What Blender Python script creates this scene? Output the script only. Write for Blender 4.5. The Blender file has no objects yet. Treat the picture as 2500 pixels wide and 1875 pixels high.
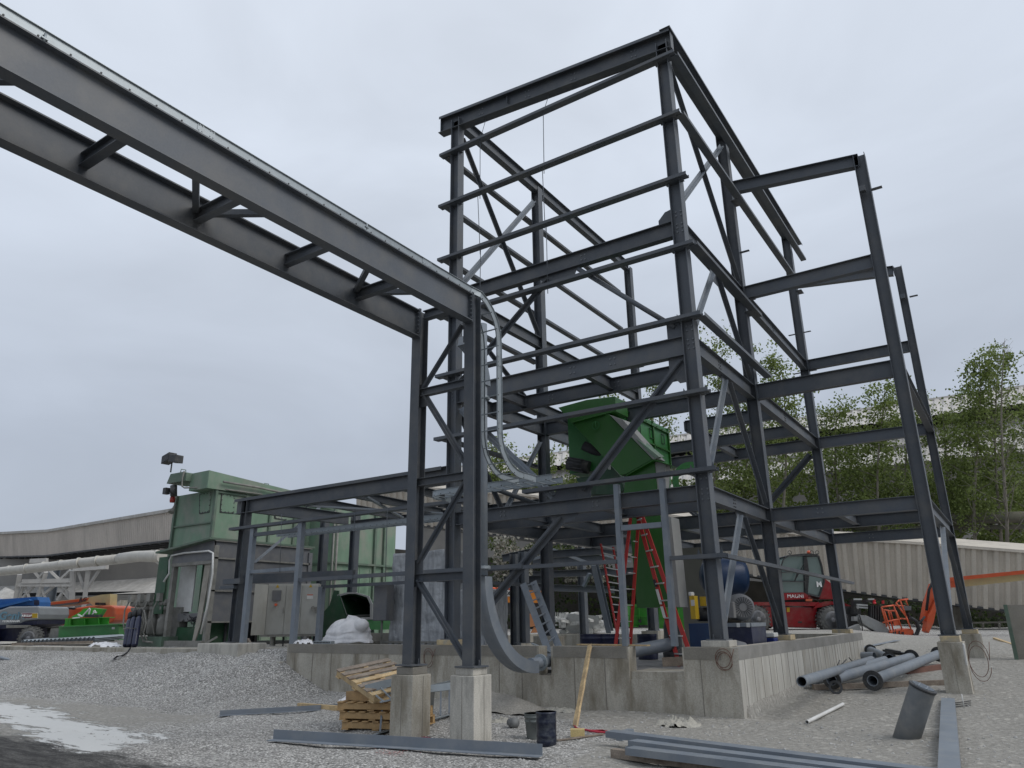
import bpy, math, random
from mathutils import Vector, Matrix, noise
random.seed(7)
S = bpy.context.scene
# ------------------------------------------------------------------ camera, sky, sun, exposure
FPX, PITCH, ROLL, YAW, EYE = 1779.7, .3132, -.0143, -.5879, 1.65
_cp, _sp, _cy, _sy = math.cos(PITCH), math.sin(PITCH), math.cos(YAW), math.sin(YAW)
CF = Vector((_sy*_cp, _cy*_cp, _sp)); _r0 = Vector((_cy, -_sy, 0)); _u0 = _r0.cross(CF)
CR = _r0*math.cos(ROLL) + _u0*math.sin(ROLL); CU = -_r0*math.sin(ROLL) + _u0*math.cos(ROLL)
cd = bpy.data.cameras.new('camera'); cam = bpy.data.objects.new('camera', cd); S.collection.objects.link(cam)
cam.matrix_world = Matrix(((CR.x, CU.x, -CF.x, 0), (CR.y, CU.y, -CF.y, 0), (CR.z, CU.z, -CF.z, EYE), (0, 0, 0, 1)))
cd.sensor_width = 36; cd.lens = 36*FPX/2500; cd.clip_start = .05; cd.clip_end = 3000
S.camera = cam
S.view_settings.view_transform = 'Standard'; S.view_settings.look = 'None'
S.view_settings.exposure = 0; S.view_settings.gamma = 1
SUN_EL, SUN_AZ = math.radians(44), math.radians(78)      # azimuth from +y towards +x
W = bpy.data.worlds.new('World'); S.world = W; W.use_nodes = True
nt = W.node_tree; nt.nodes.clear()
def wn(t, **k):
    n = nt.nodes.new(t)
    for a, b in k.items(): setattr(n, a, b)
    return n
sky = wn('ShaderNodeTexSky', sky_type='NISHITA'); sky.sun_disc = False
sky.sun_elevation = SUN_EL; sky.sun_rotation = SUN_AZ; sky.dust_density = 3
sc = wn('ShaderNodeVectorMath', operation='SCALE'); sc.inputs[3].default_value = .075
nt.links.new(sky.outputs[0], sc.inputs[0])
tc = wn('ShaderNodeTexCoord'); sep = wn('ShaderNodeSeparateXYZ'); nt.links.new(tc.outputs['Generated'], sep.inputs[0])
gr = wn('ShaderNodeValToRGB'); e = gr.color_ramp.elements
e[0].position = 0; e[0].color = (.43, .478, .56, 1); e[1].position = .78; e[1].color = (.78, .845, .95, 1)
x = gr.color_ramp.elements.new(.22); x.color = (.495, .552, .65, 1)
x = gr.color_ramp.elements.new(.5); x.color = (.665, .73, .835, 1)
nt.links.new(sep.outputs['Z'], gr.inputs[0])
mp = wn('ShaderNodeMapping'); mp.inputs['Scale'].default_value = (1, 1, 2.2); mp.inputs['Rotation'].default_value = (.3, .2, .4)
nt.links.new(tc.outputs['Generated'], mp.inputs[0])
nz = wn('ShaderNodeTexNoise'); nz.inputs['Scale'].default_value = 2.3; nz.inputs['Detail'].default_value = 5; nz.inputs['Roughness'].default_value = .5
nz.inputs['Distortion'].default_value = .4
nt.links.new(mp.outputs[0], nz.inputs['Vector'])
mr = wn('ShaderNodeMapRange'); mr.inputs[1].default_value = .3; mr.inputs[2].default_value = .7; mr.inputs[3].default_value = .88; mr.inputs[4].default_value = 1.10
nt.links.new(nz.outputs['Fac'], mr.inputs[0])
cm = wn('ShaderNodeVectorMath', operation='SCALE'); nt.links.new(gr.outputs[0], cm.inputs[0]); nt.links.new(mr.outputs[0], cm.inputs[3])
mx = wn('ShaderNodeMix', data_type='RGBA'); mx.inputs[0].default_value = .93
nt.links.new(sc.outputs[0], mx.inputs[6]); nt.links.new(cm.outputs[0], mx.inputs[7])
bg = wn('ShaderNodeBackground'); nt.links.new(mx.outputs[2], bg.inputs[0]); bg.inputs[1].default_value = 1.0
wo = wn('ShaderNodeOutputWorld'); nt.links.new(bg.outputs[0], wo.inputs[0])
sl = bpy.data.lights.new('sun', 'SUN'); sl.energy = 1.5; sl.angle = math.radians(35); sl.color = (1, .97, .93)
so = bpy.data.objects.new('sun', sl); S.collection.objects.link(so)
sd = Vector((math.cos(SUN_EL)*math.sin(SUN_AZ), math.cos(SUN_EL)*math.cos(SUN_AZ), math.sin(SUN_EL)))
so.rotation_euler = sd.to_track_quat('Z', 'Y').to_euler(); so.location = (20, 20, 40)

# ------------------------------------------------------------------ helpers
V = Vector
def ray(px, py): return CF + CR*((px-1250)/FPX) - CU*((py-937.5)/FPX)
E0 = V((0, 0, EYE))
def at(px, py, x=None, y=None, z=None):
    """point of the place seen at photo pixel (px,py) on a known plane"""
    d = ray(px, py)
    t = x/d.x if x is not None else (y/d.y if y is not None else (z-EYE)/d.z)
    return E0 + d*t
OFF = {}
class MB:
    def __init__(s): s.v = []; s.f = []; s.sm = []
    def add(s, vs, fs, smooth=False):
        b = len(s.v); s.v += [V(a) for a in vs]
        for f in fs: s.f.append([b+i for i in f]); s.sm.append(smooth)
        return s
    def box(s, x0, x1, y0, y1, z0, z1):
        return s.add([(x0,y0,z0),(x1,y0,z0),(x1,y1,z0),(x0,y1,z0),(x0,y0,z1),(x1,y0,z1),(x1,y1,z1),(x0,y1,z1)],
            [(3,2,1,0),(4,5,6,7),(0,1,5,4),(1,2,6,5),(2,3,7,6),(3,0,4,7)])
    def obb(s, c, a, b, d):
        c, a, b, d = V(c), V(a), V(b), V(d)
        if a.cross(b).dot(d) < 0: a = -a
        return s.add([c-a-b-d, c+a-b-d, c+a+b-d, c-a+b-d, c-a-b+d, c+a-b+d, c+a+b+d, c-a+b+d],
            [(3,2,1,0),(4,5,6,7),(0,1,5,4),(1,2,6,5),(2,3,7,6),(3,0,4,7)])
    def sect(s, p0, p1, poly, up=(0, 0, 1)):
        p0, p1 = V(p0), V(p1); t = (p1-p0).normalized(); sd_ = t.cross(V(up))
        if sd_.length < 1e-5: sd_ = t.cross(V((1, 0, 0)))
        sd_.normalize(); u = sd_.cross(t)
        n = len(poly)
        vs = [p0+sd_*a+u*b for a, b in poly] + [p1+sd_*a+u*b for a, b in poly]
        ar = sum(poly[i][0]*poly[(i+1) % n][1]-poly[(i+1) % n][0]*poly[i][1] for i in range(n))
        fs = [(i, (i+1) % n, n+(i+1) % n, n+i) for i in range(n)]
        c0, c1 = list(range(n))[::-1], list(range(n, 2*n))
        if ar > 0: fs = [f[::-1] for f in fs]; c0, c1 = c0[::-1], c1[::-1]
        return s.add(vs, fs + [c0, c1])
    def bar(s, p0, p1, w, h, up=(0, 0, 1), du=0):
        return s.sect(p0, p1, [(-w/2, -h/2+du), (w/2, -h/2+du), (w/2, h/2+du), (-w/2, h/2+du)], up)
    def ibeam(s, p0, p1, d, b, tf=.014, tw=.009, up=(0, 0, 1), top=True):
        o = -d/2 if top else 0
        P = [(-b/2,-d/2),(b/2,-d/2),(b/2,-d/2+tf),(tw/2,-d/2+tf),(tw/2,d/2-tf),(b/2,d/2-tf),(b/2,d/2),(-b/2,d/2),(-b/2,d/2-tf),(-tw/2,d/2-tf),(-tw/2,-d/2+tf),(-b/2,-d/2+tf)]
        return s.sect(p0, p1, [(a, c+o) for a, c in P], up)
    def chan(s, p0, p1, d, b, t=.008, up=(0, 0, 1), flip=1):
        P = [(0,-d/2),(b,-d/2),(b,-d/2+t),(t,-d/2+t),(t,d/2-t),(b,d/2-t),(b,d/2),(0,d/2)]
        if flip < 0: P = [(-a, c) for a, c in P]
        return s.sect(p0, p1, P, up)
    def dangle(s, p0, p1, leg=.085, t=.009, gap=.012, up=(0, 1, 0)):
        for g in (1, -1):
            P = [(g*gap/2, 0), (g*(gap/2+leg), 0), (g*(gap/2+leg), t), (g*(gap/2+t), t), (g*(gap/2+t), leg), (g*gap/2, leg)]
            s.sect(p0, p1, P, up)
        return s
    def tube(s, pts, r, n=12, cap=True, smooth=True, closed=False):
        pts = [V(p) for p in pts]; m = len(pts); rings = []; u = None
        for i, p in enumerate(pts):
            a = pts[(i-1) % m] if (i > 0 or closed) else p; b = pts[(i+1) % m] if (i < m-1 or closed) else p
            t = (b-a).normalized()
            if u is None:
                u = t.cross(V((0, 0, 1)));
                if u.length < .05: u = t.cross(V((1, 0, 0)))
            u = (u - t*u.dot(t)).normalized(); w = t.cross(u)
            rr = r[i] if isinstance(r, (list, tuple)) else r
            rings.append([p + (u*math.cos(2*math.pi*k/n)+w*math.sin(2*math.pi*k/n))*rr for k in range(n)])
        vs = [q for R_ in rings for q in R_]; fs = []
        for i in range(m if closed else m-1):
            j = (i+1) % m
            for k in range(n): fs.append((i*n+k, i*n+(k+1) % n, j*n+(k+1) % n, j*n+k))
        s.add(vs, fs, smooth)
        if cap and not closed:
            b = len(s.v)-m*n
            s.f.append([b+k for k in range(n)][::-1]); s.sm.append(False)
            s.f.append([b+(m-1)*n+k for k in range(n)]); s.sm.append(False)
        return s
    def cyl(s, p0, p1, r, r1=None, n=16, cap=True, smooth=True): return s.tube([p0, p1], [r, r if r1 is None else r1], n, cap, smooth)
    def pipe(s, pts, r, t=.012, n=20):
        """hollow pipe: outer skin, inner skin and end rings"""
        pts = [V(p) for p in pts]; s.tube(pts, r, n, False); s.tube(pts[::-1], r-t, n, False)
        for e_, q in ((pts[0], pts[1]), (pts[-1], pts[-2])): s.ring(e_, (e_-q), r, r-t, n)
        return s
    def ring(s, c, ax, ro, ri, n=20):
        c, ax = V(c), V(ax).normalized(); u = ax.cross(V((0, 0, 1)));
        if u.length < .05: u = ax.cross(V((1, 0, 0)))
        u.normalize(); w = ax.cross(u)
        cs = [(math.cos(2*math.pi*k/n), math.sin(2*math.pi*k/n)) for k in range(n)]
        return s.add([c+(u*a+w*b)*ro for a, b in cs]+[c+(u*a+w*b)*ri for a, b in cs], [(k, (k+1) % n, n+(k+1) % n, n+k) for k in range(n)])
    def flange(s, c, ax, ro, ri, th, n=24, bolts=8, br=.012):
        c, ax = V(c), V(ax).normalized(); a, b = c-ax*th/2, c+ax*th/2
        s.tube([a, b], ro, n, False); s.tube([b, a], ri, n, False); s.ring(a, -ax, ro, ri, n); s.ring(b, ax, ro, ri, n)
        u = ax.cross(V((0, 0, 1)));
        if u.length < .05: u = ax.cross(V((1, 0, 0)))
        u.normalize(); w = ax.cross(u)
        for k in range(bolts):
            q = (u*math.cos(2*math.pi*k/bolts+.2)+w*math.sin(2*math.pi*k/bolts+.2))*(ro+ri)/2
            s.cyl(a+q-ax*br, b+q+ax*br, br, n=6, smooth=False)
        return s
    def lathe(s, c, ax, prof, n=20, smooth=True):
        c, ax = V(c), V(ax).normalized()
        return s.tube([c+ax*h for r, h in prof], [max(r, .0005) for r, h in prof], n, True, smooth)
    def prism(s, pts, vec):
        pts = [V(p) for p in pts]; vec = V(vec); n = len(pts)
        nm = V((0, 0, 0))
        for i in range(n): nm += pts[i].cross(pts[(i+1) % n])
        if nm.dot(vec) < 0: pts = pts[::-1]
        return s.add(pts+[p+vec for p in pts], [tuple(range(n))[::-1], tuple(range(n, 2*n))]+[(i, (i+1) % n, n+(i+1) % n, n+i) for i in range(n)])
    def quad(s, *p): return s.add(p, [tuple(range(len(p)))])
    def bolt(s, c, ax, r=.014, h=.014):
        c, ax = V(c), V(ax).normalized(); return s.cyl(c, c+ax*h, r, n=6, smooth=False)
    def ball(s, c, r, n=12, m=8, sc_=(1, 1, 1)):
        c = V(c); vs = []; fs = []
        for i in range(m+1):
            th = math.pi*i/m
            for k in range(n): ph = 2*math.pi*k/n; vs.append(c+V((r*sc_[0]*math.sin(th)*math.cos(ph), r*sc_[1]*math.sin(th)*math.sin(ph), r*sc_[2]*math.cos(th))))
        for i in range(m):
            for k in range(n): fs.append((i*n+k, (i+1)*n+k, (i+1)*n+(k+1) % n, i*n+(k+1) % n))
        return s.add(vs, fs, True)
    def build(s, name, m, parent=None, local=False, bevel=0):
        me = bpy.data.meshes.new(name)
        lo = V((min(v.x for v in s.v), min(v.y for v in s.v), min(v.z for v in s.v))); hi = V((max(v.x for v in s.v), max(v.y for v in s.v), max(v.z for v in s.v)))
        if local: off = V((0, 0, 0))
        elif parent: off = OFF[parent.name]
        else: off = V(((lo.x+hi.x)/2, (lo.y+hi.y)/2, lo.z))
        me.from_pydata([tuple(v-off) for v in s.v], [], s.f); me.update()
        me.polygons.foreach_set('use_smooth', s.sm)
        me.materials.append(m)
        o = bpy.data.objects.new(name, me); S.collection.objects.link(o); OFF[o.name] = off
        if parent: o.parent = parent
        elif not local: o.location = off
        if bevel:
            bm_ = o.modifiers.new('bevel', 'BEVEL'); bm_.width = bevel; bm_.segments = 2; bm_.limit_method = 'ANGLE'
        return o
def tag(o, label=None, cat=None, group=None, kind=None):
    if label: o['label'] = label
    if cat: o['category'] = cat
    if group: o['group'] = group
    if kind: o['kind'] = kind
    return o
def empty(name, loc, label=None, cat=None, group=None, rz=0):
    o = bpy.data.objects.new(name, None); S.collection.objects.link(o); o.location = loc; o.rotation_euler.z = rz
    o.empty_display_size = .2; OFF[o.name] = V(loc); return tag(o, label, cat, group)
def thing(name, mb, m, label, cat, group=None, **k): return tag(mb.build(name, m, **k), label, cat, group)
def copy_tree(o, parent=None):
    c = o.copy(); S.collection.objects.link(c); OFF[c.name] = OFF.get(o.name, V((0, 0, 0)))
    if parent: c.parent = parent
    for ch in list(o.children): copy_tree(ch, c)
    return c
_tx = [0]
def text(body, size, m, parent, mat4, name='lettering', bold=0, shear=0, ext=.003):
    cu = bpy.data.curves.new(name, 'FONT'); cu.body = body; cu.size = size; cu.extrude = ext; cu.offset = bold; cu.shear = shear
    cu.align_x = 'CENTER'; cu.align_y = 'CENTER'
    t = bpy.data.objects.new('t', cu); S.collection.objects.link(t)
    dg = bpy.context.evaluated_depsgraph_get(); me = bpy.data.meshes.new_from_object(t.evaluated_get(dg))
    bpy.data.objects.remove(t); me.materials.clear(); me.materials.append(m)
    o = bpy.data.objects.new(name, me); S.collection.objects.link(o); o.parent = parent; o.matrix_local = mat4
    return o
def frame(o, xa, up):
    """4x4 with local x along xa, local y along up"""
    xa, up = V(xa).normalized(), V(up).normalized(); n = xa.cross(up)
    return Matrix(((xa.x, up.x, n.x, o[0]), (xa.y, up.y, n.y, o[1]), (xa.z, up.z, n.z, o[2]), (0, 0, 0, 1)))

# ------------------------------------------------------------------ materials
def mat(name, col, rough=.6, metal=0, var=.15, scale=3, dirt=None, dirt_amt=0, dirt_scale=2, stretch=(1, 1, 1), bump=0, bscale=60, spec=.5, alpha=1, trans=0, fine=0, coat=0, objvar=0):
    m = bpy.data.materials.new(name); m.use_nodes = True; t = m.node_tree; n = t.nodes; L = t.links.new
    b = n['Principled BSDF']; b.inputs['Roughness'].default_value = rough; b.inputs['Metallic'].default_value = metal
    b.inputs['Specular IOR Level'].default_value = spec; b.inputs['Alpha'].default_value = alpha
    b.inputs['Transmission Weight'].default_value = trans; b.inputs['Coat Weight'].default_value = coat
    tcn = n.new('ShaderNodeTexCoord'); mpn = n.new('ShaderNodeMapping'); mpn.inputs['Scale'].default_value = stretch
    L(tcn.outputs['Object'], mpn.inputs[0])
    a = n.new('ShaderNodeTexNoise'); a.inputs['Scale'].default_value = scale; a.inputs['Detail'].default_value = 6; a.inputs['Roughness'].default_value = .6
    L(mpn.outputs[0], a.inputs['Vector'])
    r = n.new('ShaderNodeMapRange'); r.inputs[1].default_value = .3; r.inputs[2].default_value = .7; r.inputs[3].default_value = 1-var; r.inputs[4].default_value = 1+var
    L(a.outputs['Fac'], r.inputs[0])
    s = n.new('ShaderNodeVectorMath'); s.operation = 'SCALE'; s.inputs[0].default_value = col[:3]; L(r.outputs[0], s.inputs[3])
    out = s.outputs[0]
    if objvar:
        oi = n.new('ShaderNodeObjectInfo'); orr = n.new('ShaderNodeMapRange'); orr.inputs[3].default_value = 1-objvar; orr.inputs[4].default_value = 1+objvar; L(oi.outputs['Random'], orr.inputs[0])
        s3 = n.new('ShaderNodeVectorMath'); s3.operation = 'SCALE'; L(out, s3.inputs[0]); L(orr.outputs[0], s3.inputs[3]); out = s3.outputs[0]
    if fine:
        f = n.new('ShaderNodeTexNoise'); f.inputs['Scale'].default_value = bscale; f.inputs['Detail'].default_value = 3; L(tcn.outputs['Object'], f.inputs['Vector'])
        fr = n.new('ShaderNodeMapRange'); fr.inputs[1].default_value = .35; fr.inputs[2].default_value = .65; fr.inputs[3].default_value = 1-fine; fr.inputs[4].default_value = 1+fine; L(f.outputs['Fac'], fr.inputs[0])
        s2 = n.new('ShaderNodeVectorMath'); s2.operation = 'SCALE'; L(out, s2.inputs[0]); L(fr.outputs[0], s2.inputs[3]); out = s2.outputs[0]
    if dirt:
        d = n.new('ShaderNodeTexNoise'); d.inputs['Scale'].default_value = dirt_scale; d.inputs['Detail'].default_value = 8; d.inputs['Roughness'].default_value = .65
        m2 = n.new('ShaderNodeMapping'); m2.inputs['Scale'].default_value = stretch; m2.inputs['Location'].default_value = (3.1, 7.7, 1.3); L(tcn.outputs['Object'], m2.inputs[0]); L(m2.outputs[0], d.inputs['Vector'])
        dr = n.new('ShaderNodeMapRange'); dr.inputs[1].default_value = .45; dr.inputs[2].default_value = .68; dr.inputs[3].default_value = 0; dr.inputs[4].default_value = dirt_amt; L(d.outputs['Fac'], dr.inputs[0])
        mm = n.new('ShaderNodeMix'); mm.data_type = 'RGBA'; L(dr.outputs[0], mm.inputs[0]); L(out, mm.inputs[6]); mm.inputs[7].default_value = (*dirt[:3], 1); out = mm.outputs[2]
    L(out, b.inputs['Base Color'])
    rr = n.new('ShaderNodeMapRange'); rr.inputs[3].default_value = max(0, rough-.12); rr.inputs[4].default_value = min(1, rough+.12); L(a.outputs['Fac'], rr.inputs[0]); L(rr.outputs[0], b.inputs['Roughness'])
    if bump:
        bn = n.new('ShaderNodeTexNoise'); bn.inputs['Scale'].default_value = bscale; bn.inputs['Detail'].default_value = 4; L(tcn.outputs['Object'], bn.inputs['Vector'])
        bb = n.new('ShaderNodeBump'); bb.inputs['Strength'].default_value = 1; bb.inputs['Distance'].default_value = bump; L(bn.outputs['Fac'], bb.inputs['Height']); L(bb.outputs[0], b.inputs['Normal'])
    return m
STEEL = mat('primed_steel', (.072, .082, .096), .5, 0, .13, 1.3, dirt=(.13, .128, .122), dirt_amt=.6, dirt_scale=1.7, fine=.05, bscale=40, bump=.0006, spec=.5, objvar=.22)
STEEL2 = mat('primed_steel_pale', (.17, .195, .225), .5, 0, .10, 2, dirt=(.26, .27, .27), dirt_amt=.5, dirt_scale=3, bump=.0006, objvar=.08)
BOLTM = mat('galvanised_bolts', (.17, .18, .19), .45, .3, .2, 20)
GALV = mat('galvanised_steel', (.29, .325, .345), .42, .35, .12, 5, dirt=(.25, .27, .28), dirt_amt=.5, dirt_scale=14)
CONC = mat('concrete', (.40, .375, .32), .9, 0, .22, 1.1, dirt=(.19, .165, .12), dirt_amt=.95, dirt_scale=1.6, stretch=(1.6, 1.6, .45), bump=.004, bscale=45, fine=.12)
CONC2 = mat('concrete_pale', (.46, .44, .39), .9, 0, .15, 2.2, dirt=(.2, .19, .17), dirt_amt=.6, dirt_scale=3, stretch=(2, 2, .5), bump=.004, bscale=60, fine=.12)
CONCD = mat('concrete_damp', (.21, .195, .165), .9, 0, .2, 2, dirt=(.25, .24, .22), dirt_amt=.5, bump=.003, fine=.1)
WOOD = mat('raw_timber', (.50, .37, .20), .75, 0, .22, 4, dirt=(.25, .17, .10), dirt_amt=.7, dirt_scale=6, stretch=(1, 1, 1), bump=.002, bscale=50, fine=.12)
WOOD2 = mat('weathered_timber', (.24, .20, .16), .85, 0, .25, 5, dirt=(.12, .08, .06), dirt_amt=.6, dirt_scale=7, bump=.002, fine=.15)
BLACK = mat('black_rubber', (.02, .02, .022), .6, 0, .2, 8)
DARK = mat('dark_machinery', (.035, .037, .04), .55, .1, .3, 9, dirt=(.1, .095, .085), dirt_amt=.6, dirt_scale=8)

def dep(px, py, D):
    """point at distance D along the lens axis"""
    return E0 + ray(px, py)*D
# ------------------------------------------------------------------ ground
def sstep(a, b, x):
    t = max(0, min(1, (x-a)/(b-a))); return t*t*(3-2*t)
WX0, WX1, WY0, WY1, WZ = -15.6, -4.17, 13.03, 24.85, 1.15
def G(x, y):
    ramp = max(0, min(.72, .046*(y-13)))
    back = ramp + (1.0-ramp)*sstep(-5, -13, x)*sstep(12.9, 13.4, y) if x < -4 else ramp
    if WX0 < x < WX1 and 13.2 < y < WY1: back = .62
    elif y >= WY1 and x < -4: back = ramp + (1.02-ramp)*sstep(-4, -7, x)
    if y < 13.2:
        h0 = .84*sstep(-13.6, -16.6, x) + .05*sstep(-8, -12, x) + (.12*math.exp(-((x+18.6)/1.0)**2) if y > 11 else 0)
        toe = 9.6 + .5*math.sin(x*.35)
        t = max(0, (y-toe)/(13-toe)); f = min(1, t)
        f = f*f*(2.2-1.2*f)
        back = back*0 + h0*f + (.05*sstep(12.2, 13, y) if x > -14 else 0)
    if y < 12 and x > -20:
        for c0, sl in ((5.6, .05), (7.3, .03), (9.1, -.02)): back -= .022*math.exp(-((y-c0-sl*x-.25*math.sin(x*.4+c0))/.14)**2); back += .012*math.exp(-((y-c0-sl*x-.25*math.sin(x*.4+c0)-.3)/.12)**2)
    n = noise.noise(V((x*.9, y*.9, 0)))*.035 + noise.noise(V((x*3.1, y*3.1, 3)))*.014
    if x < -9.5 and y < 13.2: n += noise.noise(V((x*1.7, y*1.7, 9)))*.05*sstep(9, 11, y)
    return back + n*min(1, 1.0 if y < 40 else .2)
def axis(lo, hi, step, far):
    a = []; q = lo
    while q <= hi: a.append(q); q += step
    l = [lo]; s_ = step
    while l[-1] > -far: s_ *= 1.28; l.append(l[-1]-s_)
    r = [a[-1]]; s_ = step
    while r[-1] < far: s_ *= 1.28; r.append(r[-1]+s_)
    return l[:0:-1] + a + r[1:]
xs = axis(-31, 3, .14, 600); ys = axis(3.5, 26, .14, 600)
gm = MB(); nx = len(xs)
gm.v = [V((x, y, G(x, y))) for y in ys for x in xs]
gm.f = [(j*nx+i, j*nx+i+1, (j+1)*nx+i+1, (j+1)*nx+i) for j in range(len(ys)-1) for i in range(nx-1)]; gm.sm = [True]*len(gm.f)
GM = bpy.data.materials.new('gravel_yard'); GM.use_nodes = True
g = gm.build('ground', GM, local=True); tag(g, 'grey crushed stone and packed dirt of the yard', kind='structure')
def fattr(name, fn):
    a = g.data.attributes.new(name, 'FLOAT', 'POINT'); a.data.foreach_set('value', [fn(v.x, v.y) for v in gm.v])
def seg(x, y, ax, ay, bx, by):
    t = max(0, min(1, ((x-ax)*(bx-ax)+(y-ay)*(by-ay))/((bx-ax)**2+(by-ay)**2))); return math.hypot(x-ax-t*(bx-ax), y-ay-t*(by-ay))
fattr('spill', lambda x, y: max(0, 1-min(seg(x, y, -22, 8.35, -16.5, 7.75)/.95, seg(x, y, -16, 7.35, -11.6, 6.75)/.85, seg(x, y, -13.5, 6.55, -11.2, 6.2)/.5)))
fattr('wet', lambda x, y: sstep(6.75, 5.6, y+.04*(x+14))*sstep(-5.8, -8.6, x))
fattr('dirt', lambda x, y: sstep(-6.6, -4.6, x+.25*(y-11))*sstep(45, 30, y) + .9*sstep(11.2, 12.6, y)*sstep(-13, -12, x)*sstep(13.5, 13.2, y) + .75*sstep(-10.8, -14, x)*sstep(10.2, 8.8, y))
t = GM.node_tree; n = t.nodes; L = t.links.new; b = n['Principled BSDF']; b.inputs['Roughness'].default_value = .95; b.inputs['Specular IOR Level'].default_value = .15
tcn = n.new('ShaderNodeTexCoord')
def N(ty, **k):
    q = n.new(ty)
    for a, c in k.items():
        if a in ('operation', 'data_type', 'feature', 'blend_type'): setattr(q, a, c)
        else: q.inputs[a.replace('_', ' ')].default_value = c
    return q
def noi(scale, detail=4, rough=.6, vec=None):
    q = N('ShaderNodeTexNoise', Scale=scale, Detail=detail, Roughness=rough); L(vec or tcn.outputs['Object'], q.inputs['Vector']); return q.outputs['Fac']
def mrange(src, a, b_, c, d):
    q = N('ShaderNodeMapRange'); q.inputs[1].default_value = a; q.inputs[2].default_value = b_; q.inputs[3].default_value = c; q.inputs[4].default_value = d; L(src, q.inputs[0]); return q.outputs[0]
def mixc(f, a, b_):
    q = N('ShaderNodeMix', data_type='RGBA'); L(f, q.inputs[0])
    for s_, i in ((a, 6), (b_, 7)):
        if isinstance(s_, tuple): q.inputs[i].default_value = (*s_, 1)
        else: L(s_, q.inputs[i])
    return q.outputs[2]
def mth(op, a, b_):
    q = N('ShaderNodeMath', operation=op)
    for s_, i in ((a, 0), (b_, 1)):
        if isinstance(s_, (int, float)): q.inputs[i].default_value = s_
        else: L(s_, q.inputs[i])
    return q.outputs[0]
vo = N('ShaderNodeTexVoronoi', Scale=38.0, Randomness=1.0); L(tcn.outputs['Object'], vo.inputs['Vector'])
vo2 = N('ShaderNodeTexVoronoi', Scale=17.0, Randomness=1.0); L(tcn.outputs['Object'], vo2.inputs['Vector'])
bw = N('ShaderNodeSeparateColor'); L(vo.outputs['Color'], bw.inputs[0])
bw2 = N('ShaderNodeSeparateColor'); L(vo2.outputs['Color'], bw2.inputs[0])
rp = N('ShaderNodeValToRGB'); L(bw.outputs[0], rp.inputs[0]); e = rp.color_ramp.elements
e[0].color = (.21, .203, .19, 1); e[1].color = (.84, .82, .775, 1); e[1].position = .98
for p_, c_ in ((.35, .34), (.65, .46), (.85, .60)): e.new(p_).color = (c_*1.04, c_*1.012, c_*.955, 1)
gap = mrange(vo.outputs['Distance'], .35, .62, 1, .62)
gcol = N('ShaderNodeVectorMath', operation='SCALE'); L(rp.outputs[0], gcol.inputs[0]); L(gap, gcol.inputs[3])
big = mrange(noi(.35, 5), .3, .7, .80, 1.16)
gc2 = N('ShaderNodeVectorMath', operation='SCALE'); L(gcol.outputs[0], gc2.inputs[0]); L(big, gc2.inputs[3])
rp2 = N('ShaderNodeValToRGB'); L(noi(14, 8, .75), rp2.inputs[0]); e = rp2.color_ramp.elements
e[0].position = .3; e[0].color = (.195, .186, .166, 1); e[1].position = .72; e[1].color = (.41, .395, .36, 1)
st = mrange(bw2.outputs[1], .86, .93, 0, .8)
dirtc = mixc(mth('MULTIPLY', st, mrange(noi(2.5), .4, .7, .1, 1)), rp2.outputs[0], (.56, .535, .48))
at_d = N('ShaderNodeAttribute'); at_d.attribute_name = 'dirt'
dm = mrange(mth('ADD', at_d.outputs['Fac'], mth('MULTIPLY', mth('SUBTRACT', noi(1.8, 6), .5), 1.6)), .35, .75, 0, 1)
c1 = mixc(dm, gc2.outputs[0], dirtc)
mpw = N('ShaderNodeMapping'); mpw.inputs['Scale'].default_value = (.5, 2.6, 1); mpw.inputs['Rotation'].default_value = (0, 0, .12); L(tcn.outputs['Object'], mpw.inputs[0])
at_w = N('ShaderNodeAttribute'); at_w.attribute_name = 'wet'
wm = mrange(mth('ADD', at_w.outputs['Fac'], mth('MULTIPLY', mth('SUBTRACT', noi(2.2, 7, .65, mpw.outputs[0]), .5), 1.5)), .35, .8, 0, .93)
wetc = mixc(mrange(noi(3, 7, .7, mpw.outputs[0]), .42, .66, 0, 1), (.035, .034, .034), (.115, .112, .106))
c2 = mixc(wm, c1, wetc)
at_s = N('ShaderNodeAttribute'); at_s.attribute_name = 'spill'
sm = mrange(mth('ADD', at_s.outputs['Fac'], mth('MULTIPLY', mth('SUBTRACT', noi(2.4, 8, .72, mpw.outputs[0]), .5), 3.0)), .40, .47, 0, 1)
sm2 = mth('MULTIPLY', sm, mrange(at_s.outputs['Fac'], .0, .06, 0, 1))
c3 = mixc(sm2, c2, (.54, .54, .52))
L(c3, b.inputs['Base Color'])
hgt = mth('MULTIPLY', vo.outputs['Distance'], mrange(dm, 0, 1, -.016, -.006))
hg = mth('MULTIPLY', mth('ADD', hgt, mth('MULTIPLY', noi(7, 6, .7), .05)), mrange(sm2, 0, 1, 1, .08))
bp = N('ShaderNodeBump', Strength=1.0, Distance=1.0); L(hg, bp.inputs['Height']); L(bp.outputs[0], b.inputs['Normal'])
L(mrange(sm2, 0, 1, .95, .55), b.inputs['Roughness'])
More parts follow.
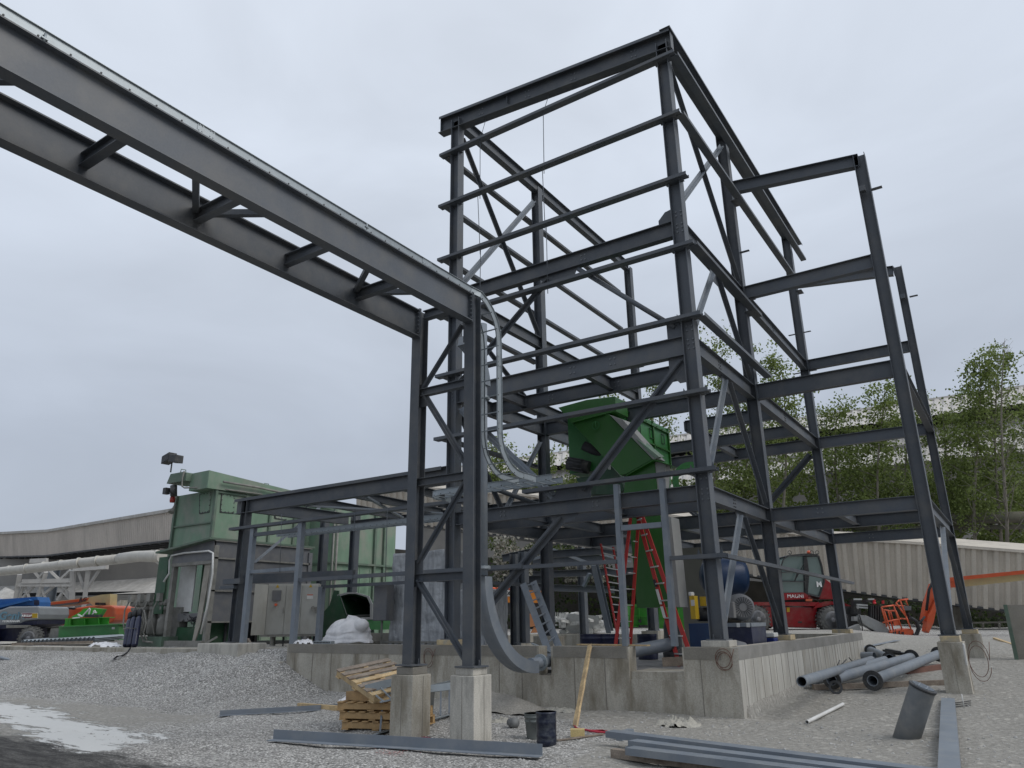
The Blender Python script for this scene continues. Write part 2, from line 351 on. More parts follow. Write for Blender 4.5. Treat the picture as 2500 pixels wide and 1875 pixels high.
# loose stones
STONE = mat('loose_stone', (.34, .335, .32), .9, 0, .35, 5, fine=.2)
sb = MB()
def stone(c, r):
    vs = []; ph = random.random()*6
    for i, (a, z) in enumerate([(0, 1)]+[(k*1.2566+ph, .15) for k in range(5)]+[(k*1.2566+ph+.6, -.6) for k in range(5)]):
        q = 1 if i else 0; rr = r*(.75+.5*random.random())
        vs.append(V((c[0]+math.cos(a)*rr*q, c[1]+math.sin(a)*rr*q, c[2]+z*rr*.65)))
    f = [(0, 1+k, 1+(k+1) % 5) for k in range(5)] + [(1+k, 6+k, 1+(k+1) % 5) for k in range(5)] + [(1+(k+1) % 5, 6+k, 6+(k+1) % 5) for k in range(5)]
    sb.add(vs, f)
rg = random.Random(3)
def excl(x, y): return WX0-.1 < x < WX1+.1 and y > WY0-.05
for i in range(6500):
    k = rg.random()
    if k < .42: x, y = rg.uniform(-18, -9), rg.uniform(9.5, 13)
    elif k < .8: x, y = rg.uniform(-13, 0), rg.uniform(5.5, 13)
    else: x, y = rg.uniform(-4, 4), rg.uniform(10, 27)
    if excl(x, y) or (y < 6.7 and x < -8): continue
    r = .008+.02*rg.random()**3
    stone((x, y, G(x, y)+r*.2), r)
for i in range(500):
    x, y = rg.uniform(-24, -10), rg.uniform(9.5, 13); r = .03*rg.random()**2+.012
    stone((x, y, G(x, y)+r*.2), r)
tag(sb.build('gravel', STONE, local=True), 'loose stones scattered over the yard', kind='stuff')

# ------------------------------------------------------------------ concrete foundation
wl = MB()
nt0, nt1, nz0 = -6.20, -5.16, .73; sl0, sl1 = -8.14, -7.86
wl.box(WX0, sl0, WY0, WY0+.32, -.3, WZ); wl.box(sl0, sl1, WY0, WY0+.32, -.3, .62); wl.box(sl1, nt0, WY0, WY0+.32, -.3, WZ)
wl.box(nt0, nt1, WY0+.02, WY0+.32, -.3, nz0-.13); wl.box(nt0, nt1, WY0+.05, WY0+.9, nz0-.13, nz0)
wl.box(nt1, WX1, WY0, WY0+.32, -.3, WZ)
wl.box(WX1-.32, WX1, WY0+.32, WY1, -.3, WZ-.001); wl.box(WX0+.001, WX1-.32, WY1-.32, WY1-.001, .3, WZ-.02); wl.box(WX0+.002, WX0+.3, WY0+.32, WY1-.32, -.3, WZ-.01)
found = empty('foundation_wall', (-9.9, 18, 0), 'low grey concrete foundation wall with board marks round the tall steel frame', 'foundation')
wo_ = wl.build('wall', CONC, found)
cp = MB()   # cap band of the second pour, 3 mm proud
for a, b_ in ((WX0+.05, sl0-.05), (sl1+.05, nt0-.03), (nt1+.03, WX1-.3)): cp.box(a, b_, WY0-.006, WY0+.1, WZ-.2, WZ+.004)
cp.build('top_band', CONCD, found)
fl = MB(); fl.box(WX0+.3, WX1-.32, WY0+.32, WY1-.32, .5, .70); fl.build('floor_slab', mat('floor_concrete', (.24, .24, .235), .55, 0, .25, 1.2, dirt=(.03, .03, .032), dirt_amt=1, dirt_scale=3.5, stretch=(.6, 3, 1)), found)
rw = MB()
rw.box(WX1-.1, WX1+.004, WY0+.01, WY1, WZ-.2, WZ+.003); rw.build('top_band', mat('concrete_band_grey', (.23, .225, .21), .9, 0, .15, 2, dirt=(.14, .135, .12), dirt_amt=.6, fine=.1), found)
rf = MB(); rf.box(WX1-.05, WX1+.002, WY0+.003, WY1, -.3, WZ-.2); rf.build('side_face', mat('board_marked_concrete', (.42, .41, .375), .9, 0, .16, 1.4, dirt=(.24, .22, .18), dirt_amt=.75, dirt_scale=1.5, stretch=(1, 2.4, .35), bump=.004, fine=.1), found)
rgd = random.Random(11)
sm_ = MB(); y = WY0+.3
while y < WY1-.1:                                   # board joints on the right-hand face, panel joints on the front
    sm_.box(WX1+.001, WX1+.007, y, y+.008, 0, WZ-.2); y += rgd.choice((.3, .42, .61, .5))
for x in (-15.3, -14.65, -14.0, -13.2, -12.45, -11.6, -11.1, -10.0, -9.1, -8.55, -7.35, -6.7, -4.85): sm_.box(x, x+.012, WY0-.009, WY0, 0, WZ-.2)
sm_.build('board_joints', CONCD, found)
st_ = MB()
FORM = mat('plywood_form', (.50, .40, .24), .8, 0, .2, 6, dirt=(.3, .29, .26), dirt_amt=.9, dirt_scale=5, fine=.1)
XA, XB, Y1, Y2, Y3, XG = -10.61, -4.59, 13.385, 17.51, 24.34, -1.35
for x, y in ((XA, Y1), (XB, Y1), (XB, Y2), (XB, Y3)):
    q = MB().box(x-.27, x+.24, y-.2, y+.22, WZ+.004, 1.26); q.build('grout_pad', FORM if (x, y) != (XB, Y1) else CONC2, found, bevel=.008)
for x, y in ((XA, Y2), (XA, Y3)):
    MB().box(x-.3, x+.3, y-.3, y+.3, .70, 1.24).build('column_plinth', CONC, found)
# free standing piers
def pier(x0, x1, y0, y1, z0, z1, m, label, pad, group=None, rot=0):
    r = empty('concrete_pier', ((x0+x1)/2, (y0+y1)/2, z0), label, 'concrete pier', group)
    MB().box(x0, x1, y0, y1, z0-.25, z1).build('pier_body', m, r, bevel=.012)
    sj = MB()
    for k in (.5,): sj.box(x0+(x1-x0)*k, x0+(x1-x0)*k+.006, y0-.004, y0+.01, z0, z1-.02)
    for k in (.55,): sj.box(x1-.01, x1+.004, y0+(y1-y0)*k, y0+(y1-y0)*k+.006, z0, z1-.02)
    sj.build('board_joints', CONCD, r)
    MB().box(x0+.06, x1-.05, y0+.05, y1-.04, z1, z1+.11).build('grout_pad', pad, r, bevel=.01)
    return r
pier(-8.34, -7.895, 9.02, 9.45, -.04, .871, CONC, 'square grey concrete pier under the left post of the pipe bridge, beside the pallets', CONCD, 'piers under the pipe bridge')
pier(-7.176, -6.742, 9.02, 9.46, -.02, .891, CONC2, 'pale streaked concrete pier under the right post of the pipe bridge', CONC2, 'piers under the pipe bridge')
gz = G(-1.4, Y2); hz = G(-1.4, Y3)
pier(at(2287, 1570, y=Y2-.24).x, at(2352, 1570, y=Y2-.24).x, Y2-.24, Y2+.26, gz, 1.13, CONC, 'concrete pier under the nearer outrigger post, with wire coil on its side', FORM, 'piers under the side posts')
pier(at(2343, 1552, y=Y3-.24).x, at(2394, 1552, y=Y3-.24).x, Y3-.24, Y3+.26, hz, 1.13, CONC, 'concrete pier under the farther outrigger post at the right', FORM, 'piers under the side posts')
# ------------------------------------------------------------------ tall steel frame
root = empty('steel_frame_building', (-7.6, 18.9, WZ), 'tall dark grey steel skeleton of a three storey building on the concrete foundation', 'steel frame')
L1, L2, L3 = 4.03, 7.05, 9.68
def column(par, x, y, z0, z1, d=.26, b=.25, axis='x', holes=()):
    m = MB(); up = (0, 1, 0) if axis == 'x' else (1, 0, 0)
    # web runs along `axis`: section depth d along it, flanges b wide across it
    m.ibeam((x, y, z0+.022), (x, y, z1), d, b, .014, .009, up=(1, 0, 0) if axis == 'x' else (0, 1, 0), top=False)
    c = m.build('column', STEEL, par)
    p = MB().box(x-.18, x+.18, y-.18, y+.18, z0, z0+.022)
    for sx in (-.07, .07):
        for sy in (-.09, .09): p.cyl((x+sx, y+sy, z0), (x+sx, y+sy, z0+.1), .011, n=6); p.cyl((x+sx, y+sy, z0+.022), (x+sx, y+sy, z0+.045), .02, n=6, smooth=False)
    p.build('base_plate', STEEL, c)
    return c
def web_bolts(c, x, y, zs, side=-1):
    m = MB()
    for z in zs:
        for dx in (-.055, .055): m.bolt((x+dx, y+side*.0045, z), (0, side, 0), .019, .018)
    m.build('bolts', BOLTM, c)
ztop = lambda x: 14.90-.093*(x-XA)         # underside line of the pitched roof steel
cols = {}
for nme, x, y, z0, z1 in (('A', XA, Y1, 1.26, ztop(XA)-.02), ('B', XB, Y1, 1.26, ztop(XB)-.02), ('C', XB, Y2, 1.26, ztop(XB)-.02), ('D', XB, Y3, 1.26, ztop(XB)-.02), ('E', XA, Y2, 1.24, ztop(XA)-.02), ('F', XA, Y3, 1.24, ztop(XA)-.02)):
    cols[nme] = column(root, x, y, z0, z1)
for z in (L1, L2, L3):
    for nme, x in (('A', XA), ('B', XB)):
        web_bolts(cols[nme], x, Y1, [z-.08, z-.17, z-.27, z+.12, z+.21])
for nme, x, y, top in (('G', XG, Y2, 12.36), ('H', XG-.03, Y3, 12.2)):
    cols[nme] = column(root, x, y, 1.24, top, .26, .25) if nme == 'G' else column(root, x, y, 1.24, top, .22, .21)
def holes(c, x, y, zs):
    pass
def beam(p0, p1, d, b, par=None, bolts=None, m=STEEL, tf=.014):
    q = MB().ibeam(p0, p1, d, b, tf); o = q.build('beam', m, par or root)
    p0, p1 = V(p0), V(p1); t_ = (p1-p0).normalized(); s_ = t_.cross(V((0, 0, 1))).normalized()
    for c in (p0+t_*.006, p1-t_*.006): MB().obb(c-V((0, 0, d/2)), t_*.006, s_*min(b*.5, .085), V((0, 0, d/2+.004))).build('end_plate', STEEL, o)
    if bolts:
        k = MB()
        for f in bolts:
            c = p0+(p1-p0)*f
            for a in (-.05, .05):
                for z in (.3, .62): k.bolt(c+t_*a-V((0, 0, d*z))+s_*(.005 if s_.y < 0 else -.005)*(1), (s_ if s_.y < 0 else -s_), .018, .016)
        k.build('bolts', BOLTM, o)
    return o
h = .135
# roof: pitched front beam, eave beams, edge angle
beam((-11.16, Y1, 15.16), (-4.36, Y1, 14.56), .50, .25, bolts=(.2, .42, .62, .86))
MB().sect((-11.17, 13.245, 15.165), (-4.36, 13.245, 14.565), [(-.012, -.075), (0, -.075), (0, .003), (-.012, .003)]).build('edge_angle', STEEL, root)
st = MB()
for x in (-8.9,): st.box(x-.005, x+.005, Y1-.09, Y1-.006, ztop(x)-.1, ztop(x)+.1)
st.build('stiffener', STEEL, root)
beam((XB, Y1+.11, 14.56), (XB, Y3+.1, 14.56), .36, .2)
MB().sect((-4.38, 13.2, 14.56), (-4.38, 25.75, 14.56), [(-.2, .02), (.06, .02), (.06, -.03), (.052, -.03), (.052, .012), (-.2, .012)]).build('edge_angle', STEEL, root)
beam((XA, Y1+.11, 15.08), (XA, Y3-.13, 15.08), .36, .2)
# front face (u direction) beams
beam((XA+h, Y1, L3), (XB-h, Y1, L3), .36, .18, bolts=(.62,))
beam((XA+h, Y1, L2), (XB-h, Y1, L2), .40, .19, bolts=(.55, .72))
beam((XA+h, Y1, L1), (XB-h, Y1, L1), .29, .19, bolts=(.22, .62, .88))
# gusset at top of L3 on the corner column
gs = MB(); gs.prism([(XB-.13, Y1-.006, L3+.33), (XB-.3, Y1-.006, L3+.3), (XB-.46, Y1-.006, L3+.14), (XB-.46, Y1-.006, L3+.004), (XB-.13, Y1-.006, L3+.004)], (0, .012, 0)); gs.build('gusset_plate', STEEL, root)
# floor framing
for lv, d, rows, jx in ((L2, .34, (14.95, Y2, 19.75, 22.1, Y3), (-9.58, -7.15)), (L1, .29, (14.72, Y2, 20.2, Y3), (-8.9, -6.9))):
    for y in rows:
        full = y in (Y2, Y3)
        x0, x1 = XA+(h if full else .01), XB-(h if full else .01)
        if lv == L2 and y in (19.75,): x0 = -7.15
        beam((x0, y, lv-.002), (x1, y, lv-.002), d if not full else d+.02, .17, bolts=(.3, .6) if y < 15 else None)
    for x in jx:
        ys_ = [Y1] + [r for r in rows]
        for a, b_ in zip(ys_, ys_[1:]):
            if lv == L2 and x == -7.15 and a in (14.95, Y2) : continue
            if lv == L1 and x == -6.9 and a == 14.72: continue
            beam((x, a+.012, lv-.004), (x, b_-.012, lv-.004), d-.06, .14)
beam((-9.58, 18.5, L2-.003), (-8.2, 18.5, L2-.003), .3, .15)
# side faces (v direction)
for x in (XA, XB):
    for lv, d in ((L1, .30), (L2, .36), (L3, .34)):
        for a, b_ in ((Y1, Y2), (Y2, Y3)):
            o = beam((x, a+.02, lv), (x, b_-.02, lv), d, .17)
            if x == XB:
                k = MB()
                for dy in (-.05, .05):
                    for z in (.08, .15, .22): k.bolt((x+.0045, (a+b_)/2-.35+dy, lv-z), (1, 0, 0), .015, .014)
                k.build('bolts', DARK, o)
# side annex beams out to the two outrigger posts
beam((XB+.14, Y2, 12.77), (XG-.02, Y2, 12.38), .33, .2)
beam((XB+.14, Y3, 12.62), (XG-.15, Y3, 12.24), .3, .2)
for y in (Y2, Y3):
    for lv, d in ((L1, .30), (L2, .38 if y == Y2 else .34), (L3, .34)):
        beam((XB+h, y, lv), (XG-h, y, lv), d, .17, bolts=(.35,) if lv == L1 else None)
beam((XB+.01, 20.15, L1), (XG-.01, 20.15, L1), .28, .16); beam((-3.1, Y2+.01, L1-.003), (-3.1, 20.14, L1-.003), .24, .14)
for lv, d in ((L1, .32), (L2, .3)): beam((XG, Y2+.02, lv), (XG, Y3-.02, lv), d, .17)
# bracing
def brace(p0, p1, up, leg=.085, mm=STEEL): MB().dangle(p0, p1, leg, up=up).build('brace', mm, root)
def gus(c, a, b_, s1=.22, s2=.2):
    c, a, b_ = V(c), V(a).normalized(), V(b_).normalized(); nrm = a.cross(b_)*.005
    MB().prism([c-nrm, c+a*s1-nrm, c+a*s1+b_*s2*.45-nrm, c+a*s1*.5+b_*s2-nrm, c+b_*s2-nrm], nrm*2).build('gusset_plate', STEEL, root)
F, R_ = (0, -1, 0), (1, 0, 0)
xm, ym = (XA+XB)/2, (Y1+Y2)/2
# front face
brace((xm-.55+.3, Y1, L3-.45), (XA+.2, Y1, L2+.15), F); MB().cyl((xm+.15+.4, Y1, L3-.42), (XB-.3, Y1, L2+.25), .055).build('pipe_brace', STEEL, root)
MB().prism([(xm-.55, Y1-.006, L3-.34), (xm+.55, Y1-.006, L3-.34), (xm+.45, Y1-.006, L3-.52), (xm-.3, Y1-.006, L3-.56)], (0, .012, 0)).build('gusset_plate', STEEL, root)
MB().box(XB-.48, XB-.13, Y1-.006, Y1+.006, L2, L2+.34).build('gusset_plate', STEEL, root)
brace((XB-.2, Y1, L2-.5), (xm+.45, Y1, L1+.15), F, .1); brace((XA+.2, Y1, L2-.55), (xm-.3, Y1, L1+.12), F, mm=STEEL2)
MB().prism([(XB-.13, Y1-.006, L2-.4), (XB-.5, Y1-.006, L2-.4), (XB-.5, Y1-.006, L2-.7), (XB-.3, Y1-.006, L2-.95), (XB-.13, Y1-.006, L2-.95)], (0, .012, 0)).build('gusset_plate', STEEL, root)
MB().prism([(xm-.5, Y1-.006, L1), (xm+.6, Y1-.006, L1), (xm+.6, Y1-.006, L1+.33), (xm-.1, Y1-.006, L1+.33)], (0, .012, 0)).build('gusset_plate', STEEL, root)
brace((xm-.1, Y1, L1-.36), (XA+.5, Y1, 1.5), F, .1)
MB().prism([(xm-.4, Y1-.006, L1-.29), (xm+.3, Y1-.006, L1-.29), (xm+.2, Y1-.006, L1-.42), (xm-.3, Y1-.006, L1-.5)], (0, .012, 0)).build('gusset_plate', STEEL, root)
# right side face
brace((XB, Y1+.2, ztop(XB)-.5), (XB, Y2-.18, L3+.15), R_, .1); brace((XB, Y2-.2, ztop(XB)-.5), (XB, Y1+.2, L3+.55), R_, mm=STEEL2)
for lv, z0, bg_ in ((L3-.36, L2, .10), (L2-.38, L1, .10), (L1-.32, 1.3, .09)):
    brace((XB, ym-.12, lv-.06), (XB, Y1+.15, z0+.16), R_, .09, STEEL2); brace((XB, ym+.12, lv-.06), (XB, Y2-.15, z0+.14), R_, bg_)
    MB().prism([(XB-.006, ym-.32, lv+.02), (XB-.006, ym+.32, lv+.02), (XB-.006, ym+.24, lv-.3), (XB-.006, ym-.24, lv-.3)], (.012, 0, 0)).build('gusset_plate', STEEL, root)
# left side face
brace((XA, Y1+.2, ztop(XA)-.5), (XA, Y2-.18, L3+.12), R_, .1); brace((XA, Y2-.2, ztop(XA)-.6), (XA, Y1+.2, L3+.25), R_, mm=STEEL2)
brace((XA, Y1+.2, L3-.6), (XA, Y2-.2, L2+.2), R_); brace((XA, Y2-.2, L2-.6), (XA, ym, L1+.2), R_, mm=STEEL2); brace((XA, Y1+.2, L2-.6), (XA, ym, L1+.2), R_)
MB().cyl((XA, Y1+.3, L1+.9), (XA+.4, Y2+3.2, L1+.2), .06).build('pipe_brace', STEEL, root)
# rear face and outrigger posts
xr_ = (XA+XB)/2
brace((XB-.2, Y3, L2-.5), (xr_+.3, Y3, L1+.15), F, .1); brace((XA+.2, Y3, L2-.5), (xr_-.3, Y3, L1+.15), F)
yg = (Y2+Y3)/2
brace((XG, yg-.15, L1-.38), (XG, Y2+.15, 1.4), R_, .1, STEEL2); brace((XG, yg+.1, L1-.38), (XG, Y3-.15, 1.42), R_, .1)
MB().prism([(XG-.006, yg-.4, L1-.3), (XG-.006, yg+.4, L1-.3), (XG-.006, yg+.3, L1-.6), (XG-.006, yg-.3, L1-.6)], (.012, 0, 0)).build('gusset_plate', STEEL, root)
for x, y in ((XB, Y1), (XB, Y2)):
    MB().prism([(x-.006, y+.1, L2-.38), (x-.006, y+.5, L2-.38), (x-.006, y+.3, L2-.7), (x-.006, y+.1, L2-.75)], (.012, 0, 0)).build('gusset_plate', STEEL, root)
# girts: channels bolted to the outside of the columns, with clip angles
YG0 = Y1-.145
def girt(p0, p1, clips=(), face='f', mm=STEEL, d=.18, w=.075):
    q = MB()
    if face == 'f': q.sect(p0, p1, [(-d/2-.01, 0), (d/2, 0), (d/2, w), (d/2-.007, w), (d/2-.007, .007), (-d/2-.003, .007), (-d/2-.003, w), (-d/2-.01, w)], (0, 0, 1))
    else: q.sect(p0, p1, [(-d/2, 0), (d/2, 0), (d/2, w), (d/2-.007, w), (d/2-.007, .007), (-d/2+.007, .007), (-d/2+.007, w), (-d/2, w)], (0, 0, 1))
    o = q.build('girt', mm, root)
    for c in clips:
        k = MB(); c = V(c)
        if face == 'f':
            k.box(c.x-.2, c.x+.2, c.y-.04, c.y+.15, c.z-.102, c.z-.093)
            for s_ in (-1, 1): k.prism([c+V((s_*.14, .09, -.09)), c+V((s_*.26, .09, -.09)), c+V((s_*.22, .09, .10))], (0, .008, 0))
        else: k.box(c.x-.1, c.x+.1, c.y-.2, c.y+.2, c.z-.11, c.z-.101)
        k.build('clip_angle', STEEL, o)
    return o
GZ = [13.86, 12.26, 10.67, 9.05, 7.46, 5.87, 4.34, 2.76]
for i, z in enumerate(GZ[:7]):
    x0 = -11.06 if i < 6 else -8.55
    girt((x0, YG0, z-.09), (-4.27, YG0, z-.09), ((XA, YG0, z), (XB, YG0, z)) if i < 6 else ((XB, YG0, z),))
girt((-9.9, YG0, GZ[7]-.09), (-6.42, YG0, GZ[7]-.09), (), d=.1); girt((-5.32, YG0, GZ[7]-.09), (-4.25, YG0, GZ[7]-.09), ((XB, YG0, GZ[7]),), d=.1)
XS = -4.30
girt((XS, 13.26, 13.85-.1), (XS, 25.4, 13.85-.1), (), 's'); girt((XS, 13.26, 12.25-.1), (XS, 23.9, 12.25-.1), ((XS-.1, Y2, 12.25), (XS-.1, Y3, 12.25)), 's')
girt((XS, 13.26, 9.05-.1), (XS, 17.9, 9.05-.1), ((XS-.1, Y2, 9.05),), 's'); girt((XS, 13.26, 7.46-.1), (XS, 18.1, 7.46-.1), (), 's'); girt((XS, 13.28, 2.76-.1), (XS, 25.4, 2.66-.1), (), 's', d=.1)
for z in (13.85, 12.3, 10.7, 9.1, 7.5, 5.9, 4.3, 2.6):
    girt((-10.92, 13.3, z-.1), (-10.92, 24.0 if z > 9.5 else 17.7, z-.1), (), 's')
# clips left on the rear columns and stubs on the outrigger posts
cl = MB()
for x, y, w in ((XB, Y2, 1), (XB, Y3, 1), (XA, Y3, 1)):
    for z in (10.67, 9.3, 7.46, 5.87):
        if (x, y) == (XB, Y2) and z < 8: continue
        MB().box(x+.13, x+.36, y-.05, y+.05, z, z+.01).build('clip_plate', STEEL, root)
        if x == XB and y == Y3: MB().box(x-.36, x-.13, y-.05, y+.05, z, z+.01).build('clip_plate', STEEL, root)
for y, z in ((Y2, 11.35), (Y3, 11.1)): MB().box(XG+.13, XG+.36, y-.06, y+.06, z, z+.012).build('clip_plate', STEEL, root); MB().box(XG-.1, XG+.02, y-.26, y-.12, z-.08, z+.06).build('clip_plate', STEEL, root)
# door framing posts in the front wall line, sag rods
xd0, xd1 = -6.35, -5.38
for x in (xd0, xd1): MB().sect((x, YG0+.02, WZ+.01), (x, YG0+.02, GZ[6]-.13), [(-.06, -.05), (.06, -.05), (.06, .05), (-.06, .05)]).build('door_post', STEEL2, root)
MB().bar((xd0+.06, YG0+.02, 3.34), (xd1-.06, YG0+.02, 3.34), .1, .1).build('door_header', STEEL2, root)
for x, zz in ((-9.73, (15.0, 13.7)), (-7.75, (14.85, 13.7))): MB().cyl((x+.12, Y1, zz[0]-.4), (x, YG0, 13.8), .008, n=6).build('sag_rod', STEEL, root)
for x, zs in ((-9.73, (13.95, 12.1, 10.5, 8.9, 7.3)), (-7.78, (13.9, 12.1, 10.5, 8.9)), (-9.65, (5.95, 4.2, 2.6))):
    for a, b_ in zip(zs, zs[1:]): MB().cyl((x+random.uniform(-.06, .06), YG0-.03, a), (x+random.uniform(-.03, .03), YG0-.03, b_-.12), .009, n=6).build('sag_rod', STEEL, root)

# ------------------------------------------------------------------ pipe bridge
br = empty('pipe_bridge', (-7.55, 9.25, .99), 'dark steel pipe bridge on two posts whose twin girders run up to the left overhead', 'pipe bridge')
YP, XP1, XP2 = 9.23, -8.12, -6.94
for x in (XP1, XP2): column(br, x, YP, .995, 7.0, .21, .195, axis='y')
def girder(pts, d, b, pa):
    q = MB().ibeam(pts[0], pts[1], d, b, .018, .01); o = q.build('girder', STEEL, br)
    t_ = (V(pts[1])-V(pts[0])).normalized(); c = V(pts[1])
    k = MB().box(c.x-b*.5, c.x+b*.5, c.y-.002, c.y+.014, c.z-d-.02, c.z+.03); k.build('end_plate', STEEL, o)
    k = MB()
    for s_ in (-1, 1):
        for z in range(6): k.bolt((c.x+s_*.06, c.y-.002, c.z-.06-z*(d-.12)/5), (0, -1, 0), .016, .03)
    k.build('bolts', STEEL, o); return o

girder([(-6.80, -4, 6.98), (XP2, YP-.12, 6.98)], .51, .175, 'a'); girder([(-7.86, -4, 6.975), (XP1, YP-.12, 6.975)], .51, .175, 'b')
MB().ibeam((XP1+.1, YP, 6.97), (XP2-.1, YP, 6.97), .16, .13).build('beam', STEEL, br)
gx = lambda x0, y: x0+(-.105)*(y-9.1)/13.1 if False else x0+(9.11-y)*(.14 if x0 > -7.5 else .26)/13.11
crs = [-2.9, -1.3, .2, 1.7, 3.24, 4.70, 6.18, 7.63]
for i, y in enumerate(crs):
    MB().ibeam((gx(XP1, y)+.01, y, 6.80), (gx(XP2, y)-.01, y, 6.80), .17, .11).build('cross_beam', STEEL, br)
    if i % 2 == 1 and y > 0:
        for dy in (-.78, .8): MB().bar((gx(XP1, y)+.03, y+math.copysign(.05, dy), 6.78), (gx(XP2, y+dy)-.02, y+dy, 6.78), .08, .08).build('brace', STEEL, br)
for p, q in (((-7.16, 6.50), (-8.02, 5.50)), ((-8.0, 5.42), (-7.05, 4.05)), ((-7.06, 3.78), (-8.02, 2.55)), ((-8.02, 2.28), (-7.05, 1.1))):
    MB().dangle((p[0], YP, p[1]), (q[0], YP, q[1]), .055, .008, .01, up=(0, -1, 0)).build('brace', STEEL, br)
for z in (5.5, 3.93, 2.38): MB().ibeam((XP1+.005, YP, z), (XP2-.005, YP, z), .13, .12, .01, .007).build('strut', STEEL, br)
for x, z, s_ in ((XP1, 5.4, 1), (XP2, 3.93, -1), (XP1, 2.4, 1), (XP2, 6.4, -1)): MB().box(*(sorted((x, x+s_*.2))), YP-.005, YP+.005, z-.22, z+.2).build('gusset_plate', STEEL, br)

# cable tray on the right-hand girder, dropping down behind the post
def ladder_tray(name, path, wdir, w, hgt, label, step=.23, m=GALV, nrm=None, parent_group='galvanised cable trays', flare=.012):
    """path: centre line of the tray floor; wdir: side direction; hgt: rail height, rails stand along nrm(i)"""
    pts = [V(p) for p in path]; wd = V(wdir).normalized()
    r = empty(name, pts[0], label, 'cable tray', parent_group)
    T = []
    for i in range(len(pts)):
        t_ = (pts[min(i+1, len(pts)-1)]-pts[max(i-1, 0)]).normalized(); T.append(t_)
    for s_ in (-1, 1):
        q = MB(); b0 = 0
        for i, p in enumerate(pts):
            u = wd.cross(T[i]) if nrm is None else nrm[i]
            u = V(u).normalized(); c = p+wd*s_*w/2
            q.v += [c+wd*s_*.0, c+wd*s_*.0035, c+wd*s_*.0035+u*hgt, c+u*hgt+wd*s_*.0, c-wd*s_*.02+u*hgt, c-wd*s_*.02+u*(hgt-.004), c-wd*s_*.0+u*(hgt-.004), c-wd*s_*.02+u*.004, c-wd*s_*.02, c]
        k = 10
        for i in range(len(pts)-1):
            for a, b_ in ((1, 2), (2, 3), (3, 4), (4, 5), (6, 0), (7, 8), (8, 9), (0, 1)):
                f = [i*k+a, i*k+b_, (i+1)*k+b_, (i+1)*k+a]; q.f.append(f); q.sm.append(False)
        for f0, f1 in ((hgt-.006, hgt),):
            b0 = len(q.v)
            for i, p in enumerate(pts):
                u = V(wd.cross(T[i]) if nrm is None else nrm[i]).normalized(); c = p+wd*s_*w/2
                q.v += [c+u*f0, c+wd*s_*.024+u*f0, c+wd*s_*.024+u*f1, c+u*f1]
            for i in range(len(pts)-1):
                for a, b_ in ((0, 1), (1, 2), (2, 3)): q.f.append([b0+i*4+a, b0+i*4+b_, b0+(i+1)*4+b_, b0+(i+1)*4+a]); q.sm.append(False)
        q.build('side_rail', m, r)
    L_ = 0; nxt = step*.5; q = MB(); cnt = 0
    for i in range(len(pts)-1):
        sl = (pts[i+1]-pts[i]).length
        while nxt <= L_+sl:
            p = pts[i]+(pts[i+1]-pts[i])*((nxt-L_)/sl); u = V(wd.cross(T[i]) if nrm is None else nrm[i]).normalized()
            if cnt < 100:
                MB().bar(p-wd*(w/2-.002)+u*.02, p+wd*(w/2-.002)+u*.02, .028, .014, up=T[i] if abs(u.z) < .5 else (0, 0, 1)).build('rung', m, r)
            for s_ in (-1, 1): q.bolt(p+wd*s_*(w/2+.003)+u*.02, wd*s_, .011, .006)
            cnt += 1; nxt += step
        L_ += sl
    q.build('rivets', DARK, r)
    return r
P_ = [(-6.80-.14*(y+4)/13.11+.0875-.195, y, 6.979) for y in (-4, 0, 4, 8, 9.1)]
W_ = [V((0, 0, 1))]*5
for a in range(1, 7):
    th = a*math.pi/12; P_.append((-7.0, 9.1+.68*math.sin(th), 6.983-.68*(1-math.cos(th)))); W_.append(V((0, math.sin(th), math.cos(th))))
P_ += [(-7.0, 9.78, 5.4), (-7.0, 9.78, 4.7)]; W_ += [V((0, 1, 0))]*2
for a in range(1, 7):
    th = a*math.pi/12*1.04; P_.append((-7.0, 9.78+.72*(1-math.cos(th)), 4.7-.72*math.sin(th))); W_.append(V((0, math.cos(th), math.sin(th))))
P_.append((-7.0, 10.95, 3.98)); W_.append(V((0, 0, 1)))
tr = ladder_tray('cable_tray', P_, (1, 0, 0), .36, .115, 'galvanised cable ladder lying on the overhead girder and curving down beside the right bridge post', nrm=W_, step=.3)
k = MB()
for y, z in ((3.95, 7.0), (7.9, 7.0)):
    xo = -6.80-.14*(y+4)/13.11+.0875-.012; k.box(xo, xo+.007, y-.11, y+.11, 6.985, 7.09)
    for dy in (-.09, -.05, .05, .09):
        for dz in (.02, .09): k.bolt((xo+.007, y+dy, 6.987+dz), (1, 0, 0), .008, .007)
for y, z in ((9.78+.06, 5.95), (9.78+.06, 4.75)):
    k.box(-6.82, -6.812, y-.05, y+.05, z-.1, z+.1)
    for dz in (-.08, .08):
        for dy in (-.03, .03): k.bolt((-6.812, y+dy, z+dz), (1, 0, 0), .008, .007)
k.box(-6.82, -6.812, 10.55, 10.85, 3.99, 4.09)
k.build('splice_plate', GALV, tr)
k = MB()
for y in (2.2, 6.5): k.box(-6.79, -6.76, y-.03, y+.03, 6.985, 7.0).cyl((-6.775, y, 6.96), (-6.775, y, 7.05), .012, n=6)
k.build('hold_down_clip', GALV, tr)

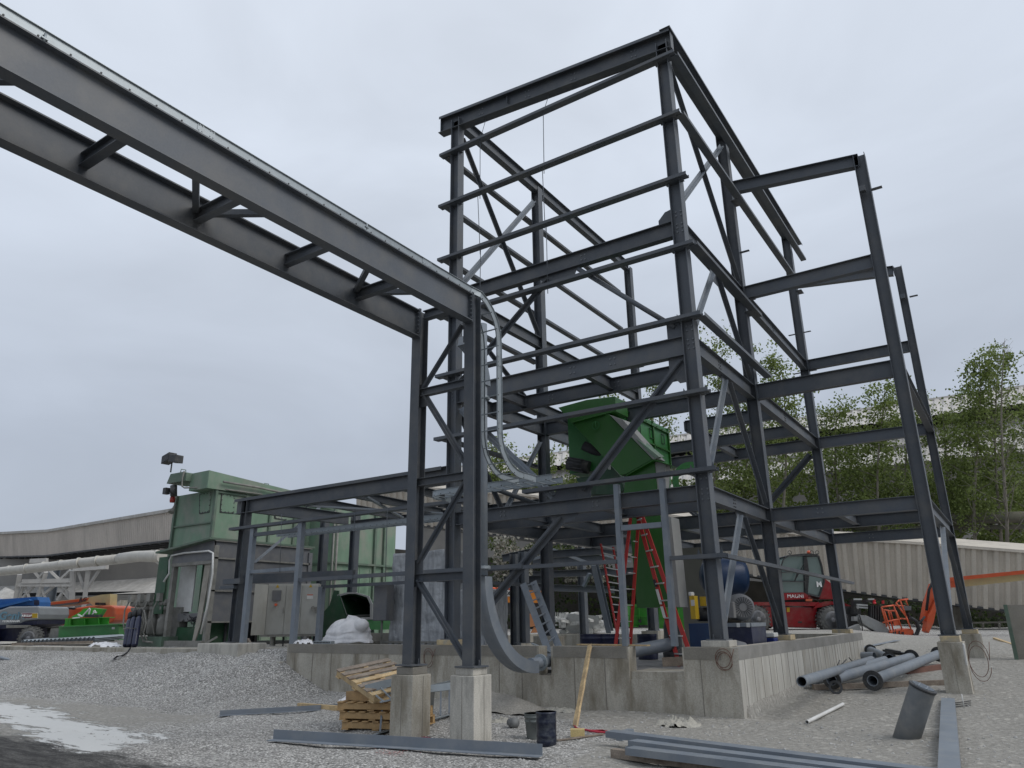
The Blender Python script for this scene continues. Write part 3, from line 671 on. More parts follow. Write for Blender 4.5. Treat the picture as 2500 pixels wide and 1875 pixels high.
# dust pipe with curved wear bend
dp = empty('dust_pipe', (-8.0, 10.95, 1.0), 'grey vertical dust pipe with a curved box bend entering the slot in the wall', 'pipe')
MB().cyl((-8.0, 10.95, 2.42), (-8.0, 10.95, 7.3), .1, n=24).build('pipe', STEEL2, dp)
MB().flange((-8.0, 10.95, 2.56), (0, 0, 1), .15, .1, .05).build('flange', GALV, dp); MB().flange((-8.0, 10.95, 5.75), (0, 0, 1), .15, .1, .05).build('flange', GALV, dp)
def boxbend(cy, cz, R, a0, a1, wid, thk, sy=1, n=18):
    q = MB()
    for i in range(n+1):
        a = a0+(a1-a0)*i/n
        for rr in (R-thk/2, R+thk/2):
            for sx in (-1, 1): q.v.append(V((-8.0+sx*wid/2, cy+sy*rr*math.cos(a), cz+rr*math.sin(a))))
    for i in range(n):
        b0 = i*4
        for a, b_ in ((0, 1), (1, 3), (3, 2), (2, 0)): q.f.append([b0+a, b0+b_, b0+4+b_, b0+4+a]); q.sm.append(a in (0, 3))
    q.f += [[0, 1, 3, 2], [n*4+2, n*4+3, n*4+1, n*4]]; q.sm += [False, False]
    return q
boxbend(12.55, 2.4, 1.6, math.pi, math.pi*1.5+.02, .28, .22).build('bend_box', STEEL2, dp)
MB().cyl((-8.0, 12.5, .86), (-8.0, 13.2, .86), .1, n=24).build('pipe', STEEL2, dp); MB().flange((-8.0, 12.86, .86), (0, 1, 0), .155, .1, .05, bolts=10).build('flange', GALV, dp)
boxbend(10.15, 6.0, .8, 0, math.pi*.42, .26, .2).build('bend_box', STEEL2, dp)
# ------------------------------------------------------------------ low steel frame joined to the left of the tower
low = empty('low_steel_frame', (-15, 15.4, WZ), 'low single storey dark steel frame running left from the tall frame, above the white cabinets', 'steel frame')
xc = at(577, 1500, y=Y1).x
ZT = 5.13
for x, y in ((xc, Y1), (xc+.02, Y2+.2), (at(792, 1300, y=Y2).x, Y2)):
    column(low, x, y, WZ+.02 if y == Y1 else 1.0, ZT-.02, .24, .22)
def lbeam(p0, p1, d, b): MB().ibeam(p0, p1, d, b, .014).build('beam', STEEL, low)
lbeam((at(573, 1222, y=13.28).x, Y1, ZT), (XA-.14, Y1, ZT+.02), .42, .2)
MB().sect((at(573, 1222, y=13.28).x, 13.27, ZT+.005), (XA-.3, 13.27, ZT+.025), [(-.012, -.08), (0, -.08), (0, .003), (-.012, .003)]).build('edge_angle', STEEL, low)
lbeam((xc+.05, Y2, ZT-.25), (XA-.2, Y2, ZT-.25), .3, .17); lbeam((xc, Y1+.1, ZT-.02), (xc, Y2-.1, ZT-.02), .36, .18)
for f in (.3, .52, .75): lbeam((xc+(XA-xc)*f, Y1+.12, ZT-.12), (xc+(XA-xc)*f, Y2-.02, ZT-.2), .2, .15)
MB().bar((xc+2.2, Y1+.3, ZT-.38), (xc+4.2, Y2-.3, ZT-.38), .09, .05).build('brace', STEEL2, low); MB().bar((xc+4.6, Y1+.2, ZT-.38), (xc+2.6, Y2-.3, ZT-.38), .09, .05).build('brace', STEEL2, low)
a, b_ = at(566, 1288, y=13.2), at(978, 1236, y=13.2)
MB().sect((a.x, 13.2, a.z-.09), (-9.6, 13.2, a.z-.09), [(-.1, 0), (.1, 0), (.1, .075), (.093, .075), (.093, .007), (-.093, .007), (-.093, .075), (-.1, .075)]).build('girt', STEEL, low)
zg2 = at(640, 1395, y=13.3).z; zg3 = at(850, 1410, y=13.3).z; zg4 = at(640, 1305, y=13.3).z
xp1, xp2 = at(600, 1500, y=13.22).x, at(722, 1480, y=13.22).x; xp3 = at(783, 1480, y=14.6).x
for x, y, z0, z1 in ((xp1, 13.22, WZ+.02, a.z-.1), (xp2, 13.22, WZ, a.z-.1), (xp3, 14.6, .75, zg3-.1)): MB().bar((x, y, z0), (x, y, z1), .15, .13, up=(0, 1, 0)).build('post', STEEL2, low)
MB().bar((xp1+.07, 13.22, zg4), (xp2-.07, 13.22, zg4), .09, .1).build('header', STEEL, low)
MB().bar((xp1+.07, 13.22, zg2), (xp2-.07, 13.22, zg2), .09, .09).build('header', STEEL2, low)
MB().bar((xp2+.07, 13.22, zg3), (-8.6, 13.22, zg3+.02), .09, .09).build('girt', STEEL, low)
MB().bar((xp3, 14.6, at(880, 1428, y=14.6).z), (xp3+3.2, 14.6, at(880, 1428, y=14.6).z), .08, .08).build('girt', STEEL, low)
MB().box(xc-.55, xc+.1, Y1-.25, Y1-.12, zg2-.42, zg2-.34).box(xc-.4, xc+.35, Y1-.26, Y1-.12, zg2-.3, zg2-.16).build('girt', STEEL, low)
p0, p1 = at(622, 1376, y=13.9), at(782, 1240, y=16.8); MB().dangle(p0, p1, .07, up=(0, -1, 0)).build('brace', STEEL2, low)
MB().bar((xc+.1, Y1+.1, at(620, 1415, y=13.8).z), (xc+3.6, Y1+.9, at(620, 1415, y=13.8).z), .1, .25).build('beam', STEEL, low)
for px, y0, y1 in ((688, 1255, 1400), (866, 1250, 1420), (946, 1240, 1420)): p = at(px, y0, y=13.1); MB().cyl(p, at(px-5, y1, y=13.1), .008, n=6).build('sag_rod', STEEL, low)
tz = at(800, 1300, y=14.4).z
ladder_tray('cable_tray', [(at(689, 1312, y=14.4).x, 14.4, tz), (-14, 14.4, tz), (-11.3, 14.4, tz), (-10.9, 14.7, tz), (-10.7, 16.4, tz)][:3], (0, -1, 0), .42, .12, 'long galvanised cable ladder hung under the low steel frame', step=.23, nrm=[V((0, 0, 1))]*3)
tz2 = at(1080, 1212, y=11.6).z
Pp = [(-6.75, 11.6, tz2), (-9.3, 11.6, tz2)]; 
for k in range(1, 6): th = k*math.pi/10; Pp.append((-9.3-.6*math.sin(th), 11.6+.6*(1-math.cos(th)), tz2))
ladder_tray('cable_tray', Pp, (0, -1, 0), .40, .11, 'short galvanised cable ladder behind the bridge posts, ending in a sideways bend', step=.25, nrm=[V((0, 0, 1))]*len(Pp))

# small concrete pad and raised slab edge at the left
s_ = empty('concrete_slab', (-24, 13.6, .5), 'raised concrete slab edge above the gravel slope, left of the foundation', 'slab', None); s_['kind'] = 'structure'; del s_['category']; 
MB().box(-45, -17.45, 13.0, 40, .3, 1.0).build('slab', CONC, s_); MB().box(at(540, 1570, y=13.1).x-.55, at(610, 1570, y=13.1).x, 12.75, 13.65, .2, 1.16).build('pad', CONC2, s_, bevel=.02)
MB().box(-17.2, -15.7, 12.9, 16.5, .3, .74).build('ramp_floor', CONC2, s_)
MB().box(-17.4, -14.8, 16.0, 16.3, .5, 1.35).build('back_kerb', CONCD, s_)

# ------------------------------------------------------------------ colours
PGREEN = mat('faded_green_paint', (.155, .245, .17), .6, 0, .2, 1.0, dirt=(.25, .255, .215), dirt_amt=.9, dirt_scale=1.1, stretch=(1, 1, .6), fine=.05)
PGREEN2 = mat('faded_green_shade', (.10, .15, .11), .65, 0, .2, 2, dirt=(.2, .2, .17), dirt_amt=.5)
DGREEN = mat('dark_green_paint', (.022, .075, .035), .5, 0, .2, 2, dirt=(.1, .11, .08), dirt_amt=.4, dirt_scale=3)
HGREEN = mat('new_green_paint', (.018, .115, .009), .42, 0, .12, 1.5, spec=.5, dirt=(.05, .13, .04), dirt_amt=.5, dirt_scale=1.4, stretch=(1, 1, .4), fine=.04)
HGREEN2 = mat('new_green_paint_light', (.03, .165, .04), .4, 0, .08, 2)
LGREEN = mat('bright_green_paint', (.07, .36, .05), .45, 0, .12, 3, dirt=(.2, .3, .12), dirt_amt=.3)
MGREEN = mat('mid_green_steel', (.07, .24, .08), .5, 0, .12, 2, dirt=(.15, .22, .12), dirt_amt=.3)
PRIMER = mat('pale_primer', (.33, .33, .315), .6, 0, .1, 3)
WHITE = mat('white_paint', (.62, .62, .60), .5, 0, .08, 4, dirt=(.35, .34, .3), dirt_amt=.4)
CABG = mat('cabinet_grey', (.40, .40, .37), .5, 0, .08, 1.5, dirt=(.26, .25, .215), dirt_amt=.7, dirt_scale=1.5, stretch=(1, 1, .5))
GREYP = mat('grey_machine_paint', (.125, .13, .14), .6, 0, .15, 1.5, dirt=(.22, .21, .19), dirt_amt=.6, dirt_scale=1.3)
DUSTY = mat('dusty_grey_steel', (.23, .225, .205), .8, 0, .2, 3, dirt=(.12, .115, .1), dirt_amt=.6, dirt_scale=4)
ORANGE = mat('orange_paint', (.60, .10, .035), .45, 0, .1, 3, dirt=(.45, .22, .15), dirt_amt=.35)
CREAM = mat('cream_paint', (.55, .46, .24), .5, 0, .08, 3, dirt=(.4, .36, .26), dirt_amt=.4)
BLUE = mat('blue_paint', (.010, .035, .095), .4, 0, .1, 3)
NAVY = mat('navy_plastic', (.010, .014, .045), .35, 0, .25, 5, dirt=(.06, .065, .08), dirt_amt=.4, dirt_scale=8)
RED = mat('red_paint', (.27, .008, .014), .35, 0, .12, 2, coat=.2, dirt=(.22, .11, .09), dirt_amt=.55, dirt_scale=1.6)
LRED = mat('ladder_red', (.42, .025, .02), .5, 0, .1, 4)
YEL = mat('yellow_paint', (.50, .33, .02), .5, 0, .1, 4)
ALU = mat('aluminium', (.55, .55, .54), .4, .4, .1, 6)
GLASS = mat('cab_glass', (.16, .22, .21), .08, 0, .1, 1, spec=.8)
CLAD = mat('dusty_cladding', (.56, .51, .455), .85, 0, .1, .25, dirt=(.42, .385, .345), dirt_amt=.8, dirt_scale=.5, stretch=(1, 1, .3), fine=.05, bscale=9)
CLAD2 = mat('grey_cladding', (.27, .26, .245), .85, 0, .12, .2, dirt=(.34, .325, .30), dirt_amt=.6, dirt_scale=.3)
DUST = mat('stone_dust_roof', (.44, .425, .395), .95, 0, .14, .5, dirt=(.30, .285, .26), dirt_amt=.8, dirt_scale=.6, stretch=(1, 1, 1), bump=.08, bscale=2, fine=.08)
VOID = mat('unlit_black', (.012, .012, .012), .9)  # near-black colour stands in for unlit depths and eave shade
RUST = mat('mossy_pipe', (.10, .10, .07), .8, 0, .25, 1, dirt=(.16, .13, .1), dirt_amt=.6)
PLAST = mat('milky_plastic_wrap', (.42, .435, .45), .22, 0, .2, 2.5, dirt=(.22, .235, .25), dirt_amt=.8, dirt_scale=2.2, stretch=(3, 3, .5), spec=.7, bump=.05, bscale=5)
PLASTW = mat('white_plastic_sheet', (.78, .77, .77), .35, 0, .1, 4, dirt=(.45, .45, .47), dirt_amt=.5, dirt_scale=5)
LETW = mat('white_lettering', (.75, .75, .73), .5); LETK = mat('black_lettering', (.012, .012, .014), .5)

# ------------------------------------------------------------------ green plant building and its front enclosure
gb = empty('green_plant_building', (-26.7, 22, 1), 'tall faded green steel plant housing with riveted hatches behind the grey enclosure', 'plant building')
GX, GY = -25.45, 17.18
def body(m, name, x0, x1, y0, y1, z0, z1, par, mm, bev=0): m = MB().box(x0, x1, y0, y1, z0, z1); return m.build(name, mm, par, bevel=bev)
zt = at(528, 1195, y=GY).z; xl = at(437, 1195, y=GY).x
body(0, 'wall', xl, GX, GY, 27.5, 1, zt, gb, PGREEN)
r_ = MB()
for px in (594, 655, 716, 745): y = at(px, 1290, x=GX).y; r_.box(GX, GX+.09, y-.05, y+.05, 1, zt)
r_.box(GX-.04, GX+.1, GY-.06, GY+.04, 1, zt).box(xl-.06, xl+.06, GY-.1, GY, 1, zt)
zm = at(480, 1282, y=GY).z; r_.box(xl, GX, GY-.07, GY-.001, zm, zm+.05).box(GX, GX+.08, GY, 27.5, zt-.12, zt-.05)
r_.build('rib', PGREEN2, gb)
for pts, pl in ((((489, 1206), (517, 1202), (512, 1250), (488, 1254)), 'y'), (((541, 1205), (572, 1212), (570, 1253), (537, 1250)), 'x'), (((671, 1238), (700, 1244), (698, 1270), (670, 1265)), 'x')):
    P = [at(a, b_, y=GY) if pl == 'y' else at(a, b_, x=GX) for a, b_ in pts]
    v = V((0, -.025, 0)) if pl == 'y' else V((.025, 0, 0)); o = MB().prism(P, v).build('hatch', PGREEN, gb)
    k = MB()
    for i in range(4):
        for f in (.1, .37, .63, .9): k.bolt(P[i]+(P[(i+1) % 4]-P[i])*f*1.0+(sum(P, V())/4-P[i])*.06+v, v, .025, .015)
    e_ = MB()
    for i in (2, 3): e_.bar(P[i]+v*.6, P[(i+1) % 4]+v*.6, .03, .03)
    e_.build('edge_shade_strip', DARK, o); k.build('bolts', DARK, o)  # dark bars paint shade along the lower and left hatch edges
# drag conveyor on the roof
z0, z1, z2 = zt, at(455, 1155, y=GY-.4).z, at(665, 1193, x=GX+.15).z
P = [V((GX+.15, GY-.5, zt-.02)), V((GX+.15, 23.3, zt+.02)), V((GX+.15, 23.3, zt+.25)), V((GX+.15, GY-.5, z1-.1))]
MB().prism(P, (-1.2, 0, 0)).build('roof_conveyor', PGREEN, gb)
MB().box(GX-1.25, GX+.22, GY-.56, GY-.5+9.5, zt+.1, zt+.1).build('conveyor_lip', PGREEN2, gb) if 0 else None
hb = at(415, 1182, y=GY-.6); ht = at(452, 1155, y=GY-.6)
MB().prism([(hb.x, GY-.75, hb.z), (GX-.95, GY-.75, hb.z-.02), (GX-.95, GY-.75, ht.z-.05), (ht.x+.1, GY-.75, ht.z+.02), (hb.x+.2, GY-.75, ht.z+.03)], (0, .9, 0)).build('head_box', PGREEN2, gb)
k = MB()
for px, py in ((447, 1148), (525, 1164), (568, 1171), (650, 1182)):
    p = at(px, py+8, x=GX-.05) if px > 460 else at(px, py+8, y=GY-.4); k.tube([p+V((0, -.12, 0)), p+V((0, -.1, .16)), p+V((0, .1, .16)), p+V((0, .12, 0))], .018, 6)
k.build('lifting_lug', PGREEN2, gb)
MB().tube([at(450, 1150, y=GY-.8), at(446, 1165, y=GY-.8), at(444, 1187, y=GY-.8), at(450, 1191, y=GY-.8), at(520, 1190, y=GY-.12), at(560, 1196, x=GX+.2), at(640, 1207, x=GX+.2)], .03, 8).build('conduit', DUSTY, gb)
MB().tube([at(545, 1176, x=GX+.3), at(630, 1190, x=GX+.3), at(690, 1203, x=GX+.3)], .045, 8).build('conduit', DUSTY, gb)
MB().cyl(at(424, 1186, y=GY-.7), at(424, 1210, y=GY-.7), .13, n=14).box(hb.x+.05, hb.x+.25, GY-.9, GY-.7, hb.z-.45, hb.z-.2).build('gear_motor', DARK, gb)
rb = at(421, 1222, y=GY-.5); bc = thing('beacon', MB().lathe(rb, (0, 0, 1), [(.09, -.08), (.11, 0), (.1, .14), (.05, .2)]), mat('red_lens', (.35, .03, .02), .3), 'small red warning beacon on the edge of the green housing', 'beacon')
p = at(424, 1240, y=GY-.5); hm = thing('horn', MB().lathe(p, (.1, -.5, -1), [(.05, -.15), (.05, 0), (.12, .22)]), DUSTY, 'grey horn below the red beacon on the green housing', 'horn')
p = at(417, 1150, y=GY-.6); fl_ = empty('floodlight', p, 'pair of dark floodlights on a thin pole above the green housing', 'floodlight')
MB().cyl(p+V((0, 0, -.05)), p+V((0, 0, .35)), .03, n=8).build('pole', GREYP, fl_)
for sx, t_ in ((-1, .15), (1, -.1)): MB().obb(p+V((sx*.25, 0, .5+t_*.3)), (.25, 0, t_*.4), (0, .18, 0), (0, 0, .16)).build('lamp_head', DARK, fl_, bevel=.02)
# second, wider part of the green plant
g2 = empty('green_filter_housing', (-23, 26, 1), 'ribbed pale green filter housing right of the taller green plant building', 'filter housing')
X2 = at(808, 1400, y=22).x; y2e = at(964, 1300, x=X2).y; z2 = at(840, 1262, x=X2).z; z2b = at(964, 1250, x=X2).z; zt2 = (z2+z2b)/2
body(0, 'wall', X2-3.2, X2, 22, y2e, 1, zt2, g2, PGREEN)
r_ = MB()
for px in (866, 912, 935): y = at(px, 1350, x=X2).y; r_.box(X2, X2+.12, y-.06, y+.06, 1, zt2)
zf = at(820, 1374, x=X2).z; r_.box(X2, X2+.14, 22, y2e, zf-.04, zf+.04).box(X2-.02, X2+.1, 21.95, 22.06, 1, zt2).box(X2-3.2, X2, 21.93, 22, zf-.04, zf+.04)
r_.build('rib', PGREEN2, g2)
rr = MB(); yl = at(870, 1440, x=X2).y
for px in (868, 893): y = at(px, 1440, x=X2).y; rr.box(X2+.2, X2+.24, y-.02, y+.02, 1, zf-.2)
for i in range(8): rr.box(X2+.2, X2+.23, at(868, 1440, x=X2).y, at(893, 1440, x=X2).y, 1.3+i*.3, 1.33+i*.3)
rr.build('access_ladder', PGREEN, g2)
MB().tube([(X2+.15, 22.1, 1), (X2+.15, 22.1, zt2-.4)], .05, 8).tube([(X2+.15, 21.9, 1), (X2+.15, 21.9, zt2-.1)], .035, 8).build('conduit', DUSTY, g2)
# grey enclosure
en = empty('machine_enclosure', (-21.9, 15.5, 1), 'grey steel machine enclosure with an open doorway, in front of the green building', 'enclosure')
EX, EY = -20.8, 14.2; zc = 4.17; xw = at(397, 1570, y=EY).x; zlo = at(395, 1345, y=EY).z; z1_ = at(520, 1518, x=EX).z
MB().box(EX-.06, EX, EY, 18.05, z1_, zc).build('side_panel', GREYP, en)
k = MB()
for py in (1362, 1442, 1518): z = at(530, py, x=EX).z; k.box(EX, EX+.06, EY, 18.05, z-.03, z+.02)
k.box(EX, EX+.07, EY-.02, 18.1, zc-.02, zc+.03).build('panel_flange', DUSTY, en)
for x, y in ((EX-.08, EY), (xw, EY), (EX-.08, 18)): MB().box(x, x+.14, y-.02, y+.14, 1.0, zc-.15 if x > xw else zlo-.1).build('frame_post', DUSTY if y == EY else GREYP, en)
zd = at(500, 1368, y=EY).z; MB().prism([(xw, EY-.03, zd-.1), (EX, EY-.03, zd), (EX, EY-.03, zc), (xw, EY-.03, zlo)], (0, .08, 0)).build('header_panel', GREYP, en)
MB().box(xw, EX, EY-.05, EY+.12, zd-.12, zd-.02).build('lintel', DUSTY, en)
MB().prism([(xw-.5, EY-.35, zlo-.12), (EX+.08, EY-.25, zc+.02), (EX+.08, 18.2, zc+.02), (xw-.5, 18.2, zlo-.12)], (0, 0, .06)).build('roof', PGREEN2, en)
MB().box(xw-.1, EX+.02, EY-.12, EY+.05, 1.0, 1.18).build('sill_beam', DUSTY, en)
MB().tube([at(400, 1420, y=EY-.12), at(413, 1400, y=EY-.12), at(414, 1368, y=EY-.12), at(419, 1356, y=EY-.12), at(450, 1350, y=EY-.12), at(510, 1345, y=EY-.12), at(520, 1350, y=EY-.12), at(519, 1400, y=EY-.12), at(508, 1470, y=EY-.12), at(490, 1548, y=EY-.12)], .03, 8).build('conduit', WHITE, en)
sw = [(.0, 0), (.35, 0), (.3, -.9), (.12, -2.2), (-.18, -2.9), (-.30, -2.9), (-.12, -1.8), (-.05, -.8)]
c = at(500, 1370, y=EY); MB().prism([c+V((a*.8, .02, b_*.88)) for a, b_ in sw], (0, .04, 0)).build('curtain', mat('dusty_canvas', (.30, .28, .24), .9, 0, .2, 3), en)
MB().box(xw-.9, xw-.35, EY+.05, EY+.1, 2.0, zlo-.2).build('side_sheet', DGREEN, en); MB().box(xw-.3, xw+.55, EY+.5, EY+.54, 2.05, 3.6).build('white_sheet', WHITE, en)
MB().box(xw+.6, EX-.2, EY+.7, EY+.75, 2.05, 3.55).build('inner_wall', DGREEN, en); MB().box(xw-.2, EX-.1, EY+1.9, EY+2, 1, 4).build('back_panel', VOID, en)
MB().box(xw+.1, EX-.3, EY+.35, EY+1.2, 1.75, 2.0).box(xw+.2, EX-.35, EY+.3, EY+.9, 1.0, 1.1).build('cross_beam', GREYP, en)
MB().prism([(xw+.05, EY+.35, 1.02), (EX-.35, EY+.35, 1.02), (EX-.4, EY+.35, 1.75), (xw+.9, EY+.35, 1.55), (xw+.15, EY+.35, 1.58)], (0, .8, 0)).build('machine_base', DGREEN, en)
k = MB(); rc = random.Random(5)
for i in range(7):
    c = V((xw+.45+rc.random()*.9, EY+.32, 1.62+rc.random()*.25)); k.tube([c+V((rc.uniform(-.4, .4), rc.uniform(-.06, .1), rc.uniform(-.12, .15))) for _ in range(6)], .012, 5)
k.build('loose_cables', BLACK, en)
MB().box(EX-1.2, EX-.02, EY+1, 17.9, 1.0, 1.1).box(EX-.35, EX-.28, EY+.9, EY+.97, 1, 2).box(EX-.2, EX-.14, EY+1.9, EY+1.97, 1, 2).build('under_frame', DARK, en)
# valve block with four upright motors, and gas cylinders
vb = empty('valve_skid', (-23.6, 14, 1), 'dusty pump skid with four upright motors left of the enclosure', 'pump skid')
for i, px in enumerate((322, 345, 368, 392)):
    y = 14.4; p = at(px, 1560, y=y); x = p.x; b0 = 1.05
    zt_ = at(px, 1464, y=y).z; q = MB().lathe((x, y, b0+.28), (0, 0, 1), [(.14, 0), (.17, .08), (.17, .5), (.12, .56), (.12, .78), (.16, .8), (.16, .9)], 14)
    q.lathe((x, y, b0+1.2), (0, 0, 1), [(.13, 0), (.19, .03), (.19, zt_-b0-1.3), (.15, zt_-b0-1.22), (.15, zt_-b0-1.2)], 14)
    for a in range(12): th = a*math.pi/6; q.box(x+.19*math.cos(th)-.008, x+.19*math.cos(th)+.008, y+.19*math.sin(th)-.01, y+.19*math.sin(th)+.01, b0+1.25, zt_-.12)
    o = q.build('motor', DUSTY, vb)
    MB().box(x-.1, x+.1, y-.28, y-.16, b0+1.35, b0+1.6).build('terminal_box', DUSTY, o)
    MB().tube([(x-.05, y-.24, b0+1.4), (x-.15, y-.3, b0+1.1), (x-.1, y-.32, b0+.7), (x+.1, y-.3, b0+.3)], .025, 8).build('hose', DUSTY, o)
x0, x1 = at(312, 1560, y=14.1).x, at(402, 1560, y=14.1).x; MB().box(x0, x1, 14, 14.8, 1.0, 1.3).build('base_frame', PGREEN2, vb); MB().box(x0+.3, x1-.1, 14.6, 14.9, 1.3, 2.2).build('manifold', DUSTY, vb)
MB().tube([at(346, 1490, y=13.9), at(352, 1520, y=13.8), at(343, 1545, y=13.8), at(350, 1566, y=13.8), at(372, 1568, y=13.8)], .03, 8).tube([at(352, 1490, y=13.9), at(357, 1522, y=13.8), at(350, 1545, y=13.8), at(358, 1562, y=13.8)], .025, 8).build('hose', DUSTY, vb)
for i, (px, tx, ty, lab) in enumerate(((307, 319, 1496, 'leftmost of three dark gas cylinders leaning before the pump skid'), (316, 330, 1491, 'middle one of three dark gas cylinders leaning before the pump skid'), (328, 343, 1489, 'rightmost of three dark gas cylinders leaning before the pump skid'))):
    b0 = at(px, 1577, y=13.35); t0 = at(tx, ty, y=13.75); d = (t0-b0); L_ = d.length
    gcy = empty('gas_cylinder', b0, lab, 'gas cylinder', 'gas cylinders leaning by the pump skid')
    MB().lathe(b0, d, [(.08, 0), (.09, .03), (.09, L_-.42), (.07, L_-.3), (.045, L_-.24), (.045, L_-.2)], 16).build('body', NAVY, gcy)
    MB().lathe(b0+d*((L_-.24)/L_), d, [(.075, 0), (.075, .2), (.05, .25)], 12).build('valve_cap', BLACK, gcy)
st_ = MB().tube([at(300, 1536, y=13.4), at(312, 1533, y=13.35), at(330, 1535, y=13.4), at(345, 1530, y=13.9)], .012, 6); thing('strap', st_, DUSTY, 'thin strap tied round the three gas cylinders', 'strap')
thing('hose', MB().tube([at(318, 1582, y=12.95), at(312, 1592, y=12.85), at(300, 1600, y=12.4), at(285, 1603, y=12.1), at(262, 1623, z=.55)], .025, 8), BLACK, 'black hose hanging over the slab edge onto the gravel slope', 'hose')

# ------------------------------------------------------------------ control cabinet
A_, B_, C_ = at(617, 1557, y=14.4), at(645, 1554, y=15.0), at(772, 1551, y=16.0); zb, ztp = 1.33, 2.80
cab = empty('control_cabinet', ((A_.x+C_.x)/2, 15.1, .74), 'pale grey three door electrical cabinet on legs under the low steel frame', 'electrical cabinet')
A_, B_, C_ = V((A_.x, A_.y, zb)), V((B_.x, B_.y, zb)), V((C_.x, C_.y, zb)); D_ = A_+C_-B_
# the cabinet front runs B-C, its left side A-B turned to the camera
u_ = (C_-B_).normalized(); n_ = V((u_.y, -u_.x, 0)); w_ = (C_-B_).length; dp_ = .42
B2 = B_-n_*.0; 
MB().prism([B_, C_, C_-n_*dp_, B_-n_*dp_], (0, 0, ztp-zb)).build('body', CABG, cab, bevel=.008)
for f0, f1, k_ in ((.01, .35, 0), (.36, .66, 1), (.67, .99, 2)):
    d0, d1 = B_+u_*w_*f0, B_+u_*w_*f1; o = MB().prism([d0, d1, d1+n_*.025, d0+n_*.025], (0, 0, ztp-zb-.04)).build('door', CABG, cab, bevel=.006)
    c = (d0+d1)/2+n_*.03
    MB().prism([c+V((0, 0, 1.36))-u_*.05, c+V((0, 0, 1.36))+u_*.05, c+V((0, 0, 1.46))], n_*.004).build('warning_triangle', YEL, o)
    if k_ == 0:
        MB().prism([c+u_*s1*.13+V((0, 0, z)) for s1, z in ((-1, .98), (1, .98), (1, 1.28), (-1, 1.28))], n_*.03).build('display', GREYP, o)
        MB().cyl(c+V((0, 0, .86)), c+V((0, 0, .86))+n_*.07, .04, n=12).build('switch', ORANGE, o)
    if k_ == 2:
        MB().prism([c+u_*s1*.09+V((0, 0, z)) for s1, z in ((-1, 1.02), (1, 1.02), (1, 1.12), (-1, 1.12))], n_*.004).build('label_plate', WHITE, o); MB().prism([c+u_*s1*.09+V((0, 0, z)) for s1, z in ((-1, 1.125), (1, 1.125), (1, 1.15), (-1, 1.15))], n_*.004).build('label_stripe', ORANGE, o)
        MB().cyl(c+u_*.12+V((0, 0, .75)), c+u_*.12+V((0, 0, .75))+n_*.08, .06, n=12).obb(c+u_*.17+V((0, 0, .68))+n_*.08, u_*.07, n_*.02, V((0, 0, .02))).build('isolator_handle', DUSTY, o)
    MB().prism([d1-u_*.04+V((0, 0, .6)), d1-u_*.02+V((0, 0, .6)), d1-u_*.02+V((0, 0, .78)), d1-u_*.04+V((0, 0, .78))], n_*.045).build('handle', DUSTY, o)
MB().prism([B_-u_*.1+V((0, 0, -.06))+n_*.1, C_+u_*.1+V((0, 0, -.06))+n_*.1, C_+u_*.1+V((0, 0, -.06))-n_*.5, B_-u_*.1+V((0, 0, -.06))-n_*.5], (0, 0, .055)).build('support_frame', DUSTY, cab)
for f in (.15, .85):
    for q_ in (.05, -.4): c = B_+u_*w_*f+n_*q_; MB().box(c.x-.03, c.x+.03, c.y-.03, c.y+.03, .72, zb-.06).build('leg', DUSTY, cab)
c = B_+u_*.55; MB().tube([c+V((0, 0, -.05)), c+V((.02, 0, -.35)), c+V((.14, 0, -.55)), c+V((.28, 0, -.52)), c+V((.36, 0, -.3)), c+V((.38, 0, -.05))], .022, 8).build('cable_loop', BLACK, cab)
A0 = V((at(617, 1500, y=14.45).x, 14.45, zb)); MB().prism([B_, A0, A0+n_*.03, B_+n_*.03], (0, 0, ztp-zb-.02)).build('open_door', CABG, cab)
g3 = empty('junction_cabinet', at(930, 1515, y=14.8), 'small grey-green cabinet on a thin post beside the wrapped pallets', 'electrical cabinet')
a, b_ = at(910, 1516, y=14.8), at(947, 1422, y=14.8); MB().box(a.x, b_.x, 14.8, 15.05, a.z, b_.z).build('body', GREYP, g3, bevel=.01); MB().box(a.x+.2, a.x+.24, 14.9, 14.94, .7, a.z).build('leg', DUSTY, g3)
MB().box(a.x+.012, b_.x-.012, 14.785, 14.80, a.z+.02, b_.z-.02).build('door', GREYP, g3)
# open end of a green duct
dc = empty('green_duct_end', at(850, 1545, y=17), 'open cut end of a dark green duct lying behind the cabinets', 'duct section')
ring_px = [(826, 1453), (849, 1447), (869, 1447), (900, 1456), (909, 1475), (909, 1511), (846, 1512)]
R0 = [at(a, b_, y=17.0) for a, b_ in ring_px]; cen = sum(R0, V())/len(R0); bk = V((-1.5, 2.0, -.25))
q = MB(); n7 = len(R0); In = [cen+(p-cen)*.88 for p in R0]
q.v = R0+[p+bk for p in R0]+In+[p+bk for p in In]; 
for i in range(n7):
    j = (i+1) % n7; q.f += [[i, j, n7+j, n7+i], [2*n7+j, 2*n7+i, 3*n7+i, 3*n7+j]]; q.sm += [False]*2
q.build('shell', DGREEN, dc)
q = MB(); Ro = [cen+(p-cen)*1.04 for p in R0]
for i in range(n7): j = (i+1) % n7; q.prism([In[i]+V((0, -.02, 0)), In[j]+V((0, -.02, 0)), Ro[j]+V((0, -.02, 0)), Ro[i]+V((0, -.02, 0))], (0, .03, 0))
q.build('end_flange', PRIMER, dc)
MB().prism([p+bk*.99 for p in In], (0, .02, 0)).build('end_wall', VOID, dc); MB().bar(R0[-1]+V((.1, .3, .1)), R0[3]+V((-.2, 1.6, -.5)), .08, .05).build('rail', DUSTY, dc)
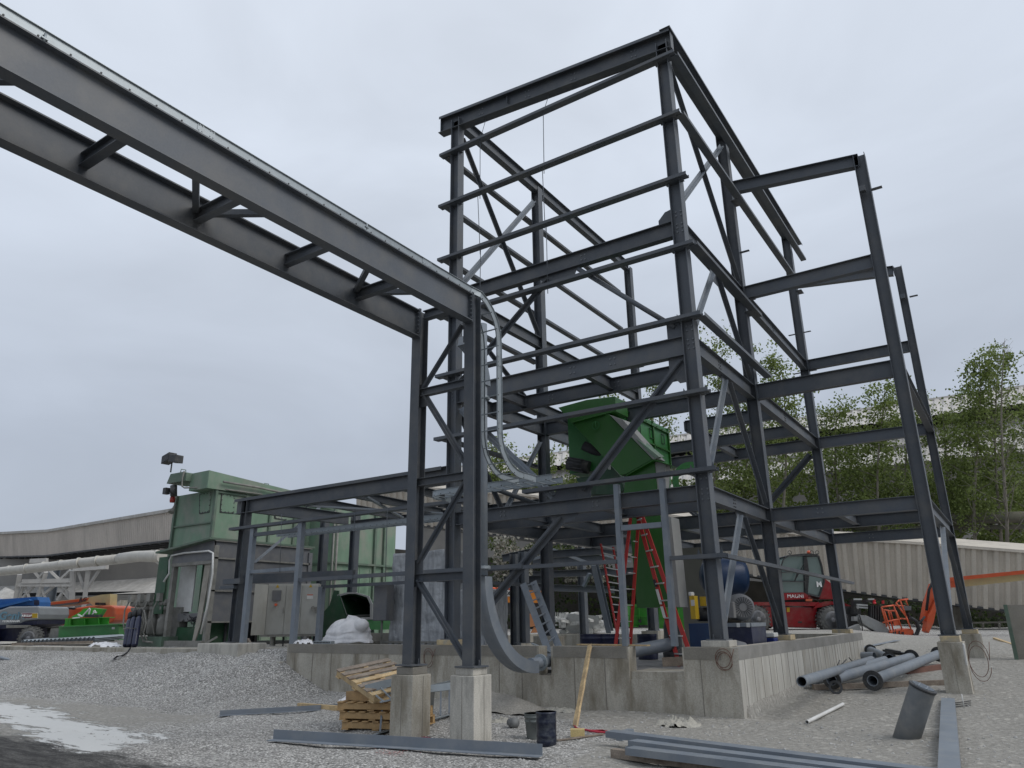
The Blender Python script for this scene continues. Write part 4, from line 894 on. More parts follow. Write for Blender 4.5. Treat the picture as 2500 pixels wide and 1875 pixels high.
a, b_, c_, d_ = at(785, 1500, y=16.9), at(785, 1555, y=16.9), at(848, 1560, y=16.9), at(826, 1453, y=16.9); MB().prism([a, b_, c_, at(846, 1512, y=16.9), d_], (-.4, 1.6, 0)).build('side_plate', DGREEN, dc)
MB().prism([at(801, 1490, y=17.1), at(826, 1455, y=17.1), at(826, 1442, y=17.1), at(815, 1441, y=17.1)], (0, .05, 0)).build('side_plate', DGREEN, dc)
a, b_ = at(846, 1538, y=17), at(930, 1513, y=17); MB().box(a.x, b_.x, 17.02, 18.6, a.z, b_.z).build('base_plate', MGREEN, dc); 
# ------------------------------------------------------------------ wrapped goods
def wrap(name, x0, x1, y0, y1, z0, z1, label, cat, bands=(), mm=PLAST, amp=.035, taper=0, n=44, rnd=.0, grp=None, seed=1):
    q = MB(); R = 4*n; lv = 34; cx, cy = (x0+x1)/2, (y0+y1)/2
    def per(t_):
        s = t_*4; k = int(s) % 4; f = s-int(s)
        return [(x0+(x1-x0)*f, y0), (x1, y0+(y1-y0)*f), (x1-(x1-x0)*f, y1), (x0, y1-(y1-y0)*f)][k]
    for j in range(lv+1):
        v = j/lv
        for i in range(R):
            x, y = per(i/R); z = z0+(z1-z0)*v
            fold = (abs(noise.noise(V((i*.30+seed+v*2, v*2.0, seed))))*-1.6+.3)*amp + noise.noise(V((i*.16, v*4, seed+4)))*amp*1.3 + (abs(noise.noise(V((i*.7+v*7, v*3, seed+9))))-.3)*amp*.9
            fold += .012*math.sin(i*1.3+v*3)*abs(noise.noise(V((i*.05, v*2, 7))))*3
            g_ = 1
            for b_ in bands: g_ -= .035*math.exp(-((v-b_)/.018)**2)
            top = 1-rnd*max(0, (v-.6)/.4)**2
            X = cx+(x-cx)*(1-taper*v)*g_*top; Y = cy+(y-cy)*(1-taper*v)*g_*top
            d = V((X-cx, Y-cy, 0)).normalized(); q.v.append(V((X, Y, z+noise.noise(V((X*2, Y*2, seed)))*amp*v))+d*fold)
    for j in range(lv):
        for i in range(R): q.f.append([j*R+i, j*R+(i+1) % R, (j+1)*R+(i+1) % R, (j+1)*R+i]); q.sm.append(True)
    q.v.append(V((cx, cy, z1+amp*1.2))); t_ = len(q.v)-1
    for i in range(R): q.f.append([lv*R+i, lv*R+(i+1) % R, t_]); q.sm.append(True)
    return thing(name, q, mm, label, cat, grp)
a, b_ = at(948, 1560, y=15.2), at(1088, 1560, y=15.2)
wr = wrap('wrapped_crate', a.x, b_.x-.05, 15.2, 16.5, .95, at(950, 1352, y=15.2).z, 'tall crate wrapped in milky plastic with strap bands, behind the bridge posts', 'wrapped crate', (.28, .45, .72), taper=.05)
wp = MB()
for i in range(9): wp.bar((a.x+.1+i*.22, 15.0, .9), (a.x+.35+i*.22, 15.05, 1.12), .03, .04)
wp.box(a.x-.05, b_.x, 15.0, 15.08, 1.12, 1.17); thing('floor_grille', wp, DUSTY, 'dusty metal grille lying under the tall plastic wrapped crate', 'grille')
a, b_ = at(1110, 1560, y=15.6), at(1185, 1560, y=15.6)
wrap('wrapped_crate', a.x, b_.x, 15.6, 16.6, .75, at(1130, 1440, y=15.6).z, 'smaller plastic wrapped crate half hidden behind the right bridge post', 'wrapped crate', (.5,), mm=PLAST, seed=6)
# motor under a white sheet
q = MB(); c = V((-14.62, 14.1, 1.16)); nu, nv = 48, 22
for j in range(nv+1):
    v = j/nv; ph = v*math.pi/2*1.0
    for i in range(nu):
        th = 2*math.pi*i/nu; rx, ry = .74, .42
        prof = (1-(v**2.6))**.5 if v < 1 else 0
        x = c.x+rx*math.cos(th)*prof*(1+.07*math.sin(3*th+1)); y = c.y+ry*math.sin(th)*prof
        z = c.z+.60*v*(1+.10*math.cos(th)) + .06*noise.noise(V((th*2, v*4, 1)))
        f = 1+.10*noise.noise(V((math.cos(th)*4, math.sin(th)*4, v*3)))+.05*noise.noise(V((math.cos(th)*11, math.sin(th)*11, v*6)))*(1-v)
        if .25 < v < .4: f *= .955
        if j < 3: f *= 1.06
        q.v.append(V((c.x+(x-c.x)*f, c.y+(y-c.y)*f, z)))
for j in range(nv):
    for i in range(nu): q.f.append([j*nu+i, j*nu+(i+1) % nu, (j+1)*nu+(i+1) % nu, (j+1)*nu+i]); q.sm.append(True)
q.ball((c.x+.62, c.y-.12, c.z+.42), .2, 12, 8, (1.1, .8, .8))
thing('covered_motor', q, PLASTW, 'round machine covered with a torn white plastic sheet on the foundation wall', 'covered machine')
q = MB()
for i in range(60): 
    pass
def crumple(name, c, rx, ry, hz, m, label, cat, seed, n=22):
    q = MB()
    for j in range(n+1):
        for i in range(n+1):
            u, v = i/n*2-1, j/n*2-1; r = math.hypot(u, v); f = max(0, 1-r**2)
            z = hz*(f**.6)*(.5+.9*abs(noise.noise(V((u*3+seed, v*3, seed))))+.5*abs(noise.noise(V((u*7, v*7+seed, 2)))))
            X, Y = c[0]+u*rx*(1+.15*noise.noise(V((v*2, seed, 0)))), c[1]+v*ry*(1+.2*noise.noise(V((u*2, 0, seed))))
            q.v.append(V((X, Y, c[2]+z-.01)))
    for j in range(n):
        for i in range(n):
            u, v = (i+.5)/n*2-1, (j+.5)/n*2-1
            if math.hypot(u, v)+.3*noise.noise(V((u*3, v*3, seed+5))) < .95: q.f.append([j*(n+1)+i, j*(n+1)+i+1, (j+1)*(n+1)+i+1, (j+1)*(n+1)+i]); q.sm.append(False)
    return thing(name, q, m, label, cat)
crumple('plastic_sheet', (-15.25, 13.25, WZ), .35, .16, .14, PLASTW, 'crumpled white sheet lying on top of the foundation wall', 'plastic sheet', 3)
p = at(250, 1572, y=13.6); crumple('plastic_sheet', (p.x, 13.7, 1.0), .9, .35, .16, PLASTW, 'white sheet lying on the slab by the gas cylinders', 'plastic sheet', 8)
k = MB(); a = at(770, 1572, y=13.15)
k.box(a.x, a.x+.62, 13.08, 13.2, WZ+.01, WZ+.075)
o = thing('slotted_strip', k, GALV, 'short perforated steel strip lying on the wall beside the covered machine', 'steel strip')
k = MB()
for i in range(11): k.box(a.x+.03+i*.052, a.x+.06+i*.052, 13.075, 13.085, WZ+.025, WZ+.06)
k.build('slots', BLACK, o)
# ------------------------------------------------------------------ background buildings
def corr(q, bots, tops, pitch, dpt, th=.15):
    """corrugated sheet between a bottom and a top polyline"""
    for (b0, b1), (t0, t1) in zip(zip(bots, bots[1:]), zip(tops, tops[1:])):
        b0, b1, t0, t1 = map(V, (b0, b1, t0, t1)); L_ = (b1-b0).length; n = max(2, int(L_/pitch)); nr = (b1-b0).cross(t0-b0).normalized()
        if nr.dot(E0-b0) < 0: nr = -nr
        P = []
        for i in range(n):
            for f, o in ((0, 0), (.35, 0), (.5, 1), (.85, 1)): P.append(((i+f)/n, o))
        P.append((1, 0)); base = len(q.v)
        for f, o in P: q.v.append(b0+(b1-b0)*f+nr*dpt*o); q.v.append(t0+(t1-t0)*f+nr*dpt*o)
        for i in range(len(P)-1): q.f.append([base+2*i, base+2*i+2, base+2*i+3, base+2*i+1]); q.sm.append(False)
    return q
# conveyor gallery at the left
gl = empty('conveyor_gallery', dep(200, 1400, 70), 'long dusty corrugated conveyor gallery on lattice supports at the far left', 'conveyor gallery')
TP = [(-260, 1310, 104), (0, 1302, 92), (120, 1296, 84), (440, 1243, 64), (560, 1215, 58)]; BT = [(-260, 1362, 104), (0, 1360, 92), (112, 1357, 84), (440, 1317, 64), (560, 1295, 58)]
tp, bt = [dep(*p) for p in TP], [dep(*p) for p in BT]
corr(MB(), bt, tp, .42, .06).build('corrugated_wall', CLAD, gl)
bk = V((-.5, 3.0, 0)); q = MB()
for i in range(4): q.quad(tp[i]+V((0, 0, .05)), tp[i+1]+V((0, 0, .05)), tp[i+1]+bk+V((0, 0, .2)), tp[i]+bk+V((0, 0, .2)))
for i in range(4): q.bar(tp[i]-V((0, .1, 0)), tp[i+1]-V((0, .1, 0)), .25, .28)
q.build('roof', DUST, gl); q = MB()
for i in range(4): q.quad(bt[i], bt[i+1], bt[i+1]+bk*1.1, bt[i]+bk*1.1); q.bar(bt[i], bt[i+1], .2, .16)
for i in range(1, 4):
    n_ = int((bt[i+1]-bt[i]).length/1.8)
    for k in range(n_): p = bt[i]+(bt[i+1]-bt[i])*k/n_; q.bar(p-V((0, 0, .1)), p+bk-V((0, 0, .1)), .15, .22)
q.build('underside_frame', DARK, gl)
q = MB()
for i in range(4): q.quad(tp[i]+bk, tp[i+1]+bk, bt[i+1]+bk, bt[i]+bk)
q.build('back_wall', CLAD, gl)
# its steel support tower with a dark column
lt = empty('lattice_support', dep(150, 1555, 76), 'grey lattice trestle under the conveyor gallery, carrying the long pipes', 'trestle')
LG = mat('pale_grey_steel', (.42, .41, .39), .7, 0, .12, 2)
def lb(pts, D, w=.18, par=lt, mm=LG, nm='member'):
    q = MB()
    for a, b_, c_, d_ in pts: q.bar(dep(a, b_, D), dep(c_, d_, D), w, w)
    return q.build(nm, mm, par)
for i, (x0, y0, x1, y1) in enumerate(((48, 1402, 24, 1549), (112, 1396, 66, 1549), (178, 1392, 173, 1549), (60, 1425, 10, 1549), (216, 1388, 196, 1549))): lb([(x0, y0, x1, y1)], 62, .34 if i != 3 else .22, nm='leg')
for s_ in ((46, 1427, 178, 1427), (56, 1420, 176, 1417), (75, 1370, 115, 1368), (75, 1377, 115, 1375)): lb([s_], 62, .35, nm='girt')
for s_ in ((84, 1396, 108, 1425), (108, 1396, 84, 1425), (122, 1393, 150, 1420), (172, 1392, 140, 1422), (60, 1430, 72, 1462), (84, 1430, 55, 1460), (135, 1428, 90, 1466), (140, 1428, 170, 1462), (190, 1395, 206, 1440), (243, 1390, 208, 1445), (155, 1430, 175, 1465), (165, 1430, 140, 1465), (100, 1430, 112, 1466)): lb([s_], 62, .2, nm='diagonal')
lb([(182, 1388, 262, 1382)], 62, .5, nm='head_beam')
q = MB().ibeam(dep(128, 1475, 66), dep(146, 1372, 66), 1.0, .9, .06, .05, up=(0, 1, 0)); thing('support_column', q, STEEL2, 'thick dark steel column behind the pale lattice trestle', 'column')
pp = empty('pipe_run', dep(150, 1380, 60), 'pair of long off-white pipes crossing the yard above the boom lifts', 'pipe')
OFFW = mat('off_white_pipe', (.50, .48, .43), .6, 0, .08, 2, dirt=(.36, .34, .3), dirt_amt=.5)
pm = [(-150, 1412, 66), (0, 1394, 60), (100, 1384, 57), (200, 1373, 53), (290, 1364, 49)]
MB().tube([dep(*p) for p in pm], .30, 14).build('pipe', OFFW, pp); MB().tube([dep(292, 1363, 49), dep(330, 1358, 47), dep(370, 1357, 45), dep(398, 1360, 42)], .33, 14).build('pipe', OFFW, pp)
MB().tube([dep(px, py+9, D) for px, py, D in pm]+[dep(340, 1367, 47), dep(380, 1368, 44), dep(392, 1376, 42)], .12, 10).build('thin_pipe', OFFW, pp)
k = MB()
for px, py, D in ((20, 1392, 60), (62, 1388, 58), (104, 1383, 57), (146, 1379, 55), (190, 1374, 53), (235, 1370, 51), (381, 1358, 43)): p, p2 = dep(px, py, D), dep(px+6, py-.6, D); k.cyl(p, p+(p2-p).normalized()*.14, .37, n=14)
k.build('pipe_collar', OFFW, pp)
# building behind, with the dusty lean-to roof
bb = empty('stone_works_building', dep(250, 1500, 95), 'large dusty grey works building behind the conveyor gallery at the left', 'works building')
def wallpx(pts, dpth, name, mm, par):
    P = [dep(*p) for p in pts]; f = V((CF.x, CF.y, 0)).normalized()*dpth; return MB().prism(P, f).build(name, mm, par)
wallpx([(-200, 1500, 98), (-200, 1360, 98), (440, 1300, 82), (440, 1450, 82)], 8, 'wall', CLAD2, bb)
wallpx([(-200, 1455, 90), (-200, 1448, 97), (140, 1422, 92), (420, 1397, 84), (420, 1446, 76), (150, 1455, 84)], .6, 'lean_to_roof', DUST, bb)
wallpx([(-200, 1466, 91), (-200, 1452, 91), (420, 1442, 77.5), (420, 1454, 77.5)], .4, 'eave_shade', VOID, bb)  # near-black strip paints the shade under the lean-to roof
wallpx([(-200, 1550, 89), (-200, 1462, 89), (420, 1450, 76.5), (420, 1550, 76.5)], .5, 'lower_wall', mat('dusty_block_wall', (.28, .265, .24), .9, 0, .12, .5, dirt=(.2, .19, .17), dirt_amt=.7, dirt_scale=1, stretch=(.3, .3, 3)), bb)
wallpx([(345, 1351, 79), (345, 1340, 79), (351, 1339, 79), (351, 1350, 79)], .3, 'window', VOID, bb)
hp = dep(0, 1500, 78); q = MB(); nn = 40
for j in range(nn+1):
    for i in range(nn+1):
        u, v = i/nn*2-1, j/nn*2-1; r_h = math.hypot(u, v)
        q.v.append(V((hp.x+u*11, hp.y+v*6, .6+5.2*max(0, 1-r_h)**.9+.5*noise.noise(V((u*3, v*3, 0)))*(r_h < 1))))
for j in range(nn):
    for i in range(nn): q.f.append([j*(nn+1)+i, j*(nn+1)+i+1, (j+1)*(nn+1)+i+1, (j+1)*(nn+1)+i]); q.sm.append(True)
thing('stone_heap', q, DUST, 'heap of pale stone dust beyond the blue lift at the far left', 'heap')
q = MB(); P = [dep(*p) for p in ((275, 1555, 44), (272, 1482, 44), (293, 1465, 44), (293, 1555, 44))]; thing('wing_wall', q.prism(P, (-.3, 1.2, 0)), CONC, 'small concrete wing wall behind the orange boom lift', 'concrete wall')

# inclined gallery at the right, descending behind the yard
gr_ = empty('inclined_gallery', dep(2300, 1560, 47), 'long pale corrugated gallery sloping down behind the vehicles at the right', 'conveyor gallery')
TP = [(870, 1180, 60), (1290, 1210, 54), (2041, 1317, 46), (2200, 1324, 45), (2640, 1358, 42)]; BT = [(870, 1262, 60), (1290, 1316, 54), (2055, 1441, 46), (2204, 1461, 45), (2640, 1513, 42)]
tp, bt = [dep(*p) for p in TP], [dep(*p) for p in BT]
CLAD3 = mat('gallery_cladding', (.50, .455, .385), .85, 0, .08, .4, dirt=(.36, .33, .285), dirt_amt=.75, dirt_scale=.7, stretch=(1, 1, .25), fine=.05, bscale=12)
corr(MB(), bt, tp, .55, .13).build('corrugated_wall', CLAD3, gr_)
q = MB(); bk = V((-1, 3.5, 0))
for i in range(4): q.quad(tp[i]+V((.1, -.2, .03)), tp[i+1]+V((.1, -.2, .03)), tp[i+1]+bk+V((0, 0, .9)), tp[i]+bk+V((0, 0, .9))); q.bar(tp[i]+V((.05, -.18, 0)), tp[i+1]+V((.05, -.18, 0)), .06, .16)
q.build('roof', CLAD3, gr_); q = MB()
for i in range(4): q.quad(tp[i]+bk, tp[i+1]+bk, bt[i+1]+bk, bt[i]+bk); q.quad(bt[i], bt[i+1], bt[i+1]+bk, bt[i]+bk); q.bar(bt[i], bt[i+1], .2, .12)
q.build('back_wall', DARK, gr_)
for px, py, w in ((2335, 1482, .55), (1930, 1430, .5)):
    p = dep(px, py, 46.5); MB().prism([p+V((-w*.5, 0, -3.2)), p+V((w*.5, 0, -3.2)), p+V((w*.6, 0, -.1)), p+V((w*1.3, 0, .5)), p+V((w*1.3, 0, 1.3)), p+V((-w*1.3, 0, 1.3)), p+V((-w*1.3, 0, .5)), p+V((-w*.6, 0, -.1))], (0, .8, 0)).build('support_pillar', CONC, gr_)
# works hall behind the trees
wh = empty('works_hall', dep(2100, 1500, 95), 'big grey works hall with stepped corrugated roof behind the trees', 'works hall')
DUSTL = mat('pale_corrugated_roof', (.50, .48, .45), .9, 0, .1, .4, dirt=(.32, .3, .27), dirt_amt=.6, dirt_scale=.8)
wallpx([(1000, 1500, 100), (1000, 1210, 100), (2640, 1040, 88), (2640, 1500, 88)], 6, 'wall', CLAD2, wh)
q = MB(); corr(q, [dep(1000, 1255, 97), dep(2640, 1088, 85)], [dep(1000, 1190, 104), dep(2640, 1000, 92)], 1.1, .14); q.build('lower_roof', DUSTL, wh)
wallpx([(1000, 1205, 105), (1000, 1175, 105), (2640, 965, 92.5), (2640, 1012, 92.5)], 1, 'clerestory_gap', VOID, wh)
q = MB(); corr(q, [dep(1000, 1185, 102), dep(2640, 968, 89.5)], [dep(1000, 1160, 108), dep(2640, 925, 96)], 1.1, .14); q.bar(dep(1000, 1158, 108), dep(2640, 923, 96), .4, .3); q.build('upper_roof', DUSTL, wh)
# pipelines on the right
pl = empty('pipeline', dep(2400, 1270, 62), 'thick mossy pipeline crossing at the right in front of the trees', 'pipeline')
MB().tube([dep(2050, 1262, 66), dep(2320, 1268, 62), dep(2640, 1258, 58)], .47, 14).build('pipe', RUST, pl)
MB().bar(dep(2050, 1292, 66), dep(2640, 1284, 58), .3, .35).build('support_beam', RUST, pl)
for px in (2345, 2420, 2490): MB().bar(dep(px, 1300, 61), dep(px, 1250, 61), .15, .15).build('bracket', RUST, pl)

# ------------------------------------------------------------------ trees and ivy
def leafmat(name, c, c2):
    m = bpy.data.materials.new(name); m.use_nodes = True; t = m.node_tree; b = t.nodes['Principled BSDF']; b.inputs['Roughness'].default_value = .55; b.inputs['Specular IOR Level'].default_value = .3
    g_ = t.nodes.new('ShaderNodeNewGeometry'); tc_ = t.nodes.new('ShaderNodeTexCoord'); nn = t.nodes.new('ShaderNodeTexNoise'); nn.inputs['Scale'].default_value = .7; t.links.new(tc_.outputs['Object'], nn.inputs['Vector'])
    ad = t.nodes.new('ShaderNodeMath'); ad.operation = 'ADD'; t.links.new(nn.outputs['Fac'], ad.inputs[0]); t.links.new(g_.outputs['Random Per Island'], ad.inputs[1])
    mr_ = t.nodes.new('ShaderNodeMapRange'); mr_.inputs[1].default_value = .35; mr_.inputs[2].default_value = 1.4; t.links.new(ad.outputs[0], mr_.inputs[0])
    mm = t.nodes.new('ShaderNodeMix'); mm.data_type = 'RGBA'; mm.inputs[6].default_value = (*c, 1); mm.inputs[7].default_value = (*c2, 1); t.links.new(mr_.outputs[0], mm.inputs[0]); t.links.new(mm.outputs[2], b.inputs['Base Color'])
    tr_ = t.nodes.new('ShaderNodeBsdfTranslucent'); t.links.new(mm.outputs[2], tr_.inputs['Color']); ms = t.nodes.new('ShaderNodeMixShader'); ms.inputs[0].default_value = .35
    t.links.new(b.outputs[0], ms.inputs[1]); t.links.new(tr_.outputs[0], ms.inputs[2]); t.links.new(ms.outputs[0], t.nodes['Material Output'].inputs[0])
    return m
LEAF = leafmat('poplar_leaves', (.07, .10, .022), (.24, .30, .09)); LEAF2 = leafmat('dark_leaves', (.015, .028, .010), (.07, .10, .03)); GLINTL = leafmat('glint_ivy', (.05, .05, .03), (.45, .44, .38))
BARK = mat('pale_bark', (.22, .20, .165), .9, 0, .2, 3)
rt = random.Random(21)
def leafquad(q, p, s):
    a = V((rt.gauss(0, 1), rt.gauss(0, 1), rt.gauss(0, 1))).normalized(); b_ = a.cross(V((rt.gauss(0, 1), rt.gauss(0, 1), rt.gauss(0, 1)))).normalized()
    n_ = len(q.v); q.v += [p-a*s, p+b_*s*.75, p+a*s*1.1, p-b_*s*.75]; q.f.append([n_, n_+1, n_+2, n_+3]); q.sm.append(False)
def tree(px, ytop, ybase, wpx, D, n, label, dens=1, leaf=.115, mm=None, bare=False, lean=0, low=.05):
    top, base = dep(px+lean, ytop, D), dep(px, ybase, D); base.z = min(base.z, top.z-3); H = (top-base).length; Rw = wpx*D/FPX*.5
    r = empty('tree', base, label, 'tree', 'trees in front of the works hall')
    tk = MB(); q = MB(); ax = (top-base); side = V((CR.x, CR.y, 0)).normalized(); fw = V((CF.x, CF.y, 0)).normalized()
    tp_ = [base+ax*f+side*math.sin(f*5+px)*.25 for f in (0, .15, .3, .45, .6, .75, .88, .98)]
    tk.tube(tp_, [.15, .13, .11, .09, .07, .05, .03, .01], 7)
    nb = 26 if not bare else 34
    for i in range(nb):
        f = low+(.96-low)*((i+.5)/nb)**.9; o = base+ax*f+side*math.sin(f*5+px)*.25
        th = rt.uniform(0, 6.283); ww = Rw*(1.05-.55*f)*rt.uniform(.6, 1.2) if not bare else Rw*(1.1-f)*rt.uniform(.6, 1.1)
        if f < .5: ww *= 1.15
        d = (side*math.cos(th)+fw*math.sin(th))*ww+V((0, 0, ww*rt.uniform(.5, 1.1)))
        mid = o+d*.5+V((0, 0, -ww*.08)); e_ = o+d; tk.tube([o, mid, e_], [.05*(1.2-f), .03*(1.2-f), .008], 4)
        for w_ in range(4 if bare else 2):
            s0 = o+d*rt.uniform(.3, .8); e2 = s0+V((rt.gauss(0, .5), rt.gauss(0, .5), rt.uniform(.3, 1.0)))*Rw*.28; tk.tube([s0, e2], [.015, .005], 3)
        if bare:
            for _ in range(int(n/nb)): leafquad(q, o+d*rt.uniform(.4, 1)+V((rt.gauss(0, .3), rt.gauss(0, .3), rt.gauss(0, .3))), leaf*.6)
            continue
        m_ = int(n*1.9/nb)
        cl = [o+d*rt.uniform(.25, 1.08)+V((rt.gauss(0, 1), rt.gauss(0, 1), rt.gauss(0, .8)))*Rw*.22 for _ in range(9)]
        for k in range(m_):
            c = cl[k % 9]; s = Rw*.12*(.7+rt.random()*.6)
            leafquad(q, c+V((rt.gauss(0, s), rt.gauss(0, s), rt.gauss(0, s*.85))), leaf*rt.uniform(.6, 1.3))
    tk.build('trunk', BARK, r); q.build('crown', mm or LEAF, r)
    return r
TR = [(1215, 1085, 1330, 130, 62, 1500, 'small leafy tree left of the tower bays, in front of a pale roof'), (1310, 1120, 1340, 130, 66, 1400, 'low bushy tree seen through the tower just left of the green hopper'), (1420, 1075, 1340, 110, 60, 1100, 'slim tree behind the motor drive left of the green hopper'),
 (1500, 960, 1340, 130, 64, 1500, 'leafy tree behind the upper right of the green hopper'), (1600, 930, 1340, 120, 66, 1500, 'leafy tree between the green hopper and the corner column'),
 (1745, 832, 1340, 150, 62, 2600, 'tall poplar right beside the corner column, its top above the second floor'), (1825, 960, 1340, 150, 66, 2200, 'poplar standing behind the middle column of the right side'), (1915, 880, 1345, 160, 60, 3000, 'tall light green poplar between the middle and rear right columns'),
 (2050, 985, 1350, 150, 64, 2400, 'broad bushy tree just right of the rear right column'), (2145, 940, 1350, 150, 62, 2600, 'poplar behind the nearer outrigger post with upswept twigs'), (2215, 985, 1350, 150, 66, 2200, 'bushy tree between the two outrigger posts'),
 (2305, 1000, 1350, 150, 64, 2300, 'dense bushy tree just right of the farther outrigger post'), (2385, 872, 1350, 150, 60, 3400, 'tall poplar with a full rounded top near the right edge'), (2440, 850, 1350, 110, 61, 2200, 'narrow tall poplar next to the bare tree at the right'), (2530, 985, 1350, 170, 62, 2600, 'leafy tree cut by the right edge of the picture')]
for px, yt, yb, w, D, n, lab in TR: tree(px, yt, yb, w, D, n, lab, lean=rt.uniform(-12, 12))
tree(2452, 815, 1350, 150, 58, 260, 'almost bare tree with thin upright twigs near the right edge', bare=True)
def hedge(name, boxes, n, m, label, leaf=.14, wall=True):
    q = MB()
    for i in range(n):
        (x0, y0, x1, y1, D) = boxes[i % len(boxes)]; px, py = rt.uniform(x0, x1), rt.uniform(y0, y1)
        if noise.noise(V((px*.02, py*.03, 5))) < -.32: continue
        leafquad(q, dep(px, py, D-rt.random()*1.2+noise.noise(V((px*.03, py*.05, 1)))*.8), leaf*rt.uniform(.6, 1.4))
    o = q.build(name, m); tag(o, label, kind='stuff'); return o
hedge('undergrowth', [(1180, 1170, 1760, 1345, 68), (1700, 1090, 2180, 1345, 69), (2180, 1150, 2560, 1345, 69), (1700, 1180, 2560, 1345, 66)], 60000, LEAF, 'mass of green bushes below the trees', leaf=.125)
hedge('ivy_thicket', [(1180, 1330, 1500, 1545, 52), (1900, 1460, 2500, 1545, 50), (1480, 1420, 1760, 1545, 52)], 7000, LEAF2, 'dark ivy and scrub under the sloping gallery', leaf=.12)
hedge('glint_ivy', [(1205, 1310, 1300, 1420, 51), (1380, 1350, 1480, 1420, 51)], 1800, GLINTL, 'ivy hanging below the gallery, its leaf glints painted pale', leaf=.11)  # light reflected off the leaves is put into their pale colour
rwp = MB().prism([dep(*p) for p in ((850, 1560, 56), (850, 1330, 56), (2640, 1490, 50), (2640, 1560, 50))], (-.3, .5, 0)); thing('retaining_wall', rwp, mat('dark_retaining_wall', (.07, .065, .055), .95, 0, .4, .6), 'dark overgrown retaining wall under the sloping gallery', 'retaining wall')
q = MB().bar(dep(2360, 1521, 48), dep(2500, 1518, 47), .3, .1)
for px in (2366, 2400, 2440, 2480): q.bar(dep(px, 1522, 48), dep(px, 1550, 48), .1, .1)
q.bar(dep(2395, 1543, 48), dep(2500, 1540, 47), .08, .1); thing('low_shed_frame', q, DUSTY, 'low open frame with a scalloped roof edge in the scrub at the right', 'shed frame')
FH = V((CF.x, CF.y, 0)).normalized(); RH = V((CR.x, CR.y, 0)).normalized()
def pane(q, pts, D, th): return q.prism([dep(a, b_, D) for a, b_ in pts], FH*th)
def pbox(q, x0, x1, y0, y1, D, th): return pane(q, [(x0, y1), (x1, y1), (x1, y0), (x0, y0)], D, th)
def wheel(par, c, r, w, ax, mm_hub=GREYP, lugs=24):
    """tyre with tread blocks, rim as its own mesh; ax points to the viewer"""
    ax = V(ax).normalized(); c = V(c)
    q = MB().tube([c-ax*w*.5, c-ax*w*.42, c-ax*w*.1, c+ax*w*.1, c+ax*w*.42, c+ax*w*.5], [r*.62, r*.93, r*.98, r*.98, r*.93, r*.62], 36)
    u = ax.cross(V((0, 0, 1))).normalized(); v = ax.cross(u)
    for k in range(lugs):
        a = 2*math.pi*k/lugs; d = u*math.cos(a)+v*math.sin(a); t_ = ax.cross(d)
        for s_ in (-1, 1): q.obb(c+d*r*.97+ax*s_*w*.27+t_*s_*r*.05, d*r*.045, t_*r*.055, ax*w*.2)
    ty = q.build('tyre', DUSTYR, par)
    MB().lathe(c+ax*w*.5, ax, [(r*.62, -.12), (r*.62, .012), (r*.52, .012), (r*.5, -.08), (r*.2, -.1), (r*.18, .02), (r*.05, .04)], 28).build('rim', mm_hub, par)
    return ty
DUSTYR = mat('dusty_rubber', (.075, .075, .072), .9, 0, .3, 5, dirt=(.2, .195, .18), dirt_amt=.6, dirt_scale=6)
vw = -FH
# ------------------------------------------------------------------ rotating telehandler
D = 35.0; th = empty('telehandler', dep(1935, 1547, D), 'red rotating telehandler with glass cab parked behind the tall steel frame', 'telehandler')
q = MB(); pane(q, [(1868, 1530), (1995, 1534), (1995, 1483), (1865, 1480)], D, 2.2); q.build('chassis', RED, th, bevel=.04)
q = MB(); pane(q, [(1835, 1478), (2000, 1480), (2000, 1470), (1835, 1470)], D-.1, 2.4); pane(q, [(1838, 1510), (1866, 1526), (1866, 1478), (1850, 1480)], D, 2.0); q.build('side_deck', RED, th)
q = MB(); pane(q, [(1985, 1486), (1996, 1475), (2020, 1468), (2050, 1469), (2072, 1476), (2084, 1484), (2060, 1481), (2030, 1476), (2006, 1482)], D-.15, .8); q.build('fender', RED, th)
q = MB(); pbox(q, 1990, 2082, 1478, 1520, D+.7, 1.4); q.build('wheel_arch', BLACK, th)
wheel(th, dep(2028, 1514, D-.25), .66, .5, vw+RH*.12, GREYP); wheel(th, dep(1845, 1512, D-.1), .66, .5, vw+RH*.25, GREYP)
wheel(th, dep(2040, 1512, D+2.3), .62, .5, vw, DUSTY); wheel(th, dep(1855, 1512, D+2.3), .62, .5, vw, DUSTY)
q = MB(); pane(q, [(1905, 1466), (1974, 1462), (1970, 1446), (1909, 1448)], D-.05, 1.6); hood = q.build('hood', RED, th, bevel=.02)
q = MB(); pane(q, [(1908, 1472), (1978, 1472), (1974, 1460), (1910, 1464)], D+.15, 1.6); q.build('turntable', DARK, th)
q = MB(); pane(q, [(2000, 1463), (2036, 1463), (2038, 1452), (2034, 1428), (2012, 1410), (2006, 1440)], D+.1, 1.6); q.build('engine_cover', RED, th, bevel=.03)
cabn = MB()
for a, b_ in (((1909, 1448), (1906, 1385)), ((1906, 1385), (1912, 1366)), ((1912, 1366), (1925, 1357)), ((1925, 1357), (1966, 1355)), ((1967, 1447), (1963, 1360)), ((1963, 1392), (1909, 1398)), ((1966, 1420), (1909, 1419))): cabn.bar(dep(*a, D-.1), dep(*b_, D-.1), .05, .05, up=vw)
for a, b_ in (((1965, 1358), (1998, 1357)), ((1998, 1357), (2006, 1382)), ((2006, 1382), (2012, 1420)), ((2012, 1420), (2000, 1455)), ((1968, 1449), (2000, 1457))): cabn.bar(dep(*a, D), dep(*b_, D), .07, .07, up=vw)
pane(cabn, [(1920, 1358), (1998, 1357), (1995, 1353), (1968, 1351), (1925, 1355)], D-.1, 1.5)
